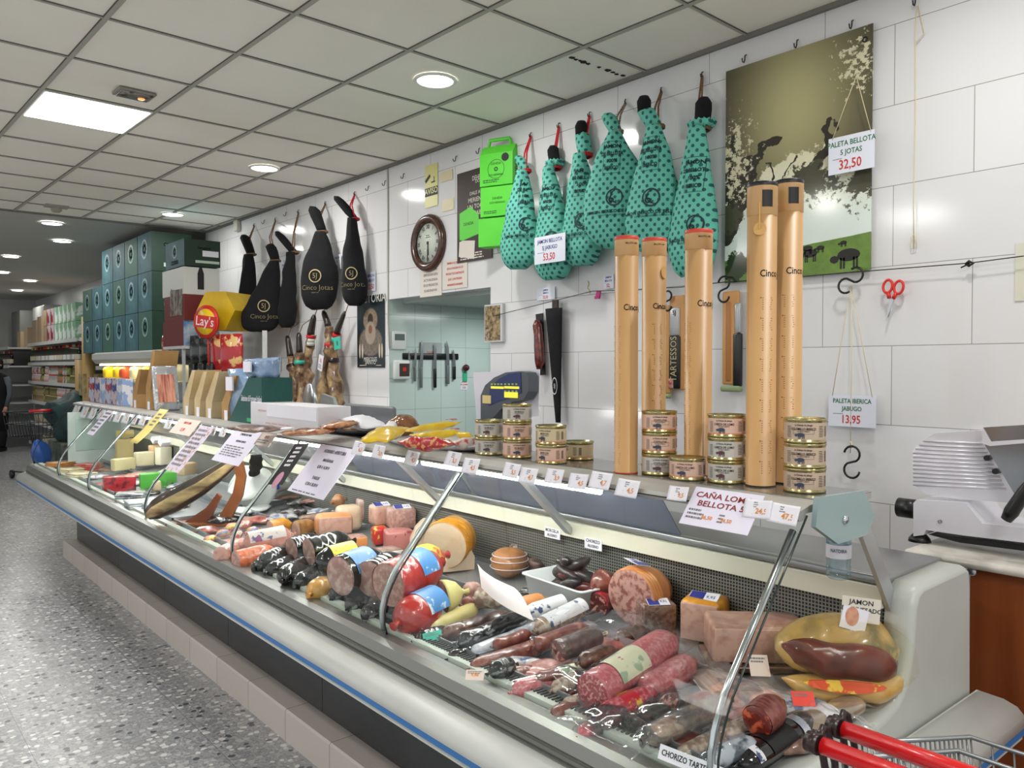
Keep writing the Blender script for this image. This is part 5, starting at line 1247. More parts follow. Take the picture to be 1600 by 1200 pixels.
# small packs on the shelf farther left
for k, px in enumerate(range(150, 196, 9)):
    p = ox(px, 640, 1.83); t = thing('small_jar', 'small printed carton in a row near the far end of the shelf, number order left to right unclear', 'carton', (1.83, p.y, SHZ), 'small cartons by the far end of the shelf')
    t['label'] = 'small red and blue printed carton in the short row at the shelf\'s far end'
    MB().box(-.04, .04, -.09, .09, 0, .22).build('carton', mat('carton_%d' % (k % 3), ('b9c2d4', 'c8b3b3', '8fa6cc')[k % 3], .4, col2=('a03030', '303a80', 'd8d8e0')[k % 3], scale=14, sharp=(.5, .53)), t)
# price tags clipped along the shelf lip
def shelf_tag(px, py, wpx, price, label, tilt=0):
    X = 1.664; p = ox(px, py, X); w_ = abs(ox(px-wpx/2, py, X).y-ox(px+wpx/2, py, X).y)
    F = frame((1.655, p.y, p.z), (0, -1, 0), (.42, 0, 1)) @ M4.Rotation(tilt, 4, 'Z'); h_ = w_*.62
    o = sign('shelf_price_tag', label, 'price tag', F, w_, h_, [(price, h_*.42, w_*.2, -h_*.12, ORANGEINK, .95)], small=[(-w_*.45, w_*.05, h_*.05, h_*.4, 3), (-w_*.45, -w_*.15, -h_*.35, -h_*.1, 2)], bend=lambda u, v_: .004*u*u*4)
    return o
tags = [(648, 716, 20, '4,50', 'white price tag left of the lone tag group, near the white platter middle'), (712, 717, 22, '5,50', 'small price tag below the right end of the platter'), (740, 728, 24, '4,50', 'price tag just above the second glass rod from the right'),
    (804, 735, 24, '5,50', 'ragged-edged price tag under the tallest can stack'), (830, 743, 26, '4,70', 'price tag under the two-high cream can stack'), (871, 744, 26, '3,90', 'blank looking price tag fifth from the big lomo sign'), (908, 752, 28, '4,50', 'torn-corner price tag fourth from the big lomo sign'),
    (943, 751, 32, '4,75', 'price tag beneath the left red-rimmed tube'), (985, 763, 34, '4,50', 'price tag right of the left red-rimmed tube foot'), (1064, 771, 30, '9,50', 'price tag partly behind the left edge of big lomo sign'),
    (1188, 795, 42, '24,50', 'price tag reading 24,50 on the right of the lomo sign'), (1229, 803, 46, '47,50', 'price tag reading 47,50 nearest the glass end plate'),
    (565, 700, 18, '6,50', 'small tag right of the opening hours sheet'), (596, 706, 18, '5,90', 'pale pink tag above a support arm')]
for a in tags: shelf_tag(*a, tilt=random.uniform(-.05, .05))
for k, px in enumerate(list(range(122, 215, 13))+[226, 240, 266, 283, 300, 312, 336, 352]):
    shelf_tag(px, 640+(px-122)*.155, 9, '3,50', 'tiny white price tag in the far row along the shelf lip').__setitem__('group', 'far row of tiny tags on the shelf lip')
# signs taped to the sloping front of the glass
SL = (V((1.672, 0, 1.262))-V((1.385, 0, .922))).normalized()
def glass_sign(name, label, c, wpx, hpx, lines, small=None, bg=None, skew=0, bend=None, lift=.006, X=None, cat='sign'):
    """card resting on the sloping pane; pixel c is its centre"""
    # plane through the pane: find t so that the point lies on the slope line
    d = ray(*c); nx, nz = SL.z, -SL.x; k = (nx*1.385+nz*(.922-EYE))/(nx*d.x+nz*d.z); p = V((0, 0, EYE))+d*k
    n = V((-SL.z, 0, SL.x)); F = frame(p+n*lift, (0, -1, 0), SL) @ M4.Rotation(skew, 4, 'Z')
    # horizontal pixels -> metres along y
    d2 = ray(c[0]+wpx, c[1]); 
    w_ = abs(d2.y*1.0/d2.x-d.y/d.x)*p.x; h_ = px_len(p, hpx)/abs(SL.z)
    return sign(name, label, cat, F, w_, h_, [(l[0], l[1]*h_, l[2]*w_, l[3]*h_, l[4], *(l[5:] if len(l) > 5 else ())) for l in lines], bg=bg, small=[(a*w_, b*w_, c_*h_, e*h_, n_) for a, b, c_, e, n_ in small] if small else None, bend=bend)
LW = mat('lilac_white', 'e6e2f2', .4); PK = mat('pinkish_card', 'e2d2c6', .5)
glass_sign('opening_hours_sheet', 'white HORARIO APERTURA sheet taped to the counter glass', (505, 737), 62, 70, [('HORARIO APERTURA', .10, 0, .38, INK, .8), ('MAÑANA', .085, -.02, .20, INK), ('8,30 A 14,30 H', .085, -.02, .06, INK, .8), ('TARDE', .085, -.02, -.16, INK), ('17,30 A 20,30 H', .085, -.02, -.29, INK, .8)], small=[(-.4, .4, -.48, -.43, 1)], bg=LW)
glass_sign('notice_sheet', 'lilac white notice sheet taped left of the opening hours sheet', (372, 699), 46, 48, [('COMUNICADO PARA', .09, 0, .36, INK, .8), ('NUESTROS CLIENTES', .08, 0, .15, INK, .8)], small=[(-.4, .4, -.32, .02, 5)], bg=LW)
glass_sign('notice_sheet', 'small pinkish typed card behind the left of lilac notice', (290, 668), 34, 22, [('QUESO DE CABRA', .2, 0, .25, REDINK, .7), ('15,90', .3, 0, -.2, REDINK)], bg=PK)
glass_sign('notice_sheet', 'small pink typed card right of the lilac notice', (416, 688), 24, 18, [('PATE', .25, 0, .2, REDINK)], small=[(-.4, .4, -.35, 0, 2)], bg=PK)
glass_sign('price_list_strip', 'long narrow lilac picture leaflet hanging down the far glass', (298, 702), 22, 66, [], small=[(-.4, .4, -.4, .45, 9)], bg=mat('leaflet', 'd9cfe0', .4, col2='c79a70', scale=38, sharp=(.56, .6)))
glass_sign('price_list_strip', 'pale narrow strip of paper on the farthest glass pane', (158, 661), 10, 36, [], small=[(-.4, .4, -.4, .45, 6)], bg=LW)
YP = mat('yellow_paper', 'e0cf7c', .5)
glass_sign('yellow_receipt', 'curling long yellow paper strip hanging over the far glass', (236, 668), 13, 52, [], small=[(-.2, .3, .0, .4, 4)], bg=YP, bend=lambda u, v_: .05*max(0, -v_-.1)**1.3, lift=.01)
o = glass_sign('black_leaflet', 'narrow black leaflet with pink shoe picture, left of opening hours sheet', (453, 726), 20, 60, [], bg=PLASTIC_BLACK, skew=.12)
mb = MB(); mb.prism([(.03*math.cos(2*PI*i/14), -.09+.045*math.sin(2*PI*i/14)) for i in range(14)], .0016, .0024); mb.build('pink_shoe', mat('pink_shoe', 'c890a8', .4), o); bars(m_ := MB(), -.03, .03, -.02, .10, 5, .002); m_.build('small_print', WHITE, o)
o = glass_sign('lomo_sign', 'large CAÑA LOMO BELLOTA sheet at right with two stuck tags', (1128, 799), 116, 54, [('CAÑA LOMO', .2, -.02, .30, mat('maroon_ink', '8a2d2a', .5), 1.25), ('BELLOTA 5', .2, -.02, .08, mat('maroon_ink'), 1.25), ('86,50', .13, -.14, -.26, ORANGEINK), ('54,50', .13, .14, -.26, ORANGEINK)], small=[(-.45, -.2, -.35, -.05, 3), (.02, .12, -.35, -.1, 3)], bg=LW)
# white sheet leaning inside the glass
s1 = [oz(*q, z) for q, z in (((745, 880), .90), ((803, 918), .90), ((834, 970), .86), ((752, 918), .86))]
mb = MB(); n = 8; vs = []
def bil(u, v_): a = s1[0].lerp(s1[1], u); b = s1[3].lerp(s1[2], u); p = a.lerp(b, v_); return p+V((-.02*math.sin(PI*u), 0, .015*math.sin(PI*v_)))
for k in (0, 1):
    for j in range(n+1):
        for i in range(n+1): vs.append(bil(i/n, j/n)+V((0, 0, .0008*k)))
mb.add(vs, [(j*(n+1)+i, j*(n+1)+i+1, (j+1)*(n+1)+i+1, (j+1)*(n+1)+i) for j in range(n) for i in range(n)], 0, True)
mb.f += [tuple(x+(n+1)**2 for x in f[::-1]) for f in mb.f[:]]; mb.mi *= 2; mb.sm *= 2
tag(mb.build('folded_paper', mat('pink_white_paper', 'f2e6e6', .5)), 'pinkish white folded paper leaning on the sausages near the white tub', 'paper')
# water bottle on the worktop
p = oz(1304, 905, WZ); t = thing('water_bottle', 'small clear water bottle with white label behind the end plate', 'bottle', (p.x+.02, p.y, WZ))
H_ = px_len(p, 88)
PET = thin('clear_pet', 'e8f4f8', .08, .04)
MB().lathe([(0, .004), (.026, 0), (.031, .008), (.030, .02), (.031, .03), (.029, .04), (.031, .05), (.031, .06), (.0295, .065), (.031, .07), (.031, H_*.72), (.026, H_*.82), (.013, H_*.92), (.012, H_), (0, H_)], 28).build('bottle', PET, t)
MB().lathe([(.0318, H_*.38), (.0318, H_*.62)], 28).build('label', WHITE, t)
mb = MB(); arc_text(mb, 'NATDIRA', .013, .0322, H_*.52, math.atan2(-p.y, -p.x), .75); mb.build('lettering', mat('blue_grey_ink', '6a7896', .5), t)
MB().lathe([(.014, H_*.97), (.015, H_*.98), (.015, H_+.012), (0, H_+.012)], 20).build('cap', mat('cap_white', 'e8eaec', .4), t)
# ================================================================ food in the counter
def fz(x, lift=0): return dz(x)+lift
def onpile(px, py, r, lift):
    """centre of a piece whose middle shows at a pixel, resting on the deck (plus lift)"""
    z = .75
    for _ in range(6):
        p = oz(px, py, z); z = dz(p.x)+.004+r+lift
    return oz(px, py, z)
def meatmat(nm, base, specks, sc=60, sharp=(.52, .6), rough=.35, coat=.4, bump=.15, col3=None, det=4):
    return mat(nm, base, rough, col2=specks, scale=sc, sharp=sharp, coat=coat, bump=bump, detail=det, col3=col3)
CUT_PINK = meatmat('cut_mortadella', 'ab8077', 'c9a296', 60, (.45, .62))
CUT_GREYP = meatmat('cut_mottled', 'a98078', 'c7a79a', 38, (.45, .62))
CUT_SALAMI = meatmat('cut_salami', 'a8404a', 'd99a98', 130, (.5, .6))
CUT_CHORIZO = meatmat('cut_chorizo', '5c1a18', 'c98a78', 75, (.52, .58))
CUT_HAMP = meatmat('cut_cooked_ham', 'cda392', 'b07f70', 34, (.5, .72))
CUT_TURKEY = meatmat('cut_turkey', 'd9c0a4', 'd0b396', 8)
CUT_HEAD = meatmat('cut_headcheese', 'c09488', '8a4f48', 48, (.46, .6))
CUT_TERR = meatmat('terrine_rough', '8a6a5c', '5e4038', 90, (.42, .62), bump=.4)
SK_BLACK = mat('black_casing', '0e0f11', .12, coat=.8, bump=.15, scale=14)
SK_BLACKF = mat('black_crinkled_film', '17181a', .15, col2='8b9094', scale=26, sharp=(.58, .66), coat=.7, bump=.6, stretch=(1, 1, 2))
SK_RED = mat('red_netted_casing', 'b5291f', .3, col2='a11f1a', scale=30, bump=.5, coat=.5)
SK_YEL = mat('yellow_netted_rind', 'dd9a1c', .35, col2='c98212', scale=24, bump=.8, coat=.3)
SK_PALEY = mat('pale_yellow_rind', 'd8cf8a', .4)
SK_CHOR = mat('chorizo_skin', '6b2f28', .35, col2='94584a', scale=40, sharp=(.4, .68), bump=.5, coat=.45, det=5) if False else mat('chorizo_skin', '6b2f28', .35, col2='94584a', scale=40, sharp=(.4, .68), bump=.5, coat=.45, detail=5)
SK_DARK = mat('dark_sausage_skin', '3f211d', .35, col2='7d5646', scale=34, sharp=(.45, .7), bump=.6, coat=.5, detail=5)
SK_DRY = mat('dry_white_skin', '8a6f5e', .55, col2='cbbcab', scale=46, sharp=(.45, .62), bump=.5, detail=6)
SK_SALAMI = mat('salami_skin', 'c2606a', .3, col2='d58488', scale=90, sharp=(.45, .6), coat=.6, bump=.15)
SK_SALRED = mat('salami_red', 'b12c3c', .28, col2='cc6670', scale=100, sharp=(.5, .62), coat=.6, bump=.15)
SK_ORANGE = mat('orange_crumb_skin', 'c4512c', .4, col2='d98052', scale=50, bump=.5, coat=.4)
SK_PEACH = mat('peach_rind', 'dd9a62', .35, col2='cf874c', scale=12, coat=.3)
SK_PINK = mat('pink_skin', 'cf8a7c', .35, col2='dba294', scale=30, coat=.4, bump=.2)
SK_BLOOD = mat('blood_sausage_skin', '1f1718', .4, col2='453737', scale=26, sharp=(.5, .7), coat=.3, bump=.5)
LB_BLUE = mat('blue_label', '4d8ac6', .35, col2='cfe0ee', scale=16, sharp=(.60, .64))
LB_YEL = mat('yellow_label', 'e4da50', .35, col2='cc6a6a', scale=12, sharp=(.62, .66))
LB_CREAM = mat('cream_label', 'e4e2c4', .35, col2='a8bca0', scale=18, sharp=(.60, .64))
LB_WHITE = mat('white_print_label', 'e6e6ea', .35, col2='44557c', scale=34, sharp=(.60, .64))
LB_ORANGE = mat('orange_label', 'e69a54', .35, col2='efe2c8', scale=16, sharp=(.62, .66))
FILM = thin('clear_film', 'ffffff', .025, .08, fres=.16, body=('f2f4f8', .01))
FILMW = thin('milky_film', 'ffffff', .04, .12, fres=.22, body=('e6e8ee', .06))
def roll(name, label, cat, p1, p2, rpx, skin, cut=None, end2='round', lift=0, labels=(), knot=False, film=None, wob=.003, seed=0, group=None, flat=1.0, lift2=None, nseg=12, end1='cut', word=None, wordm=None, taper=1.0):
    """sausage or ham roll from pixel p1 (its near, cut end) to pixel p2"""
    c0 = oz(p1[0], p1[1], .8); r = px_len(c0, rpx)
    a = onpile(p1[0], p1[1], r*flat, lift); b = onpile(p2[0], p2[1], r*flat, lift if lift2 is None else lift2)
    L = (b-a).length; x = (b-a).normalized(); y = V((0, 0, 1)).cross(x).normalized(); z = x.cross(y)
    T = M4(((x.x, y.x, z.x, a.x), (x.y, y.y, z.y, a.y), (x.z, y.z, z.z, a.z), (0, 0, 0, 1)))
    N = 26; rings = []; ts = []
    prof = []
    if end1 == 'cut': prof += [(0, .97), (.012*r/L*10, 1)]
    else: prof += [(-.0, .04), (.1*r/L, .35), (.35*r/L, .68), (.75*r/L, .92), (1.1*r/L, 1)]
    for k in range(1, nseg): prof.append((max(1.2*r/L, .01)+(1-2.4*r/L)*k/nseg if end1 != 'cut' else .03+(1-.03-1.2*r/L)*k/nseg, 1+wob*6*math.sin(k*2.1+seed)))
    if end2 == 'cut': prof += [(.99, 1), (1, .97)]
    else: prof += [(1-.9*r/L, .95), (1-.4*r/L, .72), (1-.1*r/L, .35), (1.0, .05)]
    prof = sorted(prof)
    for t_, f_ in prof:
        f_ *= 1+(taper-1)*t_
        rings.append([(L*t_, r*f_*math.cos(2*PI*i/N), r*flat*f_*math.sin(2*PI*i/N)) for i in range(N)])
    mb = MB().loft(rings, 0, True, None, (end1 != 'cut', end2 != 'cut'))
    for e_, x0_, s_ in ((end1, 0, -1), (end2, L, 1)):
        if e_ == 'round': mb.tube([(x0_-s_*.06*r, 0, 0), (x0_+s_*.12*r, 0, 0), (x0_+s_*.38*r, 0, -.05*r)], [.26*r, .12*r, .24*r], 8)
    noisy(mb, wob, 14, seed)
    t = thing(name, label, cat, T, group); mb.build('casing', skin, t)
    def disk(xx, nm, s_):
        m2 = MB(); m2.lathe([(0, .0), (r*.5, .0005), (r*.9, 0), (r*.985, -.003)], N, T=M4.Translation((xx, 0, 0)) @ M4.Rotation(-PI/2*s_, 4, 'Y') @ M4.Scale(flat, 4, (1, 0, 0)))
        m2.build(nm, cut, t)
    if end1 == 'cut' and cut: disk(-.001, 'cut_face', 1)
    if end2 == 'cut' and cut: disk(L+.001, 'cut_face', -1)
    for (t0, t1, m_) in labels:
        rr = [[(L*q, (r*1.012)*math.cos(a_), (r*1.012)*flat*math.sin(a_)) for a_ in [.35+(PI-.5)*i/20 for i in range(21)]] for q in (t0, (t0+t1)/2, t1)]
        m2 = MB(); o = 0
        m2.v = [V(p) for q in rr for p in q]
        for k in range(2):
            for i in range(20): m2.f.append((k*21+i, k*21+i+1, (k+1)*21+i+1, (k+1)*21+i)); m2.mi.append(0); m2.sm.append(True)
        m2.v = [V((p.x, p.y*(1+.3*wob/r), p.z*(1+.3*wob/r))) for p in m2.v]
        lb = m2.build('printed_label', m_, t)
        if word and (t0, t1, m_) == labels[0]:
            m3 = MB(); tm_ = MB(); text(word, r*.42, 0, 0, 0, collect=tm_, sx=.75, bold=.02, th=.0001)
            for p in tm_.v: aa = PI*.62-p.y/r; m3.v.append(V((L*(t0+t1)/2+p.x, r*1.022*math.cos(aa), r*1.022*math.sin(aa)*flat)))
            m3.f, m3.mi, m3.sm = tm_.f, tm_.mi, tm_.sm; m3.build('lettering', wordm or INK, lb)
    if knot:
        m2 = MB().tube([(L, 0, 0), (L+.012, .003, .002), (L+.02, -.004, .006), (L+.012, -.012, .004), (L, -.004, 0)], .0022, 5); m2.build('string_knot', CREAMSTR, t)
    if film:
        rings = []
        for t_, f_ in ((-.35*r/L-.02, .25), (-.02, 1.06), (.1, 1.12), (.5, 1.1), (.9, 1.12), (1.03, .95), (1.03+1.3*r/L, .9), (1.03+2.2*r/L, 1.05)):
            rings.append([(L*t_, r*f_*math.cos(2*PI*i/24)*(1.15 if t_ > 1 else 1), max(-r*flat*.98, r*flat*f_*math.sin(2*PI*i/24)*(.25 if t_ > 1 else 1)-(r*.4 if t_ > 1 else 0))) for i in range(24)])
        m2 = MB().loft(rings, caps=(False, False)); noisy(m2, .008, 26, seed+5); m2.build('clear_wrapper', film, t)
    return t
def block(name, label, cat, px, py, wpx, dpx_m, hpx, m, cutm=None, rot=0, lift=0, bev=.012, seed=0, wob=.004, group=None, top=None):
    """chunky piece; (px,py) is the middle of its foot line nearest the camera"""
    z = .76
    for _ in range(5): p = oz(px, py, z); z = dz(p.x)+.003+lift
    w_ = px_len(p, wpx); h_ = px_len(p, hpx)*.93; d_ = dpx_m
    face = math.atan2(-p.y, -p.x)+rot
    T = M4.Translation(p) @ M4.Rotation(face+PI/2, 4, 'Z')
    T = frame(p, (-math.sin(face)*-1*-1, 0, 0), (0, 1, 0)) if False else M4.Translation(p) @ M4.Rotation(face-PI/2*-1, 4, 'Z')
    t = thing(name, label, cat, T, group)
    # local: x sideways, +y away from the camera?  face direction is local -y
    bm = MB().rbox(-w_/2, w_/2, 0, d_, 0, h_, bev, 3); noisy(bm, wob, 16, seed); bm.build('body', m, t)
    if cutm: MB().rbox(-w_/2+bev*.35, w_/2-bev*.35, -.004-wob*.4, .004, bev*.35, h_-bev*.35, .004).build('cut_face', cutm, t)
    return t, w_, d_, h_
def pricecard(t, x, y, z, w_=.075, tiltx=-.25, rz=0):
    T = M4.Translation((x, y, z)) @ M4.Rotation(rz, 4, 'Z') @ M4.Rotation(tiltx+PI/6, 4, 'X')
    c = MB().box(-w_/2, w_/2, -w_*.28, w_*.28, 0, .0015, T=T).build('price_card', WHITE, t)
    m2 = MB().box(-w_*.48, w_*.02, -w_*.26, w_*.26, .0016, .002, T=T); m2.build('blue_field', BLUEINK, c)
    m2 = MB(); text('9,95', w_*.24, w_*.24, -.02*w_, .0018, collect=m2, sx=.8); m2.v = [T @ p for p in m2.v]; m2.build('lettering', BLUEINK, c)
# --- boneless ham at the near end, with label
def lump(name, label, cat, px, py, rx, ry, rz_, m, rot=0, lift=0, seed=0, amp=.02, sc=9, N=32, K=18, pw=1.0, group=None, build=True, squash=.0):
    z = .8
    for _ in range(5): p = oz(px, py, z); z = dz(p.x)+.003+rz_+lift
    T = M4.Translation(p) @ M4.Rotation(rot, 4, 'Z')
    rings = []
    for k in range(K+1):
        ph = -PI/2+PI*k/K; c_ = max(math.cos(ph), .02)**pw
        rings.append([(rx*c_*math.cos(2*PI*i/N), ry*c_*math.sin(2*PI*i/N), max(rz_*math.sin(ph), -rz_*(1-squash))) for i in range(N)])
    mb = MB().loft(rings); noisy(mb, amp, sc, seed)
    for i, q in enumerate(mb.v): mb.v[i] = V((q.x, q.y, max(q.z, -rz_*(1-squash))))
    t = thing(name, label, cat, T, group); mb.build('body', m, t); return t, p
HAMFAT = mat('ham_fat', 'bd9a58', .38, col2='6f6440', scale=11, sharp=(.42, .62), detail=8, coat=.3, bump=.8, col3='d8c08a')
HAMCUT = mat('ham_lean', '4a1612', .3, col2='6e2a22', scale=16, detail=5, coat=.15, bump=.3)
YFAT = mat('yellow_fat', 'c99c52', .3, col2='d9b878', scale=10, coat=.6)
p = onpile(1310, 1030, .085, 0)
t = thing('boneless_ham', 'large vacuum packed boneless cured ham with dark red cut side, near end', 'ham', M4.Translation(p) @ M4.Rotation(-.75, 4, 'Z'))
# local x: along the ham (to the right and toward the camera), y back, z up
mb = MB(); rings = []
for k in range(19):
    u = k/18; e = math.sqrt(max(.004, 1-abs(2*u-1)**2.8)); rings.append([(-.155+.31*u, (.085*e)*math.cos(a)+.035*e, (.072+.016*math.sin(u*3))*e*math.sin(a)+.024) for a in [2*PI*i/28 for i in range(28)]])
mb.loft(rings); noisy(mb, .02, 11, 3); mb.build('upper_fat', HAMFAT, t)
mb = MB(); rings = []
for k in range(15):
    u = k/14; e = math.sqrt(max(.004, 1-abs(2*u-1)**2.4)); rings.append([(-.145+.29*u, -.066*e+.036*e*math.cos(a), .035-.04*u+.050*e*math.sin(a)) for a in [2*PI*i/20 for i in range(20)]])
mb.loft(rings); noisy(mb, .008, 16, 5); mb.build('lean_cut', HAMCUT, t)
mb = MB(); rings = []
for k in range(15):
    u = k/14; e = math.sqrt(max(.004, 1-abs(2*u-1)**2.4)); rings.append([(-.15+.31*u, -.062*e+.05*e*math.cos(a), -.05+.034*e*math.sin(a)) for a in [2*PI*i/20 for i in range(20)]])
mb.loft(rings); noisy(mb, .010, 14, 6); mb.build('lower_fat', YFAT, t)
MB().loft([[(-.12+.20*u, -.100-.014*math.sin(u*PI)+dy, -.022+.014*s_*math.sin(PI*u)**.6-.01*u) for s_, dy in ((1, 0), (-1, -.006), (-1, 0), (1, .006))] for u in [k/10 for k in range(11)]], sm=False).build('orange_label', mat('orange_red_label', 'd8552c', .3, col2='e9c24a', scale=22, sharp=(.56, .6)), t)
mb = MB(); rings = []
for k in range(13):
    u = k/12; e = math.sin(PI*min(max(u*.94+.03, 0), 1))**.35; rings.append([(-.18+.36*u, .12*e*math.cos(a)-.005, max(-.082, .102*e*math.sin(a)+.010)) for a in [2*PI*i/24 for i in range(24)]])
mb.loft(rings, caps=(False, False)); noisy(mb, .012, 18, 9); mb.build('vacuum_film', thin('vacuum_film', 'fdfcf4', .01, .12, fres=.10, body=('e8e0c0', .02)), t)
# sign with the round picture
p = oz(1345, 955, 1.0); F = frame(p+V((-.02, -.02, .0)), (.55, -.83, -.1), (0, 0, 1)) 
F = frame(onpile(1345, 953, .215, 0), (.72, -.68, -.12), (.1, .1, 1))
t = sign('ham_sign', 'cream JAMON DESHUESADO sign leaning on the boneless ham', 'sign', F, .098, .062, [('JAMON', .017, 0, .018, INK, 1.1), ('DESHUESADO', .0155, .002, .0, INK, 1.05)], bg=mat('sign_cream', 'ddd6c8', .5))
c = MB().box(-.045, .02, -.055, .002, .0025, .004, T=M4.Rotation(-.15, 4, 'Z')).build('white_sticker', WHITE, t)
mb = MB(); mb.prism([(-.022+.017*math.cos(2*PI*i/18), -.018+.024*math.sin(2*PI*i/18)) for i in range(18)], .0042, .005); mb.build('round_picture', mat('peach_picture', 'd9a07e', .4, col2='c07a70', scale=50), c)
# --- blocks of cooked ham at the back, right
t, w_, d_, h_ = block('cooked_ham_slab', 'long rectangular slab of cooked pressed ham beside the boneless ham', 'ham', 1190, 1038, 150, .15, 62, meatmat('slab_ham', 'a97868', 'cba592', 22, (.35, .7)), CUT_HAMP, rot=.25, lift=.02, seed=1)
o = MB().rbox(-w_*.55, w_*.55, -.02, d_+.01, -.02, -.001, .006).build('dark_under_pack', mat('dark_pack', '4a2c26', .2, col2='7c5648', scale=20, coat=.8), t)
t, w_, d_, h_ = block('cooked_ham_block', 'pale pink ham block in a yellow rind, blue price card on top', 'ham', 1092, 1005, 66, .13, 70, SK_YEL, CUT_HAMP, rot=-.3, lift=.0, seed=2, bev=.02); pricecard(t, 0, .05, h_+.003, .09)
t, w_, d_, h_ = block('terrine_block', 'rough brown terrine block with small blue price card', 'terrine', 1031, 993, 56, .09, 52, CUT_TERR, CUT_TERR, rot=.3, seed=3); pricecard(t, .0, .02, h_+.003, .07)
t = roll('head_cheese', 'big half-round head cheese with mottled cut face and orange rind, card on top', 'ham', (986, 934), (1034, 912), 44, SK_PEACH, CUT_HEAD, flat=.95, wob=.004)
pricecard(t, .04, 0, px_len(oz(985, 938, .8), 50)*.98, .09, rz=1.2)
roll('chorizo_end', 'short cut chorizo end lying against the head cheese, lower one', 'sausage', (931, 946), (950, 928), 20, SK_SALRED, CUT_CHORIZO)
roll('chorizo_end', 'red chorizo tip leaning on the white tub corner', 'sausage', (928, 918), (958, 905), 20, SK_CHOR, CUT_CHORIZO, lift=.05, end1='round')
# --- white tub with dark sausages
P0, P1, P2 = oz(818, 905, .84), oz(925, 952, .84), oz(975, 905, .84)
cx_ = oz(895, 912, .83)
t = thing('plastic_tub', 'white rectangular plastic tub filled with dark sausages, against the grille', 'tub', M4.Translation((cx_.x, cx_.y, dz(cx_.x)+.004)) @ M4.Rotation(PI/2-.05, 4, 'Z'))
mb = MB()
def rrect(a, b, r, z, n=5):
    return [(sx_*(a-r)+r*math.cos(q), sy_*(b-r)+r*math.sin(q), z) for sx_, sy_, q0 in ((1, 1, 0), (-1, 1, PI/2), (-1, -1, PI), (1, -1, 1.5*PI)) for q in [q0+PI/2*i/n for i in range(n+1)]]
TA, TB_, TH_ = .16, .105, .085
mb.loft([rrect(TA*.88, TB_*.88, .02, 0), rrect(TA*.98, TB_*.98, .02, TH_), rrect(TA*1.04, TB_*1.05, .022, TH_), rrect(TA*1.04, TB_*1.05, .022, TH_+.006), rrect(TA*.95, TB_*.95, .02, TH_+.005), rrect(TA*.86, TB_*.86, .02, .006)])
mb.build('tub', mat('tub_white', 'e4e8ea', .35), t)
rnd = random.Random(11)
tubT = t.matrix_world.copy()
def link(base, label, grp, m_, T, L, r, bend=.3):
    pts = [(-L/2+L*k/8, L*bend*(math.sin(PI*k/8)-.5), 0) for k in range(9)]
    rr = [r*.25, r*.85, r, r*1.02, r, r*1.02, r, r*.85, r*.25]
    mb = MB().tube(pts, rr, 14); noisy(mb, .003, 30, base)
    mb.tube([pts[-1], (L/2+.008, -L*bend*.5, .002)], r*.18, 5)
    o = mb.build('blood_sausage', m_, None, T); tag(o, label, 'sausage', grp); return o
for k in range(24):
    lay_ = 0 if k < 8 else (1 if k < 15 else 2 if k < 21 else 3)
    x = rnd.uniform(-.09, .09)*(1-.25*lay_); y = rnd.uniform(-.05, .05)*(1-.3*lay_)
    if lay_ == 0: x = -.1+.033*k; y = -.02 if k % 2 else .03
    T = tubT @ M4.Translation((x, y, .034+.034*lay_)) @ M4.Rotation(rnd.uniform(-1.6, 1.6), 4, 'Z') @ M4.Rotation(rnd.uniform(-.5, .5), 4, 'Y')
    link(k, 'dark curved blood sausage heaped in the white tub', 'blood sausages in the white tub', SK_BLOOD if k % 5 else mat('reddish_casing', '5a1f1c', .3, coat=.4, bump=.4, scale=20), T, rnd.uniform(.10, .13), .020)
for (px, py, rz__) in ((858, 868, .4), (838, 880, 1.2)):
    p = onpile(px, py, .02, .03); link(30+px, 'dark blood sausage lying left of the white tub against the pork roll, %s' % ('upper' if px > 850 else 'lower'), None, SK_DARK, M4.Translation(p) @ M4.Rotation(rz__, 4, 'Z'), .09, .02)
# --- roasted pork roll by the tub and netted bag
t, p = lump('roast_ham', 'browned roast ham ball in thin net, left of the white tub', 'ham', 796, 878, .075, .072, .055, mat('roast_skin', 'b07844', .4, col2='8e5c34', scale=7, bump=.35, coat=.3), seed=4, amp=.015)
mb = MB(); [mb.tube([(.078*math.cos(a)*c_, .076*math.sin(a)*c_, z) for a in [2*PI*i/24 for i in range(25)]], .0016, 5) for c_, z in ((.98, .012), (.9, .032), (1.0, -.015))]
mb.build('netting', WHITE, t)
t, p = lump('wrapped_ham_end', 'dark round ham in clear printed film behind the roast ham', 'ham', 815, 862, .07, .06, .06, mat('film_printed', '9a8f84', .3, col2='5c4c44', scale=30, coat=.6), seed=5, lift=.0)
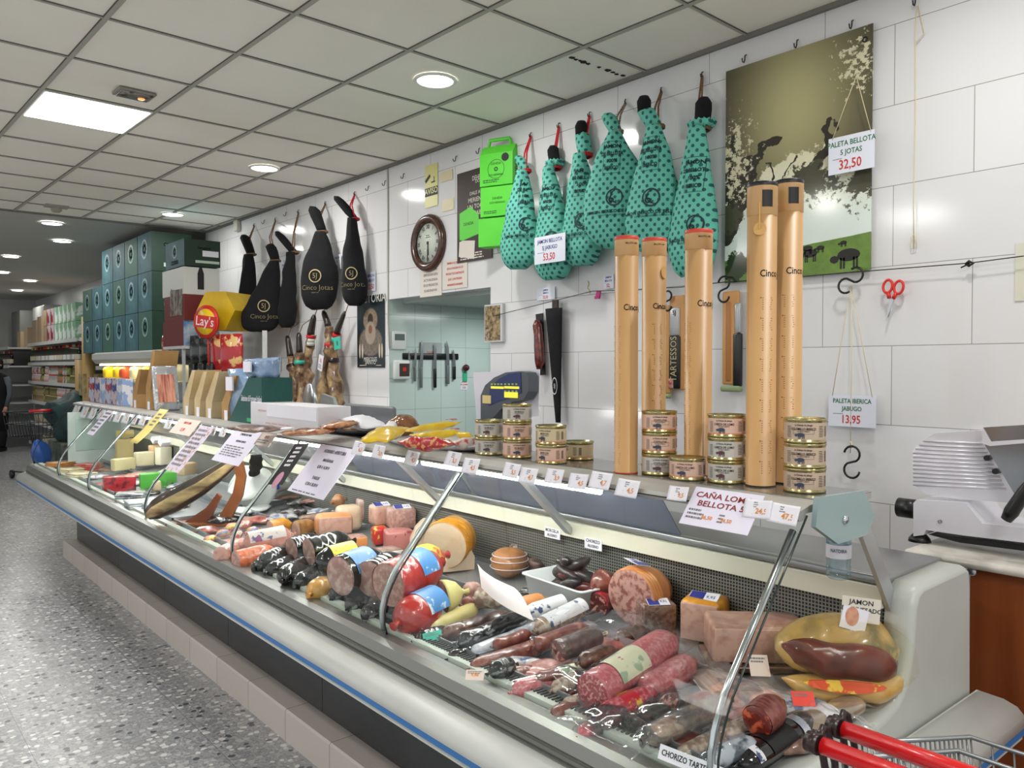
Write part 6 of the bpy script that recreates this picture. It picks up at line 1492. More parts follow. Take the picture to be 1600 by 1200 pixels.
# --- turkey and yellow netted pieces
roll('turkey_breast', 'yellow netted turkey breast behind the pale cut cone', 'turkey', (694, 852), (724, 830), 34, SK_YEL, CUT_TURKEY, lift=.02, seed=7, wob=.006)
def cone(label, px, py, wpx, hpx, rot, skin, cutm, seed=0, lift=0):
    z = .76
    for _ in range(5): p = oz(px, py, z); z = dz(p.x)+.003+lift
    w_ = px_len(p, wpx)/2; h_ = px_len(p, hpx)*.95; face = math.atan2(-p.y, -p.x)+rot
    t = thing('turkey_breast', label, 'turkey', M4.Translation(p) @ M4.Rotation(face+PI/2, 4, 'Z'))
    prof = [(-1, .02), (-1, .45), (-.72, .78), (-.25, 1), (.15, 1), (.68, .76), (1, .42), (.98, .02)]
    pts = []
    n = len(prof)
    for i in range(n):
        a, b = V(prof[i]), V(prof[(i+1) % n])
        for q in (.0, .33, .66): c_ = a.lerp(b, q); pts.append((c_.x*w_, c_.y*h_))
    mb = MB(); mb.loft([[(x*f_, y, max(0, z*f_+(0))) for x, z in pts] for y, f_ in ((0, 1), (.03, 1.02), (.07, 1), (.11, .8), (.13, .4))], sm=True, caps=(False, True)); noisy(mb, .003, 20, seed); mb.build('rind', skin, t)
    mb = MB(); mb.add([(x, -.0008, z) for x, z in pts], [tuple(range(len(pts)))]); mb.build('cut_face', cutm, t)
    return t, w_, h_
t, w_, h_ = cone('pale cut turkey breast cone, right of the pair, yellow rind and card', 717, 893, 52, 54, .3, SK_YEL, CUT_TURKEY, 1)
pricecard(t, .01, .03, h_*1.0, .07)
cone('wide pale cut turkey breast cone left of the other, behind the glass rod', 674, 868, 60, 58, .2, CUT_TURKEY, CUT_TURKEY, 2, .0)
# --- stacked square hams
t, w_, d_, h_ = block('square_ham', 'square pink ham, lower one speckled with red, under the two upper hams', 'ham', 626, 862, 44, .10, 34, meatmat('speckled_ham', 'c27a78', '8e3034', 30, (.60, .63)), None, rot=.2, seed=4)
t, w_, d_, h_ = block('square_ham', 'square greyish pink ham on the right of the upper two, price card on top', 'ham', 631, 827, 42, .10, 35, CUT_GREYP, CUT_PINK, rot=.25, lift=.065, seed=5, bev=.018); pricecard(t, 0, .03, h_+.004, .08)
t, w_, d_, h_ = block('square_ham', 'square beige ham on the left of the upper two, orange card on top', 'ham', 600, 822, 28, .10, 34, CUT_HAMP, None, rot=.4, lift=.065, seed=6, bev=.018); pricecard(t, 0, .03, h_+.004, .08)
block('ham_pack', 'red and yellow printed ham pack beneath the beige square ham', 'ham', 597, 852, 24, .10, 28, mat('redyellow_print', 'c82c2c', .35, col2='e4cf50', scale=22, sharp=(.52, .56)), None, rot=.2, seed=7)
block('ham_pack', 'pink label ham pack standing behind the beige square ham', 'ham', 575, 812, 30, .08, 34, mat('pinkred_print', 'b87a70', .3, col2='dcc8bc', scale=18, coat=.5), None, rot=.2, seed=8, lift=.02)
block('ham_pack', 'brown wrapped ham block with blue and white label, in front of the square hams', 'ham', 608, 885, 54, .10, 26, mat('brown_wrap', '8a6c60', .3, col2='b9a498', scale=24, coat=.5), LB_WHITE, rot=.5, seed=9)
# --- mortadellas in the middle
roll('mortadella', 'large red wrapped mortadella with blue label, upper of the two red ones', 'mortadella', (606, 914), (683, 880), 33, SK_RED, CUT_PINK, lift=.075, labels=((.40, .72, LB_BLUE),), seed=1, end2='round')
roll('mortadella', 'red wrapped mortadella with blue label at the front rim, lower one', 'mortadella', (622, 974), (682, 944), 34, SK_RED, None, lift=0, labels=((.45, .95, LB_BLUE),), seed=2, end1='round')
roll('mortadella', 'blue labelled mortadella with pink cut face, left of the red ones', 'mortadella', (531, 900), (598, 875), 30, SK_BLACK, CUT_GREYP, lift=.065, labels=((.12, .62, LB_BLUE),), seed=3, word='COPLAC')
roll('mortadella', 'dark cased mortadella between the blue labelled and the red one', 'mortadella', (578, 905), (628, 880), 28, SK_BLACK, CUT_GREYP, lift=.065, seed=4)
roll('mortadella', 'yellow and red wrapped mortadella behind the upper red one', 'mortadella', (640, 885), (692, 868), 26, mat('yellow_casing', 'ddd05a', .35, col2='c03a36', scale=9, sharp=(.60, .64), coat=.4), CUT_PINK, lift=.05, seed=5)
roll('mortadella', 'black mortadella with yellow and pink label', 'mortadella', (492, 884), (566, 866), 24, SK_BLACK, None, lift=.06, labels=((.30, .82, LB_YEL),), seed=6, end1='round')
roll('mortadella', 'black cased mortadella with brown-pink cut face, above the yellow labelled', 'mortadella', (482, 862), (548, 845), 21, SK_BLACK, CUT_GREYP, lift=.07, seed=7)
roll('mortadella', 'smaller black mortadella with cut face, farthest left of the black ones', 'mortadella', (455, 858), (500, 845), 18, SK_BLACK, CUT_GREYP, lift=.05, seed=8)
roll('coarse_pate_roll', 'coarse cut roll in pale yellow rind by the folded paper', 'ham', (692, 932), (722, 925), 25, SK_PALEY, CUT_HEAD, lift=.03, seed=9)
roll('salami_stub', 'short speckled salami stub right of the yellow-rind roll', 'sausage', (746, 933), (790, 935), 16, SK_DRY, CUT_CHORIZO, lift=.03, seed=10)
roll('grey_loin_pack', 'pinkish sliced loin strip behind the speckled stub', 'meat pack', (722, 925), (752, 918), 12, mat('loin_strip', 'c9a79c', .3, col2='a5766c', scale=40, stretch=(1, .2, 1)), None, end1='round', lift=.02)
g_ = 'black glossy sausages along the front rim'
for k, (a, b, r_, lb, lf) in enumerate((((398, 888), (440, 868), 15, 'black glossy sausage at the left end of the front heap', .0), ((418, 895), (470, 872), 15, 'black glossy sausage second from the left in front heap', .0), ((440, 905), (480, 878), 16, 'black glossy sausage third from left in the front heap', .02),
    ((462, 915), (505, 888), 16, 'black glossy sausage left of the amber knot end', .0), ((520, 935), (560, 905), 17, 'black crinkled sausage right of the amber knot end', 0), ((545, 950), (590, 918), 18, 'black crinkled sausage in the middle front', 0), ((572, 965), (612, 930), 18, 'black crinkled sausage nearest the lower red mortadella', 0), ((408, 878), (450, 862), 14, 'black sausage lying above the left end of the front heap', .03))):
    roll('black_sausage', lb, 'sausage', a, b, r_, SK_BLACK if k < 4 or k == 7 else SK_BLACKF, None, end1='round', lift=lf, seed=20+k, wob=.006)
roll('amber_cheese', 'amber yellow knotted casing end at the front rim', 'sausage', (485, 928), (515, 912), 20, mat('amber_casing', 'd0913a', .25, col2='dba658', scale=8, coat=.6), None, end1='round', lift=.0, seed=30)
# --- left part of the middle pane
roll('chicken_roll', 'pinkish roll with blue and red printed label, left of the black mortadellas', 'ham', (380, 850), (455, 835), 17, SK_PINK, None, end1='round', lift=.03, labels=((.1, .85, mat('mixed_label', 'd8cfc8', .35, col2='4c5690', scale=22, sharp=(.58, .62), col3='c94a44')),), seed=31)
roll('paprika_ham', 'orange crumbed ham with pale pink cut face at the front left', 'ham', (368, 876), (430, 862), 17, SK_ORANGE, CUT_PINK, lift=.0, seed=32)
roll('paprika_ham', 'pale pink ham under film left of the orange crumbed one', 'ham', (345, 868), (385, 850), 15, SK_PINK, CUT_HAMP, lift=.0, seed=33)
block('peach_ham', 'large cut ham with pale face and orange wrap, middle of the case', 'ham', 524, 838, 58, .12, 36, SK_PEACH, CUT_HAMP, rot=.15, seed=10, lift=.03, bev=.03)
block('peach_ham', 'pale sliced ham half behind the orange wrapped one', 'ham', 548, 830, 40, .10, 42, CUT_TURKEY, None, rot=.2, seed=11, lift=.03, bev=.03)
roll('speckled_roll', 'golden brown speckled roll left of the orange wrapped ham', 'ham', (462, 828), (492, 820), 13, mat('golden_speckle', 'a5783c', .35, col2='6e4620', scale=40), CUT_HAMP, lift=.03, seed=34)
roll('speckled_roll', 'small cut ham round and yellow band, left of the golden roll', 'ham', (422, 826), (455, 818), 13, SK_YEL, CUT_HAMP, lift=.03, seed=35)
roll('roast_chicken_piece', 'small browned roast piece behind the hams', 'meat', (520, 785), (538, 780), 10, mat('roast_skin'), None, end1='round', lift=.08, seed=36)
block('ham_pack', 'clear pack of pink sliced ham with orange sticker, centre', 'meat pack', 556, 858, 40, .09, 20, CUT_PINK, LB_ORANGE, rot=.3, seed=12, lift=.02)
# --- long sausages at the centre right
roll('packed_sausage', 'yellow cheese-coloured long pack beneath the sausages', 'sausage', (668, 985), (745, 950), 14, mat('pale_yellow_wrap', 'd8cc8e', .3, col2='c9bb78', scale=6, coat=.4), None, end1='round', lift=0, seed=40)
roll('packed_sausage', 'dark chorizo with wrinkled black end, front of the yellow pack', 'sausage', (690, 992), (795, 960), 13, SK_DARK, None, end1='round', lift=.02, seed=41, wob=.006)
roll('packed_sausage', 'black crinkled long pack running up to the folded paper', 'sausage', (715, 1005), (822, 963), 15, SK_BLACKF, None, end1='round', lift=.03, seed=42, wob=.005)
roll('packed_sausage', 'grey film pack with white print just below the black one', 'sausage', (735, 1020), (850, 975), 11, mat('grey_print_film', '9aa0ac', .2, col2='dfe2ea', scale=26, coat=.6), None, end1='round', lift=.01, seed=43)
roll('packed_sausage', 'cut chorizo in white paper lettered ALTO BELLOTA, left of two', 'sausage', (838, 985), (905, 952), 17, SK_DRY, None, end1='round', lift=.03, labels=((.15, 1.05, LB_WHITE),), seed=44, film=FILM, word='BELLOTA')
roll('packed_sausage', 'white paper wrapped sausage with blue and red swirl', 'sausage', (822, 960), (885, 940), 14, LB_WHITE, None, end1='round', lift=.02, seed=45, word='IBERICO', labels=((.2, .9, LB_WHITE),))
roll('glazed_sausage', 'orange glazed small sausage lying right of the folded paper', 'sausage', (812, 945), (850, 935), 11, SK_PEACH, None, end1='round', lift=.04, seed=46)
roll('packed_sausage', 'black film bundle behind the glazed small sausage', 'sausage', (812, 925), (862, 930), 8, SK_BLACKF, None, end1='round', lift=.0, seed=47)
roll('cured_chorizo', 'mottled red chorizo under film, above the brown pair', 'sausage', (835, 1010), (915, 980), 14, SK_CHOR, None, end1='round', lift=.02, seed=48, film=FILM)
roll('cured_chorizo', 'long orange-red chorizo at the front rim with orange tag', 'sausage', (735, 1045), (850, 1008), 15, SK_CHOR, None, end1='round', lift=.0, seed=49)
roll('packed_sausage', 'black foil wrapped sausage at the front rim right of orange tag', 'sausage', (765, 1052), (806, 1038), 16, SK_BLACKF, None, end1='round', lift=.02, seed=50, wob=.006)
roll('brown_salami', 'brown salami with red cut face and string, in clear film', 'sausage', (872, 1018), (940, 992), 17, SK_DARK, CUT_CHORIZO, lift=.05, knot=True, seed=51, film=FILMW)
roll('brown_salami', 'short dark brown salami right of the stringed one', 'sausage', (905, 1035), (962, 1016), 15, SK_DARK, None, end1='round', lift=.06, seed=52)
roll('pink_salami', 'pink salami end in film at the front rim', 'sausage', (800, 1082), (905, 1050), 17, SK_SALAMI, None, end1='round', lift=.0, seed=53, film=FILM)
roll('packed_sausage', 'greenish labelled thin salami behind the pink front one', 'sausage', (835, 1062), (930, 1040), 11, SK_CHOR, None, end1='round', lift=.03, labels=((.4, .9, LB_CREAM),), seed=54)
roll('white_mould_sausage', 'curved white-moulded sausage left of the big salami', 'sausage', (862, 1078), (908, 1060), 13, SK_DRY, None, end1='round', lift=.02, seed=55)
roll('packed_sausage', 'brown chorizo under film at the front rim, below the big salami', 'sausage', (862, 1120), (920, 1092), 14, SK_CHOR, None, end1='round', lift=.0, seed=56, film=FILM)
roll('big_salami', 'biggest salami, fat pink with cream and green label and dark cut end', 'salami', (925, 1082), (1050, 1000), 31, SK_SALAMI, CUT_SALAMI, lift=.035, labels=((.18, .52, LB_CREAM),), seed=57, film=FILM, end2='round')
roll('big_salami', 'second fat pink salami lying to the right of the biggest', 'salami', (1000, 1085), (1082, 1035), 24, SK_SALAMI, None, lift=.015, end1='round', seed=58, film=FILM)
roll('red_salami', 'bright red printed salami in front of the biggest salami', 'salami', (935, 1125), (1025, 1085), 24, SK_SALRED, None, end1='round', lift=.01, seed=59, film=FILM, labels=((.35, .6, mat('red_yellow_label', 'c02838', .3, col2='e0b040', scale=24, sharp=(.58, .62))),))
roll('dark_red_sausage', 'short dark red sausage at right end of the bright red salami', 'sausage', (1030, 1100), (1062, 1094), 14, CUT_CHORIZO, None, end1='round', lift=.04, seed=60)
roll('red_salami', 'deep red pack peeking at front rim below the bright red salami', 'salami', (905, 1150), (975, 1120), 16, SK_SALRED, None, end1='round', lift=.0, seed=61, film=FILMW)
roll('long_sausage', 'long mottled brown sausage in milky film, lower right', 'sausage', (1012, 1155), (1140, 1095), 19, SK_DRY if False else mat('mottled_brown', '735140', .4, col2='b59a82', scale=34, sharp=(.42, .64), coat=.4, bump=.4, detail=5), None, end1='round', lift=.03, seed=62, film=FILMW)
roll('long_sausage', 'thin brown sausage with orange seal, behind the long mottled one', 'sausage', (985, 1130), (1080, 1088), 13, SK_DARK, None, end1='round', lift=.03, seed=63, film=FILM)
roll('long_sausage', 'cut thin sausage tip between bacon and the long mottled one', 'sausage', (1078, 1100), (1112, 1088), 12, SK_CHOR, CUT_CHORIZO, lift=.05, seed=64)
roll('long_sausage', 'mottled sausage under the long one at the front rim', 'sausage', (1060, 1185), (1180, 1125), 18, SK_DRY, None, end1='round', lift=.0, seed=65, film=FILM)
roll('chorizo_end', 'large chorizo end with bright red marbled face right of the end rod', 'sausage', (1182, 1128), (1215, 1100), 25, SK_CHOR, meatmat('marbled_red', '6a1d12', 'd0603a', 45, (.5, .62)), lift=.04, seed=66, wob=.006)
roll('packed_sausage', 'black and silver lettered long pack at the bottom right of the case', 'sausage', (1150, 1195), (1268, 1120), 30, SK_BLACK, None, end1='round', lift=.0, seed=67, word='TARTESSOS', wordm=WHITE, labels=((.30, .62, PLASTIC_BLACK), (.12, .19, LB_WHITE), (.70, .78, mat('grey_print_film'))), flat=.7)
roll('packed_sausage', 'olive-brown packed chorizo with white label, right of the black pack', 'sausage', (1225, 1150), (1345, 1095), 24, mat('olive_brown', '7d6a52', .3, col2='9d8a70', scale=12, coat=.5), None, end1='round', lift=.0, seed=68, labels=((.42, .60, LB_WHITE),), film=FILM, flat=.7, word='EXTRA')
roll('packed_sausage', 'blue-grey film pack at the bottom edge left of the end rod', 'sausage', (1095, 1195), (1180, 1160), 18, mat('bluegrey_film', '4a535c', .2, col2='aab2ba', scale=22, sharp=(.5, .6), coat=.6), None, end1='round', lift=.02, seed=69)
# bacon slabs
BACON = mat('bacon_stripes', 'd9a28e', .3, col2='ead0bc', scale=9, stretch=(.4, 6, 1), sharp=(.45, .6), coat=.5)
for k, (px, py, w_, lb) in enumerate(((1120, 1068, .16, 'flat pack of streaky bacon between the second fat salami and end rod'), (1185, 1085, .12, 'streaky bacon slab just right of the end rod'))):
    p = onpile(px, py, .01, .015); t = thing('bacon_pack', lb, 'bacon', M4.Translation(p) @ M4.Rotation(-.5+PI/2, 4, 'Z'))
    MB().rbox(-w_/2, w_/2, -.05, .05, -.012, .012, .008).build('bacon', BACON, t)
    mb = MB().sheet(w_*1.35, .15, lambda u, v_: .006*math.sin(9*u+4*v_), 10, 8, .0006); mb.v = [q+V((0, 0, .016)) for q in mb.v]; mb.build('film', FILMW, t)
# orange and white tags among the food
def smallcard(px, py, w_, h_, m, label, z=.05, rot=0, tilt=.5, txt=None):
    p = onpile(px, py, .01, z); F = frame(p, (.7, -.72, 0), (.4, .4, 1-tilt)) @ M4.Rotation(rot, 4, 'Z')
    return sign('food_tag', label, 'price tag', F, w_, h_, [(txt, h_*.4, 0, 0, ORANGEINK)] if txt else [], bg=m, small=[(-w_*.4, w_*.4, h_*.1, h_*.4, 2)])
smallcard(742, 1055, .05, .03, PK, 'pale orange tag at front rim by the black foil sausage', .04, txt='9,90')
smallcard(1255, 1092, .05, .035, mat('bright_red_card', 'e8402c', .4), 'bright red card on the pile below the boneless ham', .09)
smallcard(1186, 1040, .05, .06, PK, 'pinkish white slip standing behind the end rod', .06)
smallcard(870, 838, .075, .03, WHITE, 'MORCILLA ALOSNO label strip', .2, txt=None) if False else None
for (px, py, a_, b_, lb) in ((863, 833, 'MORCILLA', 'ALOSNO', 'small MORCILLA label on the cream strip left of the arm foot'), (927, 850, 'CHORIZO', 'ALOSNO', 'small CHORIZO label on the cream strip right of the arm foot')):
    p = ox(px, py, 2.083); sign('shelf_label', lb, 'label', frame(p, (0, -1, 0), (0, 0, 1)), .085, .04, [(a_, .017, 0, .009, INK, .9), (b_, .015, 0, -.009, INK, .9)])
p = ox(1088, 1190, 1.37); sign('shelf_label', 'CHORIZO TARTESSOS label at the front rim, bottom of the picture', 'label', frame(oz(1078, 1192, .775), (.1, -1, 0), (.4, 0, 1)), .15, .03, [('CHORIZO TARTESSOS', .017, 0, 0, INK, .8)])
for k, (px, py) in enumerate(((430, 770), (470, 775), (500, 792))):
    t = flat_pouch('sliced_meat_pack', ('dark sliced meat pack below the opening hours sheet', 'red sliced meat pack with blue card, back of the case', 'flat film pack with dark slices left of the roast piece')[k], 'meat pack', onpile(px, py+8, .02, .02), onpile(px+45, py+4, .02, .03), .12, .02, (mat('dark_meat'), mat('sliced_red', '6a2a24', .25, col2='b08478', scale=30, coat=.6), mat('film_grey', '8b8f94', .2, col2='3c3a3c', scale=18, coat=.7))[k], 50+k)
# --- jamon on its wooden stand, plastic bag, cheeses to the left
WOODJ = mat('stand_wood', '9a5a2a', .4, col2='82481f', scale=10, stretch=(1, 6, 1))
pa = onpile(318, 818, .01, .0)
t = thing('ham_stand', 'curved orange-brown wooden ham stand carrying the sliced ham leg', 'stand', M4.Translation((pa.x, pa.y, dz(pa.x)+.004)) @ M4.Rotation(math.atan2(-.62, .78), 4, 'Z'))
# local frame: x to the right across the picture, y away, z up
MB().rbox(-.19, .19, -.05, .05, 0, .02, .005).build('base_board', WOODJ, t)
mb = MB(); cv = [(.07, .02), (.12, .10), (.165, .18), (.185, .27), (.17, .34), (.215, .36), (.235, .27), (.215, .16), (.17, .07), (.15, .02)]
mb.prism(cv, -.018, .018, T=M4(((1, 0, 0, 0), (0, 0, 1, .0), (0, 1, 0, 0), (0, 0, 0, 1)))); mb.build('upright', WOODJ, t)
mb = MB(); cv = [(-.10, .02), (.02, .10), (.08, .18), (.10, .16), (.04, .04), (.03, .02)]
mb.prism(cv, -.015, .015, T=M4(((1, 0, 0, 0), (0, 0, 1, .0), (0, 1, 0, 0), (0, 0, 0, 1)))); mb.build('cradle', mat('darker_wood', '7a3d1c', .4), t)
mw = t.matrix_world
LEG = mat('cured_ham_side', 'cdb27c', .35, col2='5e4426', scale=8, sharp=(.42, .66), detail=5, coat=.4, stretch=(.6, .6, 2)); RINDD = mat('ham_rind_dark', '4a3626', .4, col2='2a1d16', scale=14, coat=.5)
t2 = thing('carved_ham', 'long sliced ham leg with pale fat side resting slanted on the wooden stand', 'ham', mw)
pts = [(-.30, .035), (-.26, .06), (-.16, .11), (-.02, .19), (.10, .27), (.20, .345), (.27, .40)]
rad = [.03, .058, .068, .06, .046, .030, .02]
rings = []
for (x, z), r in zip(pts, rad):
    rings.append([(x-.35*r*math.sin(a)*1.0, -.01+r*.62*math.cos(a), z+.9*r*math.sin(a)+.03) for a in [2*PI*i/24 for i in range(24)]])
mb = MB().loft(rings); noisy(mb, .008, 12, 2); mb.build('rind', RINDD, t2)
mb = MB(); rr2 = []
for (x, z), r in zip(pts[:-1], rad[:-1]):
    rr2.append([(x-.30*r*s_, -.016-r*.62-(.004), z+.03+.72*r*s_) for s_ in (-.7, -.4, -.1, .15, .42)]+[(x-.30*r*s_, -.01-r*.42, z+.03+.9*r*s_) for s_ in (.42, .15, -.1, -.4, -.7)])
mb.loft(rr2); noisy(mb, .004, 14, 3); mb.build('fat_side', LEG, t2)
WBAG = mat('white_plastic_bag', 'dfe5e2', .35, col2='c9d2ce', scale=5, bump=.8, bscale=11)
t, p = lump('shopping_bag', 'big crumpled white plastic bag behind the ham stand', 'bag', 402, 762, .19, .15, .12, WBAG, seed=8, amp=.07, sc=8, rot=.3)
MB().rbox(-.03, .03, -.162, -.150, .0, .03, .004).build('blue_logo', mat('blue_logo', '2a3d9a', .4), t)
flat_pouch('black_sock', 'black cloth hanging down behind the lilac notice sheet', 'cloth', ox(402, 712, 1.80), ox(398, 742, 1.86), .07, .04, BLACKCLOTH, 3)
lump('white_tray_pack', 'white folded paper tray in front of the white bag', 'tray', 392, 795, .16, .10, .02, mat('paper_white', 'e0e2e4', .5), seed=9, amp=.02, rot=.6)
cheese = [
 (196, 718, 20, .08, 24, 'd8c48a', 'yellow-rind cheese with white card, farthest left of the cheeses'), (228, 728, 22, .09, 16, 'e2d8b4', 'cream cheese block left of the green box'), (196, 735, 26, .08, 14, 'd6cb9a', 'flat cream cheese below the yellow-rind cheese'),
 (250, 722, 18, .08, 20, 'd9b98c', 'beige cheese wedge with red card'), (262, 726, 20, .08, 20, 'e6e0c6', 'tall white cheese with black side'), (302, 728, 22, .08, 26, 'ddd6b2', 'pale cheese right of the black-sided one'),
 (322, 730, 22, .08, 26, 'e4dcbc', 'round-cornered white cheese beside the ham stand top'), (298, 742, 24, .07, 14, 'c8b08c', 'small olive box with red berry picture')]
for k, (px, py, wp, d_, hp, c, lb) in enumerate(cheese):
    t, w_, dd_, h_ = block('cheese_piece', lb, 'cheese', px, py, wp*1.25, d_, hp*1.45, mat('cheese_%d' % k, c, .45), None, rot=.2+.1*k, seed=k, lift=.03, bev=.01)
    if k in (0, 3, 4): MB().box(-w_/2, w_/2, .0, .05, 0, .04, T=M4.Translation((0, 0, h_+.012)) @ M4.Rotation(.7, 4, 'X')).build('price_card', WHITE if k else mat('sticker_yellow'), t)
    if k == 4: MB().box(w_*.3, w_*.55, -.004, d_, 0, h_).build('dark_rind', INK, t)
block('green_snack_box', 'bright green carton lying among the cheeses', 'box', 248, 762, 52, .10, 24, mat('leaf_green_carton', '4fa83c', .45), None, rot=.1, bev=.003, wob=0, seed=1)
block('beige_cheese_pack', 'small beige cheese in front of the green carton', 'cheese', 246, 768, 12, .05, 18, mat('cheese_9', 'cdbb96', .45), None, rot=.1, seed=2, lift=.01)
block('red_cheese_pack', 'large red box-shaped pack with net pattern, left of the green carton', 'meat pack', 188, 770, 46, .11, 27, mat('red_foil', 'b01f2a', .25, col2='6a1018', scale=18, sharp=(.48, .56), coat=.6), None, rot=.1, bev=.008)
for k, (px, py, lb) in enumerate(((110, 738, 'stack of pale flat sliced cheese packs at the far end'), (128, 745, 'second stack of pale flat cheese packs'), (95, 728, 'orange-topped flat pack at the far end'), (140, 730, 'red printed small pack near the far end'), (205, 778, 'black and silver flat vacuum packs near the red foil pack'), (222, 790, 'white paper bundle beside the black and silver packs'), (255, 795, 'whitish film pack left of the ham stand foot'))):
    col = ('e3d6b0', 'e6dcc0', 'dd9a58', 'bb4a42', '4a4c50', 'd8dade', 'c9ccd0')[k]
    p = onpile(px, py, .02, 0); t = thing('flat_food_pack', lb, 'pack', M4.Translation((p.x, p.y, dz(p.x)+.004)) @ M4.Rotation(.3*k, 4, 'Z'))
    mb = MB()
    for q in range(4): mb.rbox(-.10+.006*q, .10-.005*q, -.08, .08+.004*q, .014*q, .014*q+.012, .004, 1)
    mb.build('packs', mat('pack_%d' % k, col, .3, col2=('c9b988', 'cdbf98', 'c98248', 'd8b0a0', 'c0c4c8', 'b8bcc4', 'a0a4aa')[k], scale=14), t)
for k, (px, py) in enumerate(((352, 826), (372, 822), (338, 836), (318, 845), (360, 838), (385, 832))):
    roll('wrapped_sausage_stick', 'short pink wrapped sausage stick near the foot of the ham stand', 'sausage', (px, py), (px+20, py-5), 7, mat('stick_%d' % (k % 3), ('cf8f84', 'c87868', 'd8a070')[k % 3], .3, col2=('e4d060', 'e8dcd4', '8090c0')[k % 3], scale=30, sharp=(.58, .62), coat=.5), None, end1='round', lift=.01*(k % 2), seed=80+k, group='sausage sticks by the ham stand')
    bpy.data.objects
o = glass_sign('hanging_price_sheet', 'translucent white poster leaning inside the far end of the case', (142, 698), 1, 1, [], bg=WHITE); bpy.data.objects.remove(o)
a = ox(112, 700, 1.7)
t = thing('framed_board', 'pale greenish framed panel standing at the far end inside the case', 'panel', (1.85, Y1-.35, .74))
MB().box(-.30, .20, -.01, .01, .01, .46).build('board', mat('milk_glass', 'cfdcd8', .3, spec=.6), t); MB().rbox(-.24, .13, -.018, -.0105, .12, .40, .003).build('inner_panel', mat('mint_panel', 'b9cfc8', .25), t)

# --- fillers lying under and between the sausages
FILL = [mat('filler_dark', '2a2022', .25, col2='8f8f96', scale=20, sharp=(.56, .62), coat=.6, bump=.4), mat('filler_red', '7a2e2a', .3, col2='b56a5c', scale=36, coat=.6, bump=.3, detail=5), mat('filler_print', 'c9c6c8', .3, col2='5d6a90', scale=26, sharp=(.58, .63), coat=.4),
        mat('filler_brown', '5c3a2e', .3, col2='93705c', scale=30, coat=.6, bump=.4, detail=5), mat('filler_pink', 'b8706c', .3, col2='d9a8a0', scale=40, coat=.6, bump=.2, detail=5)]
rnd = random.Random(5)
def filler(px, py, w_, k, lift, label, grp, vertical=0):
    a = onpile(px, py, .012, lift); a.x = max(a.x, 1.475); ang_ = rnd.uniform(-.5, .9)
    d = V((math.cos(ang_), -.35+math.sin(ang_)*.3, 0)).normalized()*w_
    flat_pouch('vacuum_food_pack', label, 'meat pack', V((max(a.x-d.x/2, 1.43), a.y-d.y/2, a.z)), a+d/2, w_*.62, .036, FILL[k % 5], 90+k+int(px), group=grp)
xs = 0
for (px, py, k) in ((640, 1000, 0), (668, 1005, 0), (700, 1020, 2), (725, 1032, 0), (755, 1062, 3), (790, 1078, 1), (828, 1098, 0), (872, 1128, 4), (905, 1160, 1), (940, 1172, 0), (975, 1190, 3), (1010, 1180, 1),
    (800, 1035, 2), (860, 1045, 4), (900, 1070, 1), (950, 1050, 2), (1000, 1040, 4), (940, 1008, 1), (890, 975, 2), (760, 985, 3), (800, 1000, 0), (1060, 1060, 4), (1100, 1120, 3), (1150, 1150, 0), (1060, 1140, 1), (1210, 1160, 3), (1250, 1100, 2), (1160, 1100, 4)):
    filler(px, py, .16, k, .004, 'flat vacuum pack half buried beneath the sausages of the nearest section', 'flat packs beneath the nearest section sausages')
for (px, py, k) in ((365, 805, 0), (400, 812, 1), (440, 808, 2), (455, 800, 0), (490, 808, 3), (425, 842, 2), (350, 812, 0), (470, 785, 0), (505, 800, 2), (540, 800, 1), (580, 905, 0), (640, 940, 0), (520, 935, 3), (545, 880, 0), (650, 880, 2), (335, 852, 4), (310, 830, 1), (400, 862, 4)):
    filler(px, py, .17, k, -.002 if py > 850 else .01, 'flat film pack lying among the rolls and hams of the middle section', 'flat packs among the middle section hams')
for (px, py, k) in ((120, 722, 2), (150, 745, 2), (170, 735, 3), (185, 752, 0), (210, 755, 2), (225, 770, 0), (240, 782, 2), (215, 742, 4), (270, 790, 2), (285, 760, 2), (160, 758, 1), (270, 735, 2), (300, 765, 0)):
    filler(px, py, .2, k, .0, 'flat film pack lying among the cheeses of the far section', 'flat packs among the far section cheeses')

for (a, b, r_, sk, lf, lb) in (((648, 1002), (700, 985), 13, SK_BLACKF, 0, 'black wrinkled sausage end just left of the teal tag'), ((640, 985), (672, 972), 12, SK_DARK, 0, 'dark sausage between the lower red mortadella and the yellow pack'),
    ((700, 1030), (760, 1008), 13, SK_BLACK, 0, 'smooth black sausage at the front rim below the grey film pack'), ((722, 945), (760, 935), 12, SK_CHOR, .0, 'chorizo stub half under the folded paper'), ((860, 975), (915, 960), 12, SK_DRY, .0, 'whitish dry sausage behind the mottled red chorizo'),
    ((790, 1062), (835, 1045), 12, SK_CHOR, 0, 'small chorizo touching the black foil sausage at the rim'), ((1040, 1125), (1105, 1100), 12, SK_CHOR, 0, 'chorizo under the milky film of the long mottled sausage'), ((1130, 1150), (1185, 1128), 14, SK_DRY, .01, 'dry sausage just left of the end rod at the rim'),
    ((960, 1000), (1010, 985), 13, SK_DARK, 0, 'dark sausage hidden behind the biggest salami'), ((880, 1100), (915, 1088), 10, SK_DRY, .02, 'thin dry sausage at the front rim beside big salami cut end'), ((770, 1010), (830, 990), 11, SK_CHOR, .035, 'slim chorizo lying on top of the grey film pack')):
    roll('small_sausage', lb, 'sausage', a, b, r_, sk, None, end1='round', lift=lf, seed=int(a[0]), wob=.005)
smallcard(676, 996, .06, .04, mat('teal_tag', '3fb8a0', .5), 'teal and white tag at the front rim beside the black wrinkled sausage', .03, rot=.3)
CRINKLE = thin('crinkled_bag_film', 'ffffff', .02, .06, fres=.16, body=('f4f6fa', .015))
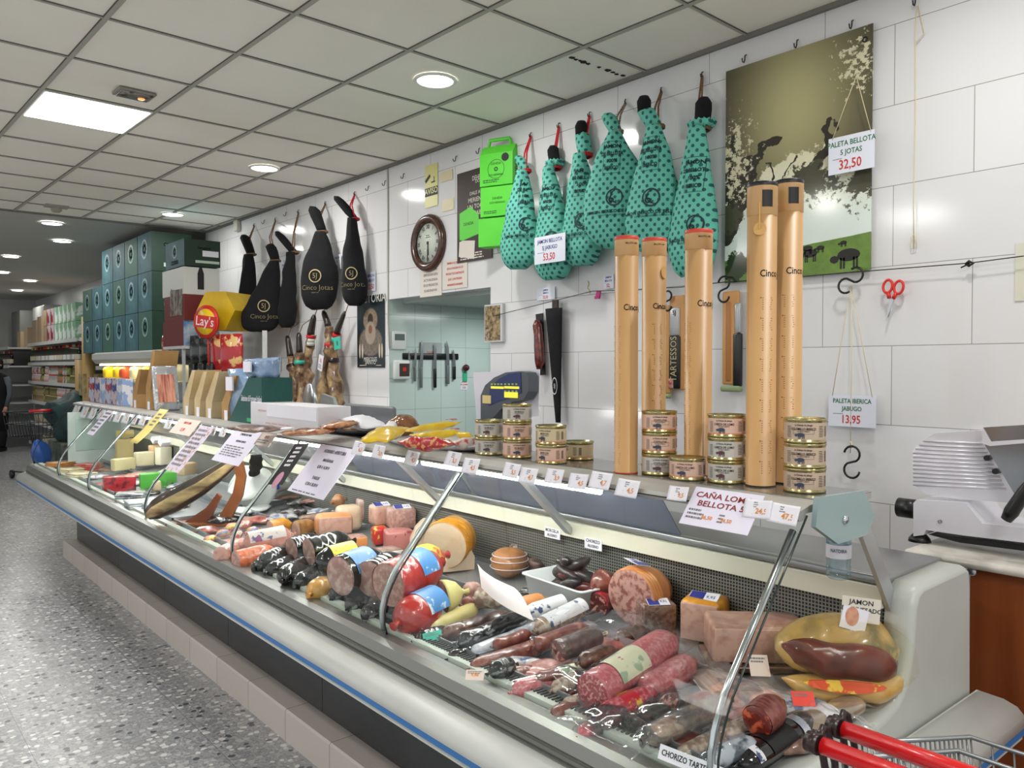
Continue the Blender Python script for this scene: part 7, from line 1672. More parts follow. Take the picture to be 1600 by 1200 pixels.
from mathutils import noise as _nz
for k, (px, py, w_, h_, rz_, lb) in enumerate(((960, 1135, .24, .16, .5, 'crinkled clear bag over the bright red salami'), (1085, 1120, .26, .16, .6, 'crinkled clear bag over the long mottled sausage'), (985, 975, .2, .14, .4, 'crinkled clear bag end behind the biggest salami'), (900, 1065, .2, .12, .5, 'crinkled clear bag over the thin greenish labelled salami'), (1290, 1125, .2, .1, .7, 'crinkled clear bag over the olive-brown chorizo'))):
    p = onpile(px, py, .03, .03); mb = MB().sheet(w_, h_, lambda u, v_: .016*_nz.noise(V((u*4+k*5, v_*3.5, 1)))+.0035*_nz.noise(V((u*13, v_*5+k, 3)))-.10*abs(u)**2.2-.08*abs(v_)**2, 34, 26, .0005)
    tag(mb.build('clear_bag', CRINKLE, None, M4.Translation(p+V((0, 0, .03))) @ M4.Rotation(rz_-.5+PI/2, 4, 'Z')), lb, 'bag')
# ================================================================ green snack cartons on the wall
def gcarton(px, py, wpx, hpx, label, gable=False, txt=True, sx=0):
    X = 3.16; F0 = onwall(px, py, X); p = F0.translation
    h_ = px_len(p, hpx); w_ = abs(ox(px-wpx/2, py, X).y-ox(px+wpx/2, py, X).y)
    F = F0 @ M4.Rotation(.38, 4, 'Y')
    t = thing('snack_carton', label, 'carton', F)
    w_ *= .80; D = .10
    MB().box(-w_/2, w_/2, -h_/2, h_/2, -D, 0).build('carton', GBOX, t)
    m_ = MB()
    if txt:
        if gable:
            ring2d(m_, 0, .0, h_*.30, h_*.285, 24, .001); text('DEHESA', h_*.11, 0, h_*.17, .001, collect=m_, sx=.9); text('DOS HERMANAS', h_*.09, 0, -h_*.18, .001, collect=m_, sx=.8); ring2d(m_, 0, 0, h_*.07, h_*.03, 12, .001)
        else: text('DEHESA', h_*.12, 0, h_*.1, .001, collect=m_, sx=.9); text('DOS HERMANAS', h_*.10, 0, -h_*.05, .001, collect=m_, sx=.8)
        bars(m_, -w_*.4, w_*.1, -h_*.42, -h_*.3, 2, .001)
    m2 = MB(); bars(m2, -D*.9, -D*.2, -h_*.3, h_*.3, 9, 0)
    for q in m2.v: m_.v.append(V((w_/2+.001, q.y, q.x)))
    o_ = len(m_.v)-len(m2.v)
    for f in m2.f: m_.f.append(tuple(i+o_ for i in f)); m_.mi.append(0); m_.sm.append(False)
    m_.build('lettering', mat('carton_ink', '1d4a1c', .5), t)
    if gable:
        MB().loft([[(-w_/2, h_/2+z, -D*.5-y), (w_/2, h_/2+z, -D*.5-y), (w_/2, h_/2+z, -D*.5+y), (-w_/2, h_/2+z, -D*.5+y)] for z, y in ((0, D/2), (h_*.28, .006))], sm=False).build('gable_top', GBOX, t)
        MB().tube([(-w_*.35, h_*.75, -D/2), (-w_*.3, h_*.98, -D/2), (w_*.3, h_*.98, -D/2), (w_*.35, h_*.75, -D/2)], .012, 6).build('handle', GBOX, t)
        MB().lathe([(0, .002), (h_*.13, .002)], 20, T=M4.Translation((w_*.28, h_*.34, 0))).build('black_sticker', INK, t)
    return t
gcarton(775, 264, 46, 50, 'bright green gable-top snack carton, top of the wall stack', True)
gcarton(777, 314, 48, 46, 'bright green square carton, middle of the wall stack')
gcarton(775, 362, 50, 44, 'bright green carton with flaps, bottom of the wall stack', txt=False)
# ================================================================ bare cured legs hanging by the hoof
LEGM = mat('dry_leg', '5a3c24', .45, col2='b39468', scale=13, sharp=(.42, .64), detail=8, coat=.3, bump=1.0, col3='3c2617')
HOOF = mat('hoof_dark', '231812', .35, coat=.4)
def leg(pts, rpx, label, bands=(), hoofsplit=False):
    X = 3.14; P_ = [ox(x, y, X) for x, y in pts]; T = M4.Translation(P_[0]); Q = [p-P_[0] for p in P_]
    t = thing('cured_ham', label, 'ham', T, None)
    n = len(Q); rr = [px_len(P_[i], rpx[i]) for i in range(n)]
    # resample
    pp, rs = [], []
    for i in range(n-1):
        for q in range(5): u = q/5; pp.append(Q[i].lerp(Q[i+1], u)); rs.append(rr[i]*(1-u)+rr[i+1]*u)
    pp.append(Q[-1]); rs.append(rr[-1]*.5)
    k = 7
    mb = MB().tube(pp[k-1:], rs[k-1:], 16); noisy(mb, .035, 15, pts[0][0]); mb.build('leg', LEGM, t)
    mb = MB()
    mb.tube(pp[:k], [r*(1 if i else .6) for i, r in enumerate(rs[:k])], 12); mb.build('hoof', HOOF if not hoofsplit else LEGM, t)
    for (i, m_) in bands:
        mb = MB().tube([pp[i], pp[i+1]], [rs[i]*1.1+.004, rs[i+1]*1.1+.004], 14); mb.build('band', m_, t)
    top = Q[0]; MB().tube([top+V((0, 0, -.02)), top+V((.04, .01, .07)), V((XW-.01-P_[0].x, top.y+.01, top.z+.12))], .004, 6).build('hanging_cord', ROPE, t)
TG = mat('teal_tag', '3fb8a0', .5); WHC = mat('white_cloth', 'cfd0c4', .8)
leg([(449, 525), (453, 552), (457, 575), (461, 605), (463, 632)], [4, 5, 8, 5, 4], 'short dark cured leg with a black clamp, leftmost of the bare legs', [(9, PLASTIC_BLACK)])
leg([(467, 520), (468, 545), (468, 575), (470, 608), (474, 640)], [4, 5, 8, 8, 9], 'cured leg with a small green band, second of the bare legs', [(8, TG)])
leg([(491, 492), (486, 518), (484, 545), (481, 580), (483, 608)], [4, 6, 5, 7, 5], 'dark cured leg with white cloth wrapped round the ankle, third', [(6, REDROPE), (7, WHC), (8, WHC)])
leg([(505, 486), (512, 505), (516, 530), (514, 560), (508, 610), (506, 640)], [4, 5, 7, 8, 12, 14], 'large cured leg with white tag and red netting, fourth', [(11, REDROPE)])
leg([(539, 487), (528, 515), (521, 545), (521, 580), (526, 615), (532, 645)], [3, 5, 6, 9, 10, 6], 'cured leg with red cord and teal paper tag, nearest the poster', [(6, REDROPE), (7, TG), (12, HOOF)])
F = onwall(501, 567, 3.05, -.25); sign('paper_tag', 'white paper tag hanging on the large cured leg', 'tag', F, .08, .13, [('5J', .04, 0, .02, REDINK)], small=[(-.03, .03, -.05, -.01, 3)])
F = onwall(527, 536, 3.075, .1); sign('paper_tag', 'crumpled teal paper tag on the leg nearest the poster', 'tag', F, .11, .10, [('5J', .04, 0, .0, INK)], bg=TG)
# ================================================================ right: marble table, wood cabinet, slicer
MARB = mat('marble', 'd9d5cc', .2, col2='a8a49c', scale=5, sharp=(.5, .72), detail=6)
TX, TZ, TY = 2.68, 1.0, 1.16
t = thing('marble_table', 'wood-panelled table with a white marble top at the right edge', 'table', (TX+.3, .3, .136))
Ti = M4.Translation((-TX-.3, -.3, -.136))
def tp(mb, nm, m_, par=None):
    o = mb.build(nm, m_); o.parent = par or t
    if not par: o.matrix_local = Ti
    return o
tp(MB().rbox(TX, XW-.005, -.9, TY, TZ-.03, TZ, .012), 'marble_top', MARB)
WOODC = mat('cabinet_wood', '7a3d1c', .3, col2='8d4a24', scale=3, stretch=(6, 6, .5), detail=6, coat=.3)
fr_ = tp(MB().rbox(TX+.04, XW-.02, -.85, TY-.19, .14, TZ-.031, .004), 'wood_body', WOODC)
MB().tube([(TX+.03, TY-.02, .14), (TX+.03, TY-.02, TZ-.03)], .012, 8)
tp(MB().tube([(TX+.06, TY-.03, .14), (TX+.06, TY-.03, TZ-.03)], .010, 8), 'leg', mat('grey_leg', 'a7a49c', .4, .5))
b_ = ox(1518, 893, TX+.04); tp(MB().lathe([(0, .004), (.01, .003), (.014, -.001)], 14, T=M4.Translation((TX+.038, b_.y, b_.z)) @ M4.Rotation(-PI/2, 4, 'Y')), 'bolt', STEEL, None)
SLM = mat('slicer_aluminium', 'e0dee6', .25, .25, bump=.02, scale=120)
t = thing('large_slicer', 'big silver slicing machine with ribbed plate and black knob on marble', 'slicer', (2.92, .6, TZ))
X0 = 2.80
def so(mb, nm, m_): o = mb.build(nm, m_); o.parent = t; o.matrix_local = M4.Translation((-2.92, -.6, -TZ)); return o
def poly(nm, pts, X, th, m_, plane=None):
    q = [ox(x, y, X) for x, y in pts]; n = len(q)
    mb = MB(); mb.add([(X+d, p.y, p.z) for d in (0, th) for p in q], [tuple(range(n)), tuple(range(n, 2*n))]+[(i, (i+1) % n, n+(i+1) % n, n+i) for i in range(n)])
    return so(mb, nm, m_)
poly('base', [(1427, 838), (1427, 786), (1432, 781), (1508, 785), (1535, 818), (1600, 826), (1680, 836), (1680, 862), (1600, 848), (1500, 836), (1447, 828), (1443, 836)], X0, .22, SLM)
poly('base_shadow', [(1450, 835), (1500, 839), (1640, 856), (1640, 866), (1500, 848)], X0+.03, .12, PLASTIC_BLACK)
q = ox(1427, 800, X0); qk = ox(1398, 799, X0+.05)
so(MB().tube([(X0+.06, q.y-.002, q.z), (X0+.06, q.y+.075, q.z)], .034, 20), 'knob', PLASTIC_BLACK)
f_ = ox(1433, 842, X0+.03)
so(MB().lathe([(.016, f_.z+.02), (.014, TZ+.035), (.034, TZ+.012), (.036, TZ+.001), (0, TZ+.001)], 20, T=M4.Translation((X0+.03, f_.y-.008, 0))), 'foot', PLASTIC_BLACK)
f2 = ox(1640, 860, X0+.03); so(MB().lathe([(.016, f2.z+.03), (.014, TZ+.035), (.034, TZ+.012), (.036, TZ+.001), (0, TZ+.001)], 20, T=M4.Translation((X0+.03, f2.y, 0))), 'foot', PLASTIC_BLACK)
q = ox(1469, 815, X0); so(MB().lathe([(0, -.002), (.006, -.001), (.006, .004)], 12, T=M4.Translation((X0, q.y, q.z)) @ M4.Rotation(-PI/2, 4, 'Y')), 'screw_hole', INK)
plate = [(1428, 758), (1426, 705), (1434, 695), (1446, 686), (1460, 677), (1540, 672), (1540, 692), (1590, 778), (1583, 786), (1500, 780), (1447, 772)]
pl_ = poly('ribbed_plate', plate, X0+.02, .035, SLM)
mb = MB()
for k in range(12):
    y = 689+k*6.2; x0 = max(1427, 1446-(y-686)*1.0 if y < 705 else 1427); x1 = 1536+(k*3.2)
    a, b = ox(x0, y, X0+.018), ox(x1, y+(x1-x0)*.045, X0+.018)
    mb.tube([(X0+.019, a.y, a.z), (X0+.019, b.y, b.z)], .0042, 6)
r_ = mb.build('ribs', SLM); r_.parent = pl_
poly('carriage', [(1536, 668), (1600, 664), (1680, 660), (1680, 810), (1590, 780), (1538, 694)], X0-.05, .03, mat('dark_polished', '8f9094', .18, .8))
poly('carriage_edge', [(1535, 667), (1548, 690), (1700, 680), (1700, 684), (1547, 697), (1535, 693)], X0-.054, .006, SLM)
a, b = ox(1572, 812, X0-.07), ox(1600, 770, X0-.07); c = ox(1625, 740, X0-.07)
so(MB().tube([a, a.lerp(b, .3), b, c], [.016, .022, .02, .018], 12), 'handle', PLASTIC_BLACK)
for (x, y) in ((1545, 715), (1558, 736)):
    a = ox(x, y, X0+.01); so(MB().tube([(X0+.02, a.y, a.z), (X0-.01, a.y, a.z)], .009, 10), 'lock_knob', PLASTIC_BLACK)
# ================================================================ shopping trolleys, bottom right
WIRE = mat('trolley_wire', '9a9d9e', .3, .9); DKW = mat('dark_bracket', '2b1c1c', .3); REDH = mat('red_handle', 'd8151c', .25, coat=.4)
def trolley(hx, hy0, z, label, L=.44, d=0):
    """handle runs along y from hy0 toward smaller y; basket reaches to +x"""
    t = thing('shopping_trolley', label, 'trolley', (hx, hy0-.25, 0))
    def o_(mb, nm, m_): o = mb.build(nm, m_); o.parent = t; o.matrix_local = M4.Translation((-hx, -hy0+.25, 0)); return o
    W_ = .50
    o_(MB().tube([(hx, hy0, z), (hx, hy0-W_, z)], .0135, 16), 'handle', REDH)
    for Y in (hy0+.012, hy0-W_-.012):
        mb = MB()
        for dx in (0, .025): mb.tube([(hx+dx*.2, Y, z-.005), (hx+.01+dx, Y+.006, z+.012), (hx+.022+dx, Y+.006, z+.004), (hx+.03+dx*1.2, Y, z-.05), (hx+.07+dx, Y, z-.30)], .006, 8)
        mb.tube([(hx-.002, Y-.008, z), (hx-.002, Y+.012, z)], .016, 12); o_(mb, 'bracket', DKW)
    # basket
    x0, x1 = hx+.06, hx+L; zt0, zt1 = z-.04, z-.135; zb0, zb1 = z-.34, z-.30
    ya0, yb0, ya1, yb1 = hy0-.0, hy0-W_, hy0-.03, hy0-W_+.06
    mb = MB()
    def P_(u, v_, h): # u 0..1 along x, v 0..1 across, h 0 bottom 1 top
        x = x0+(x1-x0)*u; ya = ya0+(ya1-ya0)*u; yb = yb0+(yb1-yb0)*u; ins = .04*(1-h)
        return V((x+(0 if u < .5 else -.05*(1-h)), (ya-ins)*(1-v_)+(yb+ins)*v_, (zb0+(zb1-zb0)*u)*(1-h)+(zt0+(zt1-zt0)*u)*h))
    rim = [P_(0, 0, 1), P_(1, 0, 1), P_(1, 1, 1), P_(0, 1, 1), P_(0, 0, 1)]
    mb.tube(rim, .0045, 6)
    for h in (.33, .66, 0): mb.tube([P_(0, 0, h), P_(1, 0, h), P_(1, 1, h), P_(0, 1, h)], .0026, 5)
    n = 22
    for k in range(n+1):
        u = k/n; mb.tube([P_(u, 0, 1), P_(u, 0, 0), P_(u, 1, 0), P_(u, 1, 1)], .002, 4)
    for k in range(12): v_ = k/11; mb.tube([P_(1, v_, 1), P_(1, v_, 0), P_(0, v_, 0)], .002, 4)
    o_(mb, 'wire_basket', WIRE)
    for s_ in (0, 1):
        yy = hy0-.03 if s_ == 0 else hy0-W_+.03
        o_(MB().tube([(hx+.06, yy, z-.3), (hx+.10, yy, .18), (hx+.6, yy, .14)], .009, 8), 'frame_leg', WIRE)
        for xx in (hx+.12, hx+.55): o_(MB().lathe([(0, -.012), (.045, -.012), (.05, 0), (.045, .012), (0, .012)], 20, T=M4.Translation((xx, yy, .052)) @ M4.Rotation(PI/2, 4, 'X')), 'wheel', PLASTIC_BLACK)
    return t
trolley(1.222, .618, 1.02, 'front shopping trolley with red handle at bottom right, handle end farther right')
trolley(1.145, .612, 1.02, 'second nested shopping trolley, its red handle lower left of the other')
# ================================================================ far left: shelving, cartons, person
SHM = mat('shelf_metal', 'c9ccc8', .4)
SXF, SXB = 2.9, 3.55
def gondola(name, label, y0, y1, levels, xf=SXF, xb=SXB, back=True):
    t = thing(name, label, 'shelf', ((xf+xb)/2, (y0+y1)/2, 0))
    for z in levels:
        o = MB().box(xf, xb, y0, y1, z-.03, z).box(xf-.015, xf, y0, y1, z-.045, z+.012).build('shelf', SHM); o.parent = t; o.matrix_local = M4.Translation((-(xf+xb)/2, -(y0+y1)/2, 0))
    for y in (y0, (y0+y1)/2, y1): o = MB().box(xb-.03, xb, y-.02, y+.02, 0, levels[0]+.3).build('upright', SHM); o.parent = t; o.matrix_local = M4.Translation((-(xf+xb)/2, -(y0+y1)/2, 0))
    if back: o = MB().box(xb, xb+.02, y0, y1, 0, levels[0]+.2).build('back_panel', mat('shelf_back', '8f918d', .5)); o.parent = t; o.matrix_local = M4.Translation((-(xf+xb)/2, -(y0+y1)/2, 0))
    return t
LV = (2.04, 1.67, 1.32, .95, .55, .15)
gondola('wine_shelf', 'long white shelving of bottles and jars along the far wall', 13.9, 18.0, LV)
gondola('wine_shelf', 'farther shelving section beyond the corner, by the person in black', 18.2, 21.3, (1.98, 1.62, 1.25, .9, .5), 2.6)
gondola('drinks_shelf', 'grey shelving behind the stacked green cartons and tubes', 11.65, 13.7, (2.04, 1.60, 1.2, .8))
rnd = random.Random(21)
BOT = [mat('bottle_dark', '15130f', .1, coat=.5), mat('bottle_green', '1a2a18', .1, coat=.5), mat('bottle_brown', '2c1a10', .1, coat=.5)]
def bottle_proto(k, lab):
    t = thing('wine_bottle', 'x', 'bottle', (0, 0, 0))
    MB().lathe([(0, 0), (.036, .0), (.038, .01), (.038, .18), (.030, .205), (.014, .235), (.013, .29), (0, .29)], 12).build('glass', BOT[k], t)
    MB().lathe([(.0385, .05), (.0385, .13)], 12).build('label', lab, t)
    MB().lathe([(.0145, .25), (.015, .293), (0, .293)], 10).build('capsule', (REDINK, GOLDINK, INK)[k], t); return t
LBL = [mat('bottle_label_white', 'd8d8d4', .5), mat('bottle_label_cream', 'c4bda6', .5), mat('bottle_label_grey', 'a8a8a4', .5)]
protos = []
y = 13.98; k = 0
while y < 17.95:
    key = (rnd.randrange(3), rnd.randrange(3)); y += .095
    pr = next((q for q in protos if q[0] == key), None); z = 1.67
    for row in (0,):
        if pr is None: pr = (key, bottle_proto(key[0], LBL[key[1]])); protos.append(pr); o = pr[1]; o.location = (SXF+.06, y, z)
        else: o = dup(pr[1], (SXF+.06, y, z))
        o['label'] = 'dark wine bottle in the row below the green and white cartons'; o['group'] = 'wine bottles on the near wine shelf'
y = 18.3
while y < 21.2:
    y += .11; o = dup(protos[rnd.randrange(len(protos))][1], (2.67, y, 1.62)); o['label'] = 'dark wine bottle on the farther shelf by the left picture edge'; o['group'] = 'wine bottles on the farther shelf'
# jars and tins
JM = [mat('jar_%d' % i, c, .3, col2=c2, scale=20) for i, (c, c2) in enumerate((('8a7a34', '4c4a20'), ('6a2c20', 'b08050'), ('c8c4b4', '8a8c90'), ('4a5a2c', '9aa040'), ('b02a22', 'd8d0c8'), ('b09868', '6a5a3a')))]
jp = []
for i in range(6):
    t = thing('food_jar', 'x', 'jar', (0, 0, 0)); MB().lathe([(0, 0), (.045, 0), (.047, .01), (.047, .10), (.038, .12)], 12).build('jar', JM[i], t); MB().lathe([(.04, .12), (.041, .14), (0, .14)], 12).build('lid', (GOLDINK, GREENINK, REDINK, INK, WHITE, GOLDINK)[i], t); jp.append([t, False])
for (z, yy0, yy1, ll, gg) in ((1.32, 13.95, 17.9, 'glass jar of preserves on the third shelf under the wine', 'jars on the third shelf'), (.95, 14.2, 17.9, 'jar or tin on the fourth shelf above the parked trolley', 'jars and tins on the fourth shelf'), (1.2, 11.75, 13.6, 'green glass jar on the grey shelving behind the cardboard tubes', 'jars behind the cardboard tubes')):
    y = yy0; i = 0
    while y < yy1:
        if rnd.random() < .3: i = rnd.randrange(6)
        for lv in range(2 if z != 1.32 or True else 1):
            if lv and rnd.random() < .25: continue
            P_ = (SXF+.07, y, z+.142*lv)
            if not jp[i][1]: o = jp[i][0]; o.location = P_; jp[i][1] = True
            else: o = dup(jp[i][0], P_)
            o['label'] = ll; o['group'] = gg
        y += .105
for q in jp:
    if not q[1]: q[0].location = (SXF+.07, 17.95, .55); q[0]['label'] = 'jar at the far end of the fifth shelf'; q[0]['group'] = 'jars on the fifth shelf'
for z, n in ((.55, 26), (.15, 20)):
    for k in range(n):
        y = 14.3+k*.14; c = k % 4
        o = MB().rbox(-.08, .1, -.06, .06, 0, .16+.03*(k % 3), .02, 1).build('grocery_pack', mat('grocery_%d' % c, ('cfd0c8', 'a8303a', 'd8d2a8', '7a8a48')[c], .5, col2=('8a8c88', 'e0d8d0', '9a8a50', 'c8c8b0')[c], scale=12), None, M4.Translation((SXF+.12, y, z)))
        tag(o, 'small packed grocery on the %s shelf behind the parked trolley' % ('lowest' if z < .3 else 'second lowest'), 'grocery', 'groceries on the %s shelf' % ('lowest' if z < .3 else 'second lowest'))
# cartons
def carton(x, y, z, sx_, sy_, sz_, label, front, side=None, name='carton', txt=None, sidetxt=None, group=None, tcol=None, emblem=None, rot=0):
    """box: front face looks to -x, side face looks toward the camera (-y)"""
    t = thing(name, label, 'carton', M4.Translation((x, y, z)) @ M4.Rotation(rot, 4, 'Z'), group)
    mb = MB(); mb.box(0, sx_, 0, sy_, 0, sz_, 0); mb.mi[2] = 1
    for i, f in enumerate(mb.f):
        ys_ = [mb.v[k].y for k in f]; mb.mi[i] = 1 if max(ys_) < .001 else 0
    mb.build('box', [front, side or front], t)
    m_ = MB()
    tm_ = MB()
    if txt: text(txt, sz_*.22, 0, 0, 0, collect=tm_, sx=.7, bold=.02)
    for q in tm_.v: m_.v.append(V((-.002, sy_/2-q.x, sz_*.18+q.y)))
    m_.f, m_.mi, m_.sm = list(tm_.f), list(tm_.mi), list(tm_.sm)
    if m_.v: m_.build('lettering', tcol or WHITE, t)
    if sidetxt:
        tm_ = MB(); text(sidetxt, sz_*.13, 0, 0, 0, collect=tm_, sx=.7, bold=.02); m_ = MB(); m_.v = [V((sx_*.55+q.x, -.002, sz_*.68+q.y)) for q in tm_.v]; m_.f, m_.mi, m_.sm = tm_.f, tm_.mi, tm_.sm; m_.build('side_lettering', tcol or WHITE, t)
        MB().box(sx_*.5, sx_*.95, -.003, -.001, sz_*.38, sz_*.60).build('sticker', WHITE, t); MB().box(sx_*.3, sx_*.97, -.003, -.001, sz_*.12, sz_*.22).build('pale_band', mat('pale_green_band', 'b8ccb8', .5), t)
    if emblem:
        m_ = MB(); ring2d(m_, 0, 0, sz_*.26, sz_*.2, 20); 
        for k in range(7): a = 2*PI*k/7; m_.prism([(sz_*.1*math.cos(a)+.03*sz_*math.cos(b), sz_*.1*math.sin(a)+.05*sz_*math.sin(b)) for b in [PI*q/3 for q in range(6)]], 0, .0005)
        m_.v = [V((-.002, sy_*.5-q.x*min(1, sy_/sz_*1.2), sz_*.60+q.y)) for q in m_.v]; m_.build('emblem', emblem, t)
    return t
TEALB = mat('teal_carton', '2a5059', .6, col2='3a6a72', scale=5); DGB = mat('dark_green_carton', '143526', .6)
EMB = mat('emblem_pale', '86a3a6', .5)
# shelf plinth (lit canopy) that carries the green cartons
def ax(px, py, X): return ox(px, py, X)
c0, c1 = ox(257, 549, 2.6), ox(150, 556, 2.6)
CX, CYA, CYB = 2.6, c0.y, c1.y
t = thing('canopy_shelf', 'grey profiled canopy shelf carrying the tall stacks of teal cartons', 'shelf', (CX, (CYA+CYB)/2, 1.70))
def o_(mb, nm, m_): o = mb.build(nm, m_); o.parent = t; o.matrix_local = M4.Translation((-CX, -(CYA+CYB)/2, -1.70)); return o
o_(MB().loft([[(CX+x, Y, 1.78+z) for x, z in ((-.0, .0), (-.05, -.02), (-.05, -.09), (-.01, -.14), (.6, -.14), (.6, 0))] for Y in (CYA-.05, CYB)], sm=False), 'canopy', mat('canopy_grey', 'b4b6b0', .4))
o_(MB().box(CX+.4, CX+.6, CYA, CYB, 0, 1.64), 'back_body', mat('fridge_white', 'c8cac4', .4)); o_(MB().box(CX+.0, CX+.4, CYA, CYB, 1.18, 1.22), 'lit_shelf', mat('fridge_white'))
o_(MB().box(CX+.0, CX+.4, CYA, CYB, 1.42, 1.44), 'upper_shelf', mat('fridge_white')); o_(MB().box(CX+.02, CX+.06, CYA+.1, CYB-.1, 1.615, 1.635), 'lamp', mat('fridge_lamp', 'fff2c0', .4, emit=14)); o_(MB().box(CX+.0, CX+.6, CYA, CYB, 0, .9), 'body', mat('fridge_white'))
for k, (px, c, lb) in enumerate(((170, 'e0c020', 'yellow bottle pack on the lit fridge shelf'), (186, 'd8b818', 'bright yellow bag on the lit fridge shelf'), (196, 'c85030', 'red and white pack on the lit fridge shelf, left part'), (212, 'd8d0b0', 'cream pack on the lit fridge shelf, middle'), (232, 'e0c81c', 'round yellow pack at the lit fridge shelf end'), (244, 'b83020', 'red pack at the right end of lit fridge shelf'))):
    p = ox(px, 575, CX+.1); tag(MB().rbox(-.1, .1, -.09, .09, 0, .16, .04).build('chilled_pack', mat('chilled_%d' % k, c, .4), None, M4.Translation((CX+.14, min(max(p.y, CYA+.15), CYB-.15), 1.441))), lb, 'food pack')
# stacks of teal cartons, nearest stack first: (px of near edge, base level, height in px...)
def stackbox(px0, px1, pyt, pyb, X, label, front, side, depth_=.45, **k):
    a, b = ox(px0, pyb, X), ox(px1, pyb, X); ya, yb = min(a.y, b.y), max(a.y, b.y)
    zt, zb_ = ox(px1, pyt, X).z, ox(px1, pyb, X).z
    return ya, yb, zb_, zt
gx = 'teal and green wine cartons on the canopy shelf'
hz = .42
lv0 = 1.782
Ynear = ox(238, 548, CX).y
wd = [ .36, .36, .30, .42, .42, .36, .30]
y = Ynear
for col in range(6):
    for row in range(3):
        if (row == 2 and col > 4): continue
        z = lv0+.425*row*1.0
        if col == 4 and row == 2: continue
        hh = .42
        where = ('bottom', 'middle', 'top')[row]
        nm = ('nearest', 'second', 'third', 'fourth', 'fifth', 'farthest')[col]
        if col < 4 or row < 2:
            carton(CX, y, z, .42, .50, hh, 'teal wine carton with figure emblem, %s row, %s column of the canopy stack' % (where, nm), TEALB if (row+col) % 3 else mat('teal_carton_b', '335c50', .6), DGB, emblem=EMB, sidetxt='CAVA BRUT', group=None)
    y += .52
# the tall mixed stack in front: four cartons
SX = 2.53; a = ox(285, 535, SX)
def sb(px_l, px_r, pyt, pyb, label, front, side, **k):
    pl, pr = ox(px_l, pyb, SX), ox(px_r, pyb, SX); L = abs(pl.y-pr.y); zt = ox(px_r, pyt, SX).z; zb_ = ox(px_r, pyb, SX).z
    return carton(SX, pr.y, zb_, .34, L, zt-zb_, label, front, side, **k)
MAR = mat('maroon_carton', '6a1f20', .45); WC = mat('white_carton', 'd6d8d2', .45)
t1 = sb(255, 287, 500, 540, 'maroon carton with blue picture, bottom of the mixed stack', MAR, mat('blue_picture', '2f78b0', .4, col2='dfe8ee', scale=7))
t1 = sb(257, 288, 459, 500, 'maroon and white carton with bottle picture, second from bottom', MAR, MAR)
MB().box(-.004, -.001, .05, .40, .05, .30).build('picture', mat('dark_picture', '3a2a28', .4, col2='9a9084', scale=16), t1)
t1 = sb(254, 287, 416, 459, 'white carton with small bottle picture, third from bottom of mixed stack', WC, WC, txt='Protos', tcol=INK)
MB().prism([(.13, .05), (.19, .05), (.19, .2), (.172, .26), (.172, .32), (.148, .32), (.148, .26), (.13, .2)], .001, .004, T=M4(((1, 0, 0, 0), (0, 0, -1, 0), (0, 1, 0, 0), (0, 0, 0, 1)))).build('bottle_picture', INK, t1)
sb(259, 288, 372, 414, 'teal CODORNIU carton with white script, top of the mixed stack', TEALB, DGB, txt='CODORNIU', sidetxt='CAVA BRUT', emblem=EMB)
t = thing('corner_rack', 'small dark rack under the mixed carton stack by the crisps', 'rack', (SX+.15, ox(287, 540, SX).y+.25, 0))
zb_ = ox(287, 540, SX).z; yy = ox(287, 540, SX).y
o = MB().box(SX-.02, SX+.36, yy-.05, yy+.55, zb_-.03, zb_-.002).build('rack_shelf', SHM); o.parent = t; o.matrix_parent_inverse = t.matrix_world.inverted()
for (x, y2) in ((SX, yy), (SX+.33, yy), (SX, yy+.5), (SX+.33, yy+.5)): o = MB().box(x-.012, x+.012, y2-.012, y2+.012, 0, zb_-.03).build('post', SHM); o.parent = t; o.matrix_parent_inverse = M4.Translation((-(SX+.15), -(ox(287, 540, SX).y+.25), 0))
# yellow crisps display with logo disc
YB = mat('crisp_yellow', 'd8b41c', .4, col2='c4a012', scale=4)
F = onwall(350, 487, 2.75) @ M4.Rotation(.55, 4, 'Y'); t = thing('crisp_display_box', 'yellow six-sided crisps carton display hanging by the mixed stack', 'display box', F)
r = px_len(F.translation, 34); MB().prism([(r*1.05*math.cos(a), r*math.sin(a)) for a in [PI/6*0+PI/3*i for i in range(6)]], -.25, .12).build('box', YB, t)
F = onwall(324, 503, 2.55) @ M4.Rotation(.4, 4, 'Y'); t = thing('crisp_logo_sign', 'round red and yellow Lays crisps sign in front of the yellow box', 'sign', F); t['label'] = 'round red and yellow crisps logo sign in front of the yellow box'
r = px_len(F.translation, 26); MB().lathe([(0, 0), (r, 0), (r, .02), (0, .02)], 32).build('disc', REDINK, t); MB().lathe([(0, .024), (r*.78, .024), (r*.78, .02)], 32).build('yellow_disc', mat('crisp_gold', 'e8c020', .4), t)
MB().box(-r*.9, r*.9, -r*.36, r*.36, .024, .030, T=M4.Rotation(-.12, 4, 'Z')).build('red_band', REDINK, t); text("Lay's", r*.8, 0, 0, .031, mat_=WHITE, parent=t, rot=-.12)
MB().tube([(0, -r*.6, -.01), (0, -r*2.6, -.01)], .008, 6).build('stem', REDINK, t)
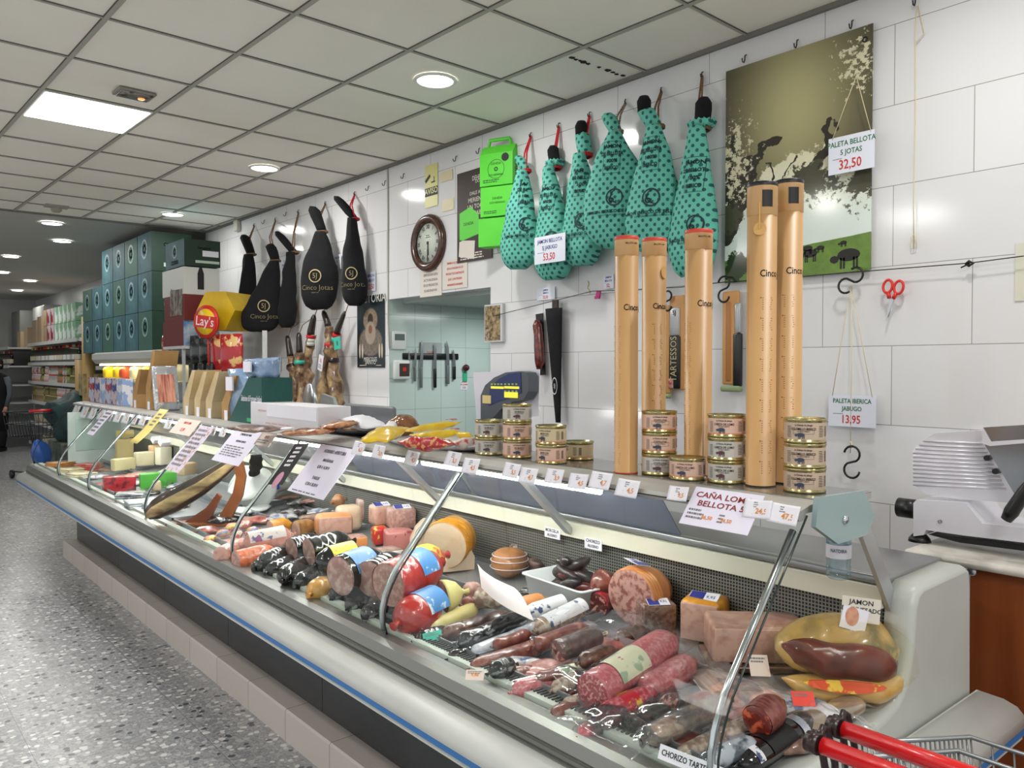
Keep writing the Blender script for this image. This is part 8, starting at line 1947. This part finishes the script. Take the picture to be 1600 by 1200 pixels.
# crisp bags on a small rack
RB = mat('crisp_bag_red', 'a51820', .25, col2='d8b070', scale=9, sharp=(.56, .6), coat=.5, bump=.4); BBg = mat('crisp_bag_black', '17181a', .2, col2='5a5c5c', scale=10, sharp=(.55, .62), coat=.6, bump=.5)
for k, (px, m_, lb) in enumerate(((268, RB, 'red crisp bag at left end of hanging bags'), (284, BBg, 'first black crisp bag right of the red one'), (299, BBg, 'second black crisp bag from the left'), (313, BBg, 'third black crisp bag from the left'), (327, BBg, 'fourth black crisp bag, before the right red one'), (345, RB, 'large red crisp bag at right of the black bags'), (362, RB, 'rightmost red crisp bag beside the tiled wall'))):
    X = 2.60+.012*k; a = ox(px, 532, X); b = ox(px, 562 if k not in (5, 6) else 572, X)
    T = frame((X, a.y, (a.z+b.z)/2), (0, -1, 0), (0, 0, 1)) @ M4.Rotation(.6, 4, 'Y'); hh = (a.z-b.z)/2*1.5; t = thing('crisp_bag', lb, 'crisp bag', T)
    mb = MB(); mb.loft([[(.11*math.cos(q)*(1 if abs(v_) < .9 else .98), hh*v_, .05*e*math.sin(q)) for q in [2*PI*i/18 for i in range(18)]] for v_, e in ((-1, .05), (-.85, .5), (-.4, 1), (.4, 1), (.85, .5), (1, .05))]); noisy(mb, .012, 14, k); mb.build('bag', m_, t)
for k, px in enumerate((302, 316, 330)):
    p = ox(px, 590, 2.60); t = thing('black_pack', 'black oval labelled pack in the row below the crisp bags', 'pack', (2.60, p.y, ox(310, 610, 2.58).z+.001), 'black packs below the crisp bags')
    MB().rbox(-.03, .03, -.06, .06, 0, .26, .02).build('pack', PLASTIC_BLACK, t); m_ = MB(); ring2d(m_, 0, 0, .045, .035, 18); m_.v = [V((-.032, -q.x*.7, q.y*1.5+.14)) for q in m_.v]; m_.build('oval', GREYINK, t)
t = thing('pack_rack', 'pale metal rack rail carrying the crisp bags and black packs', 'rack', (2.5, ox(310, 560, 2.5).y, 0))
p = ox(310, 572, 2.5); 
RZ = ox(310, 610, 2.58).z; o = MB().box(2.54, 2.80, ox(365, 560, 2.5).y, yy-.07, RZ-.02, RZ).build('rack_shelf', SHM); o.parent = t; o.matrix_parent_inverse = t.matrix_world.inverted()
for Y in (ox(365, 560, 2.5).y+.02, yy-.09): o = MB().box(2.76, 2.79, Y-.015, Y+.015, 0, ox(310, 520, 2.5).z).build('post', SHM); o.parent = t; o.matrix_parent_inverse = M4.Translation(-V((2.5, ox(310, 560, 2.5).y, 0)))
# green-white and red cartons on top of the wine shelf
GW = mat('green_white_carton', '7fae8c', .45, col2='dfe8e0', scale=6, sharp=(.48, .54)); RWc = mat('red_white_carton', 'c8b8b8', .45, col2='8a2a34', scale=5, sharp=(.5, .54)); BRC = mat('brown_carton', '9a8468', .6)
k = 0; y = 14.0
for col in range(8):
    for row in range(2):
        near = ('nearest', 'second', 'third', 'fourth', 'fifth', 'sixth', 'seventh', 'farthest')[col]
        fm = GW if col < 5 else RWc if col < 7 else BRC
        carton(SXF, y, 2.041+.29*row, .4, .30, .285, '%s carton, %s row, %s along the top of the wine shelf' % ('green and white' if col < 5 else 'red and white' if col < 7 else 'plain', ('lower', 'upper')[row], near), fm, mat('carton_side_red', '6a2a30', .5) if col == 5 else fm)
    y += .315 if col != 4 else .34
for k, (yy, ss) in enumerate(((17.0, .5), (17.5, .45), (18.4, .4), (19.2, .35))): carton(2.95, yy, 2.041 if yy < 18 else 1.981, .4, .4, ss, 'plain brown carton %s on the far shelf tops' % ('third from last', 'before the air unit', 'under the air unit', 'farthest')[k], BRC)
for k in range(3): carton(2.95, 11.75+.55*k, 2.041+(0 if k < 2 else .0), .4, .5, .40, 'grey printed carton %s on the shelving beyond teal stacks' % ('first', 'second', 'third')[k], mat('greyish_carton', 'a09a96', .5, col2='55506a', scale=6, sharp=(.52, .56)), None)
# tan square columns / tall cardboard tubes by the end of the wine shelf
for k, (px, py0, py1, r_, lb) in enumerate(((139, 495, 640, .085, 'tall tan cardboard tube standing before the wine shelf end'), (127, 562, 640, .08, 'shorter tan tube left of the tall one'))):
    p = ox(px, 600, 2.7); h_ = ox(px, py0, 2.7).z
    tag(MB().lathe([(0, 0), (r_, 0), (r_, h_), (0, h_)], 20).build('tan_tube', mat('tan_tube_card', 'a88a56', .5), None, M4.Translation((2.7, p.y, 0))), lb, 'tube')
carton(2.62, ox(106, 560, 2.62).y*0+12.2, 1.2, .3, .3, .3, 'cream tins stack beside the tan tubes', mat('tins', 'b8a878', .4, col2='6a5c3c', scale=12))
# wall air unit and far dark cupboard
tag(MB().rbox(3.2, 3.6, 18.2, 19.4, 2.45, 2.85, .04).build('air_conditioner', mat('ac_white', 'a9aba6', .35)), 'white wall air unit high at the far end', 'air conditioner')
tag(MB().rbox(2.9, 3.6, 17.0, 18.1, 2.0, 2.6, .01).build('metal_cabinet', mat('grey_cabinet', '70726e', .5)) if False else MB().rbox(3.0, 3.6, 19.6, 20.6, 1.99, 2.8, .01).build('metal_cabinet', mat('grey_cabinet', '70726e', .5)), 'dull grey cupboard on top of the farthest shelving', 'cupboard')
# parked trolley with dark green cloth and blue bag
Tt = M4.Translation((2.2, 13.1, 0)) @ M4.Rotation(.25, 4, 'Z')
t = thing('parked_trolley', 'parked shopping trolley with red bar, blue bag and dark green cover', 'trolley', Tt)
mb = MB(); x0, x1, w_ = -.28, .28, .40
for z, e in ((.95, 0), (.78, .03), (.6, .06)): mb.tube([(x0+e, -w_+e, z), (x1-e, -w_+e, z), (x1-e, w_-e, z), (x0+e, w_-e, z), (x0+e, -w_+e, z)], .008, 5)
for k in range(10): u = k/9; mb.tube([(x0+.0, -w_+2*w_*u, .95), (x0+.06, -w_+2*w_*u, .6)], .005, 4); mb.tube([(x0+(x1-x0)*u, -w_, .95), (x0+.06+(x1-x0-.12)*u, -w_+.06, .6)], .005, 4)
mb.build('basket', mat('dark_wire_cart', '3c3e42', .4, .6), t)
mb = MB(); [mb.tube([(x, -w_+.02, .6), (x*.9, -w_-.02, .12), (x*.9, w_-.05, .10)], .012, 6) for x in (x0+.05, x1-.05)]; mb.build('frame', mat('dark_wire_cart'), t)
MB().tube([(x0, -w_-.02, .99), (x1, -w_-.02, .99)], .018, 8).build('handle', REDH, t)
for x in (x0+.07, x1-.07):
    for yv in (-w_, w_-.1): MB().lathe([(0, -.015), (.06, -.015), (.06, .015), (0, .015)], 16, T=M4.Translation((x, yv, .06)) @ M4.Rotation(PI/2, 4, 'Y')).build('wheel', PLASTIC_BLACK, t)
lumpm = mat('dark_green_cover', '10282c', .6, col2='1e4444', scale=5, bump=.4)
def blob(nm, label, cat, c, rx, ry, rz_, m_, seed, amp):
    mb = MB(); K = 12; N = 20
    mb.loft([[(rx*max(math.cos(-PI/2+PI*k/K), .03)*math.cos(2*PI*i/N), ry*max(math.cos(-PI/2+PI*k/K), .03)*math.sin(2*PI*i/N), rz_*math.sin(-PI/2+PI*k/K)) for i in range(N)] for k in range(K+1)]); noisy(mb, amp, 5, seed)
    return tag(mb.build(nm, m_, None, M4.Translation(c)), label, cat)
blob('green_cover', 'dark green cloth heaped over goods beside the parked trolley', 'cloth', (2.58, 12.7, .90), .29, .5, .36, lumpm, 1, .10)
blob('blue_bag', 'bright blue plastic bag hanging low on the parked trolley', 'bag', (2.14, 12.52, .42), .13, .13, .17, mat('blue_bag', '2a5fb8', .35, coat=.3), 2, .05)
tag(MB().rbox(2.35, 2.95, 12.1, 13.2, 0, .55, .03).build('goods_pallet', mat('dark_goods', '2a2c2c', .6, col2='6a6c60', scale=6)), 'dark low stack of goods under the green cloth', 'goods')
# person in black at the left picture edge
BODY = mat('black_coat', '0b0b0e', .9); SKIN = mat('skin', 'b88a70', .5); HAIR = mat('dark_hair', '1c1512', .7)
fp = oz(-3, 705, 0); T = M4.Translation((fp.x, fp.y, 0)) @ M4.Rotation(-YAW-.2, 4, 'Z')
t = thing('person', 'person in a long black coat standing at the left picture edge', 'person', T)
def ell_ring(cx, cy, z, rx, ry, n=24): return [(cx+rx*math.cos(2*PI*i/n), cy+ry*math.sin(2*PI*i/n), z) for i in range(n)]
mb = MB().loft([ell_ring(0, 0, z, rx, ry) for z, rx, ry in ((.42, .20, .13), (.7, .205, .14), (.95, .20, .14), (1.15, .20, .135), (1.32, .225, .135), (1.42, .21, .12), (1.47, .14, .095), (1.49, .065, .06))]); mb.build('coat', BODY, t)
for s_ in (-1, 1):
    MB().tube([(s_*.10, 0, .50), (s_*.10, .01, .28), (s_*.10, -.01, .09)], [.088, .07, .055], 14).build('leg', BODY, t)
    MB().rbox(s_*.10-.05, s_*.10+.05, -.20, .07, 0.0, .09, .03).build('shoe', PLASTIC_BLACK, t)
    MB().tube([(s_*.20, 0, 1.40), (s_*.26, .01, 1.24), (s_*.275, .0, 1.08), (s_*.26, -.06, .86)], [.055, .052, .045, .034], 12).build('sleeve', BODY if s_ < 0 else mat('grey_sleeve_cloth', '5a6068', .8), t)
    mb = MB().tube([(s_*.258, -.07, .85), (s_*.256, -.085, .80), (s_*.255, -.09, .76)], [.026, .038, .030], 10)
    for j in range(4): mb.tube([(s_*.255, -.07-.016*j+.0, .765), (s_*.252, -.075-.016*j, .71-.01*(1 if j in (1, 2) else 0)), (s_*.245, -.07-.015*j, .685)], .0085, 6)
    mb.tube([(s_*.25, -.105, .80), (s_*.235, -.125, .765), (s_*.23, -.125, .74)], .009, 6); mb.build('hand', SKIN, t)
mb = MB().loft([ell_ring(0, y_, z, rx, ry, 20) for z, rx, ry, y_ in ((1.44, .055, .055, 0), (1.51, .05, .055, -.005), (1.54, .06, .075, -.02), (1.58, .07, .092, -.015), (1.63, .078, .10, -.01), (1.68, .076, .098, -.005), (1.73, .06, .08, 0), (1.76, .03, .04, 0))])
mb.tube([(0, -.10, 1.63), (0, -.125, 1.605), (0, -.105, 1.595)], .012, 8); [mb.tube([(s_*.078, 0, 1.64), (s_*.085, .01, 1.61)], .014, 8) for s_ in (-1, 1)]; mb.build('head', SKIN, t)
mb = MB(); [mb.lathe([(0, 0), (.009, .004)], 8, T=M4.Translation((s_*.03, -.103, 1.635)) @ M4.Rotation(PI/2, 4, 'X')) for s_ in (-1, 1)]; mb.box(-.022, .022, -.108, -.10, 1.565, 1.572); mb.build('face_features', HAIR, t)
MB().loft([ell_ring(0, .02, z, rx, ry, 20) for z, rx, ry in ((1.55, .075, .085), (1.62, .086, .10), (1.70, .084, .10), (1.75, .066, .08), (1.775, .03, .04))]).build('hair', HAIR, t)
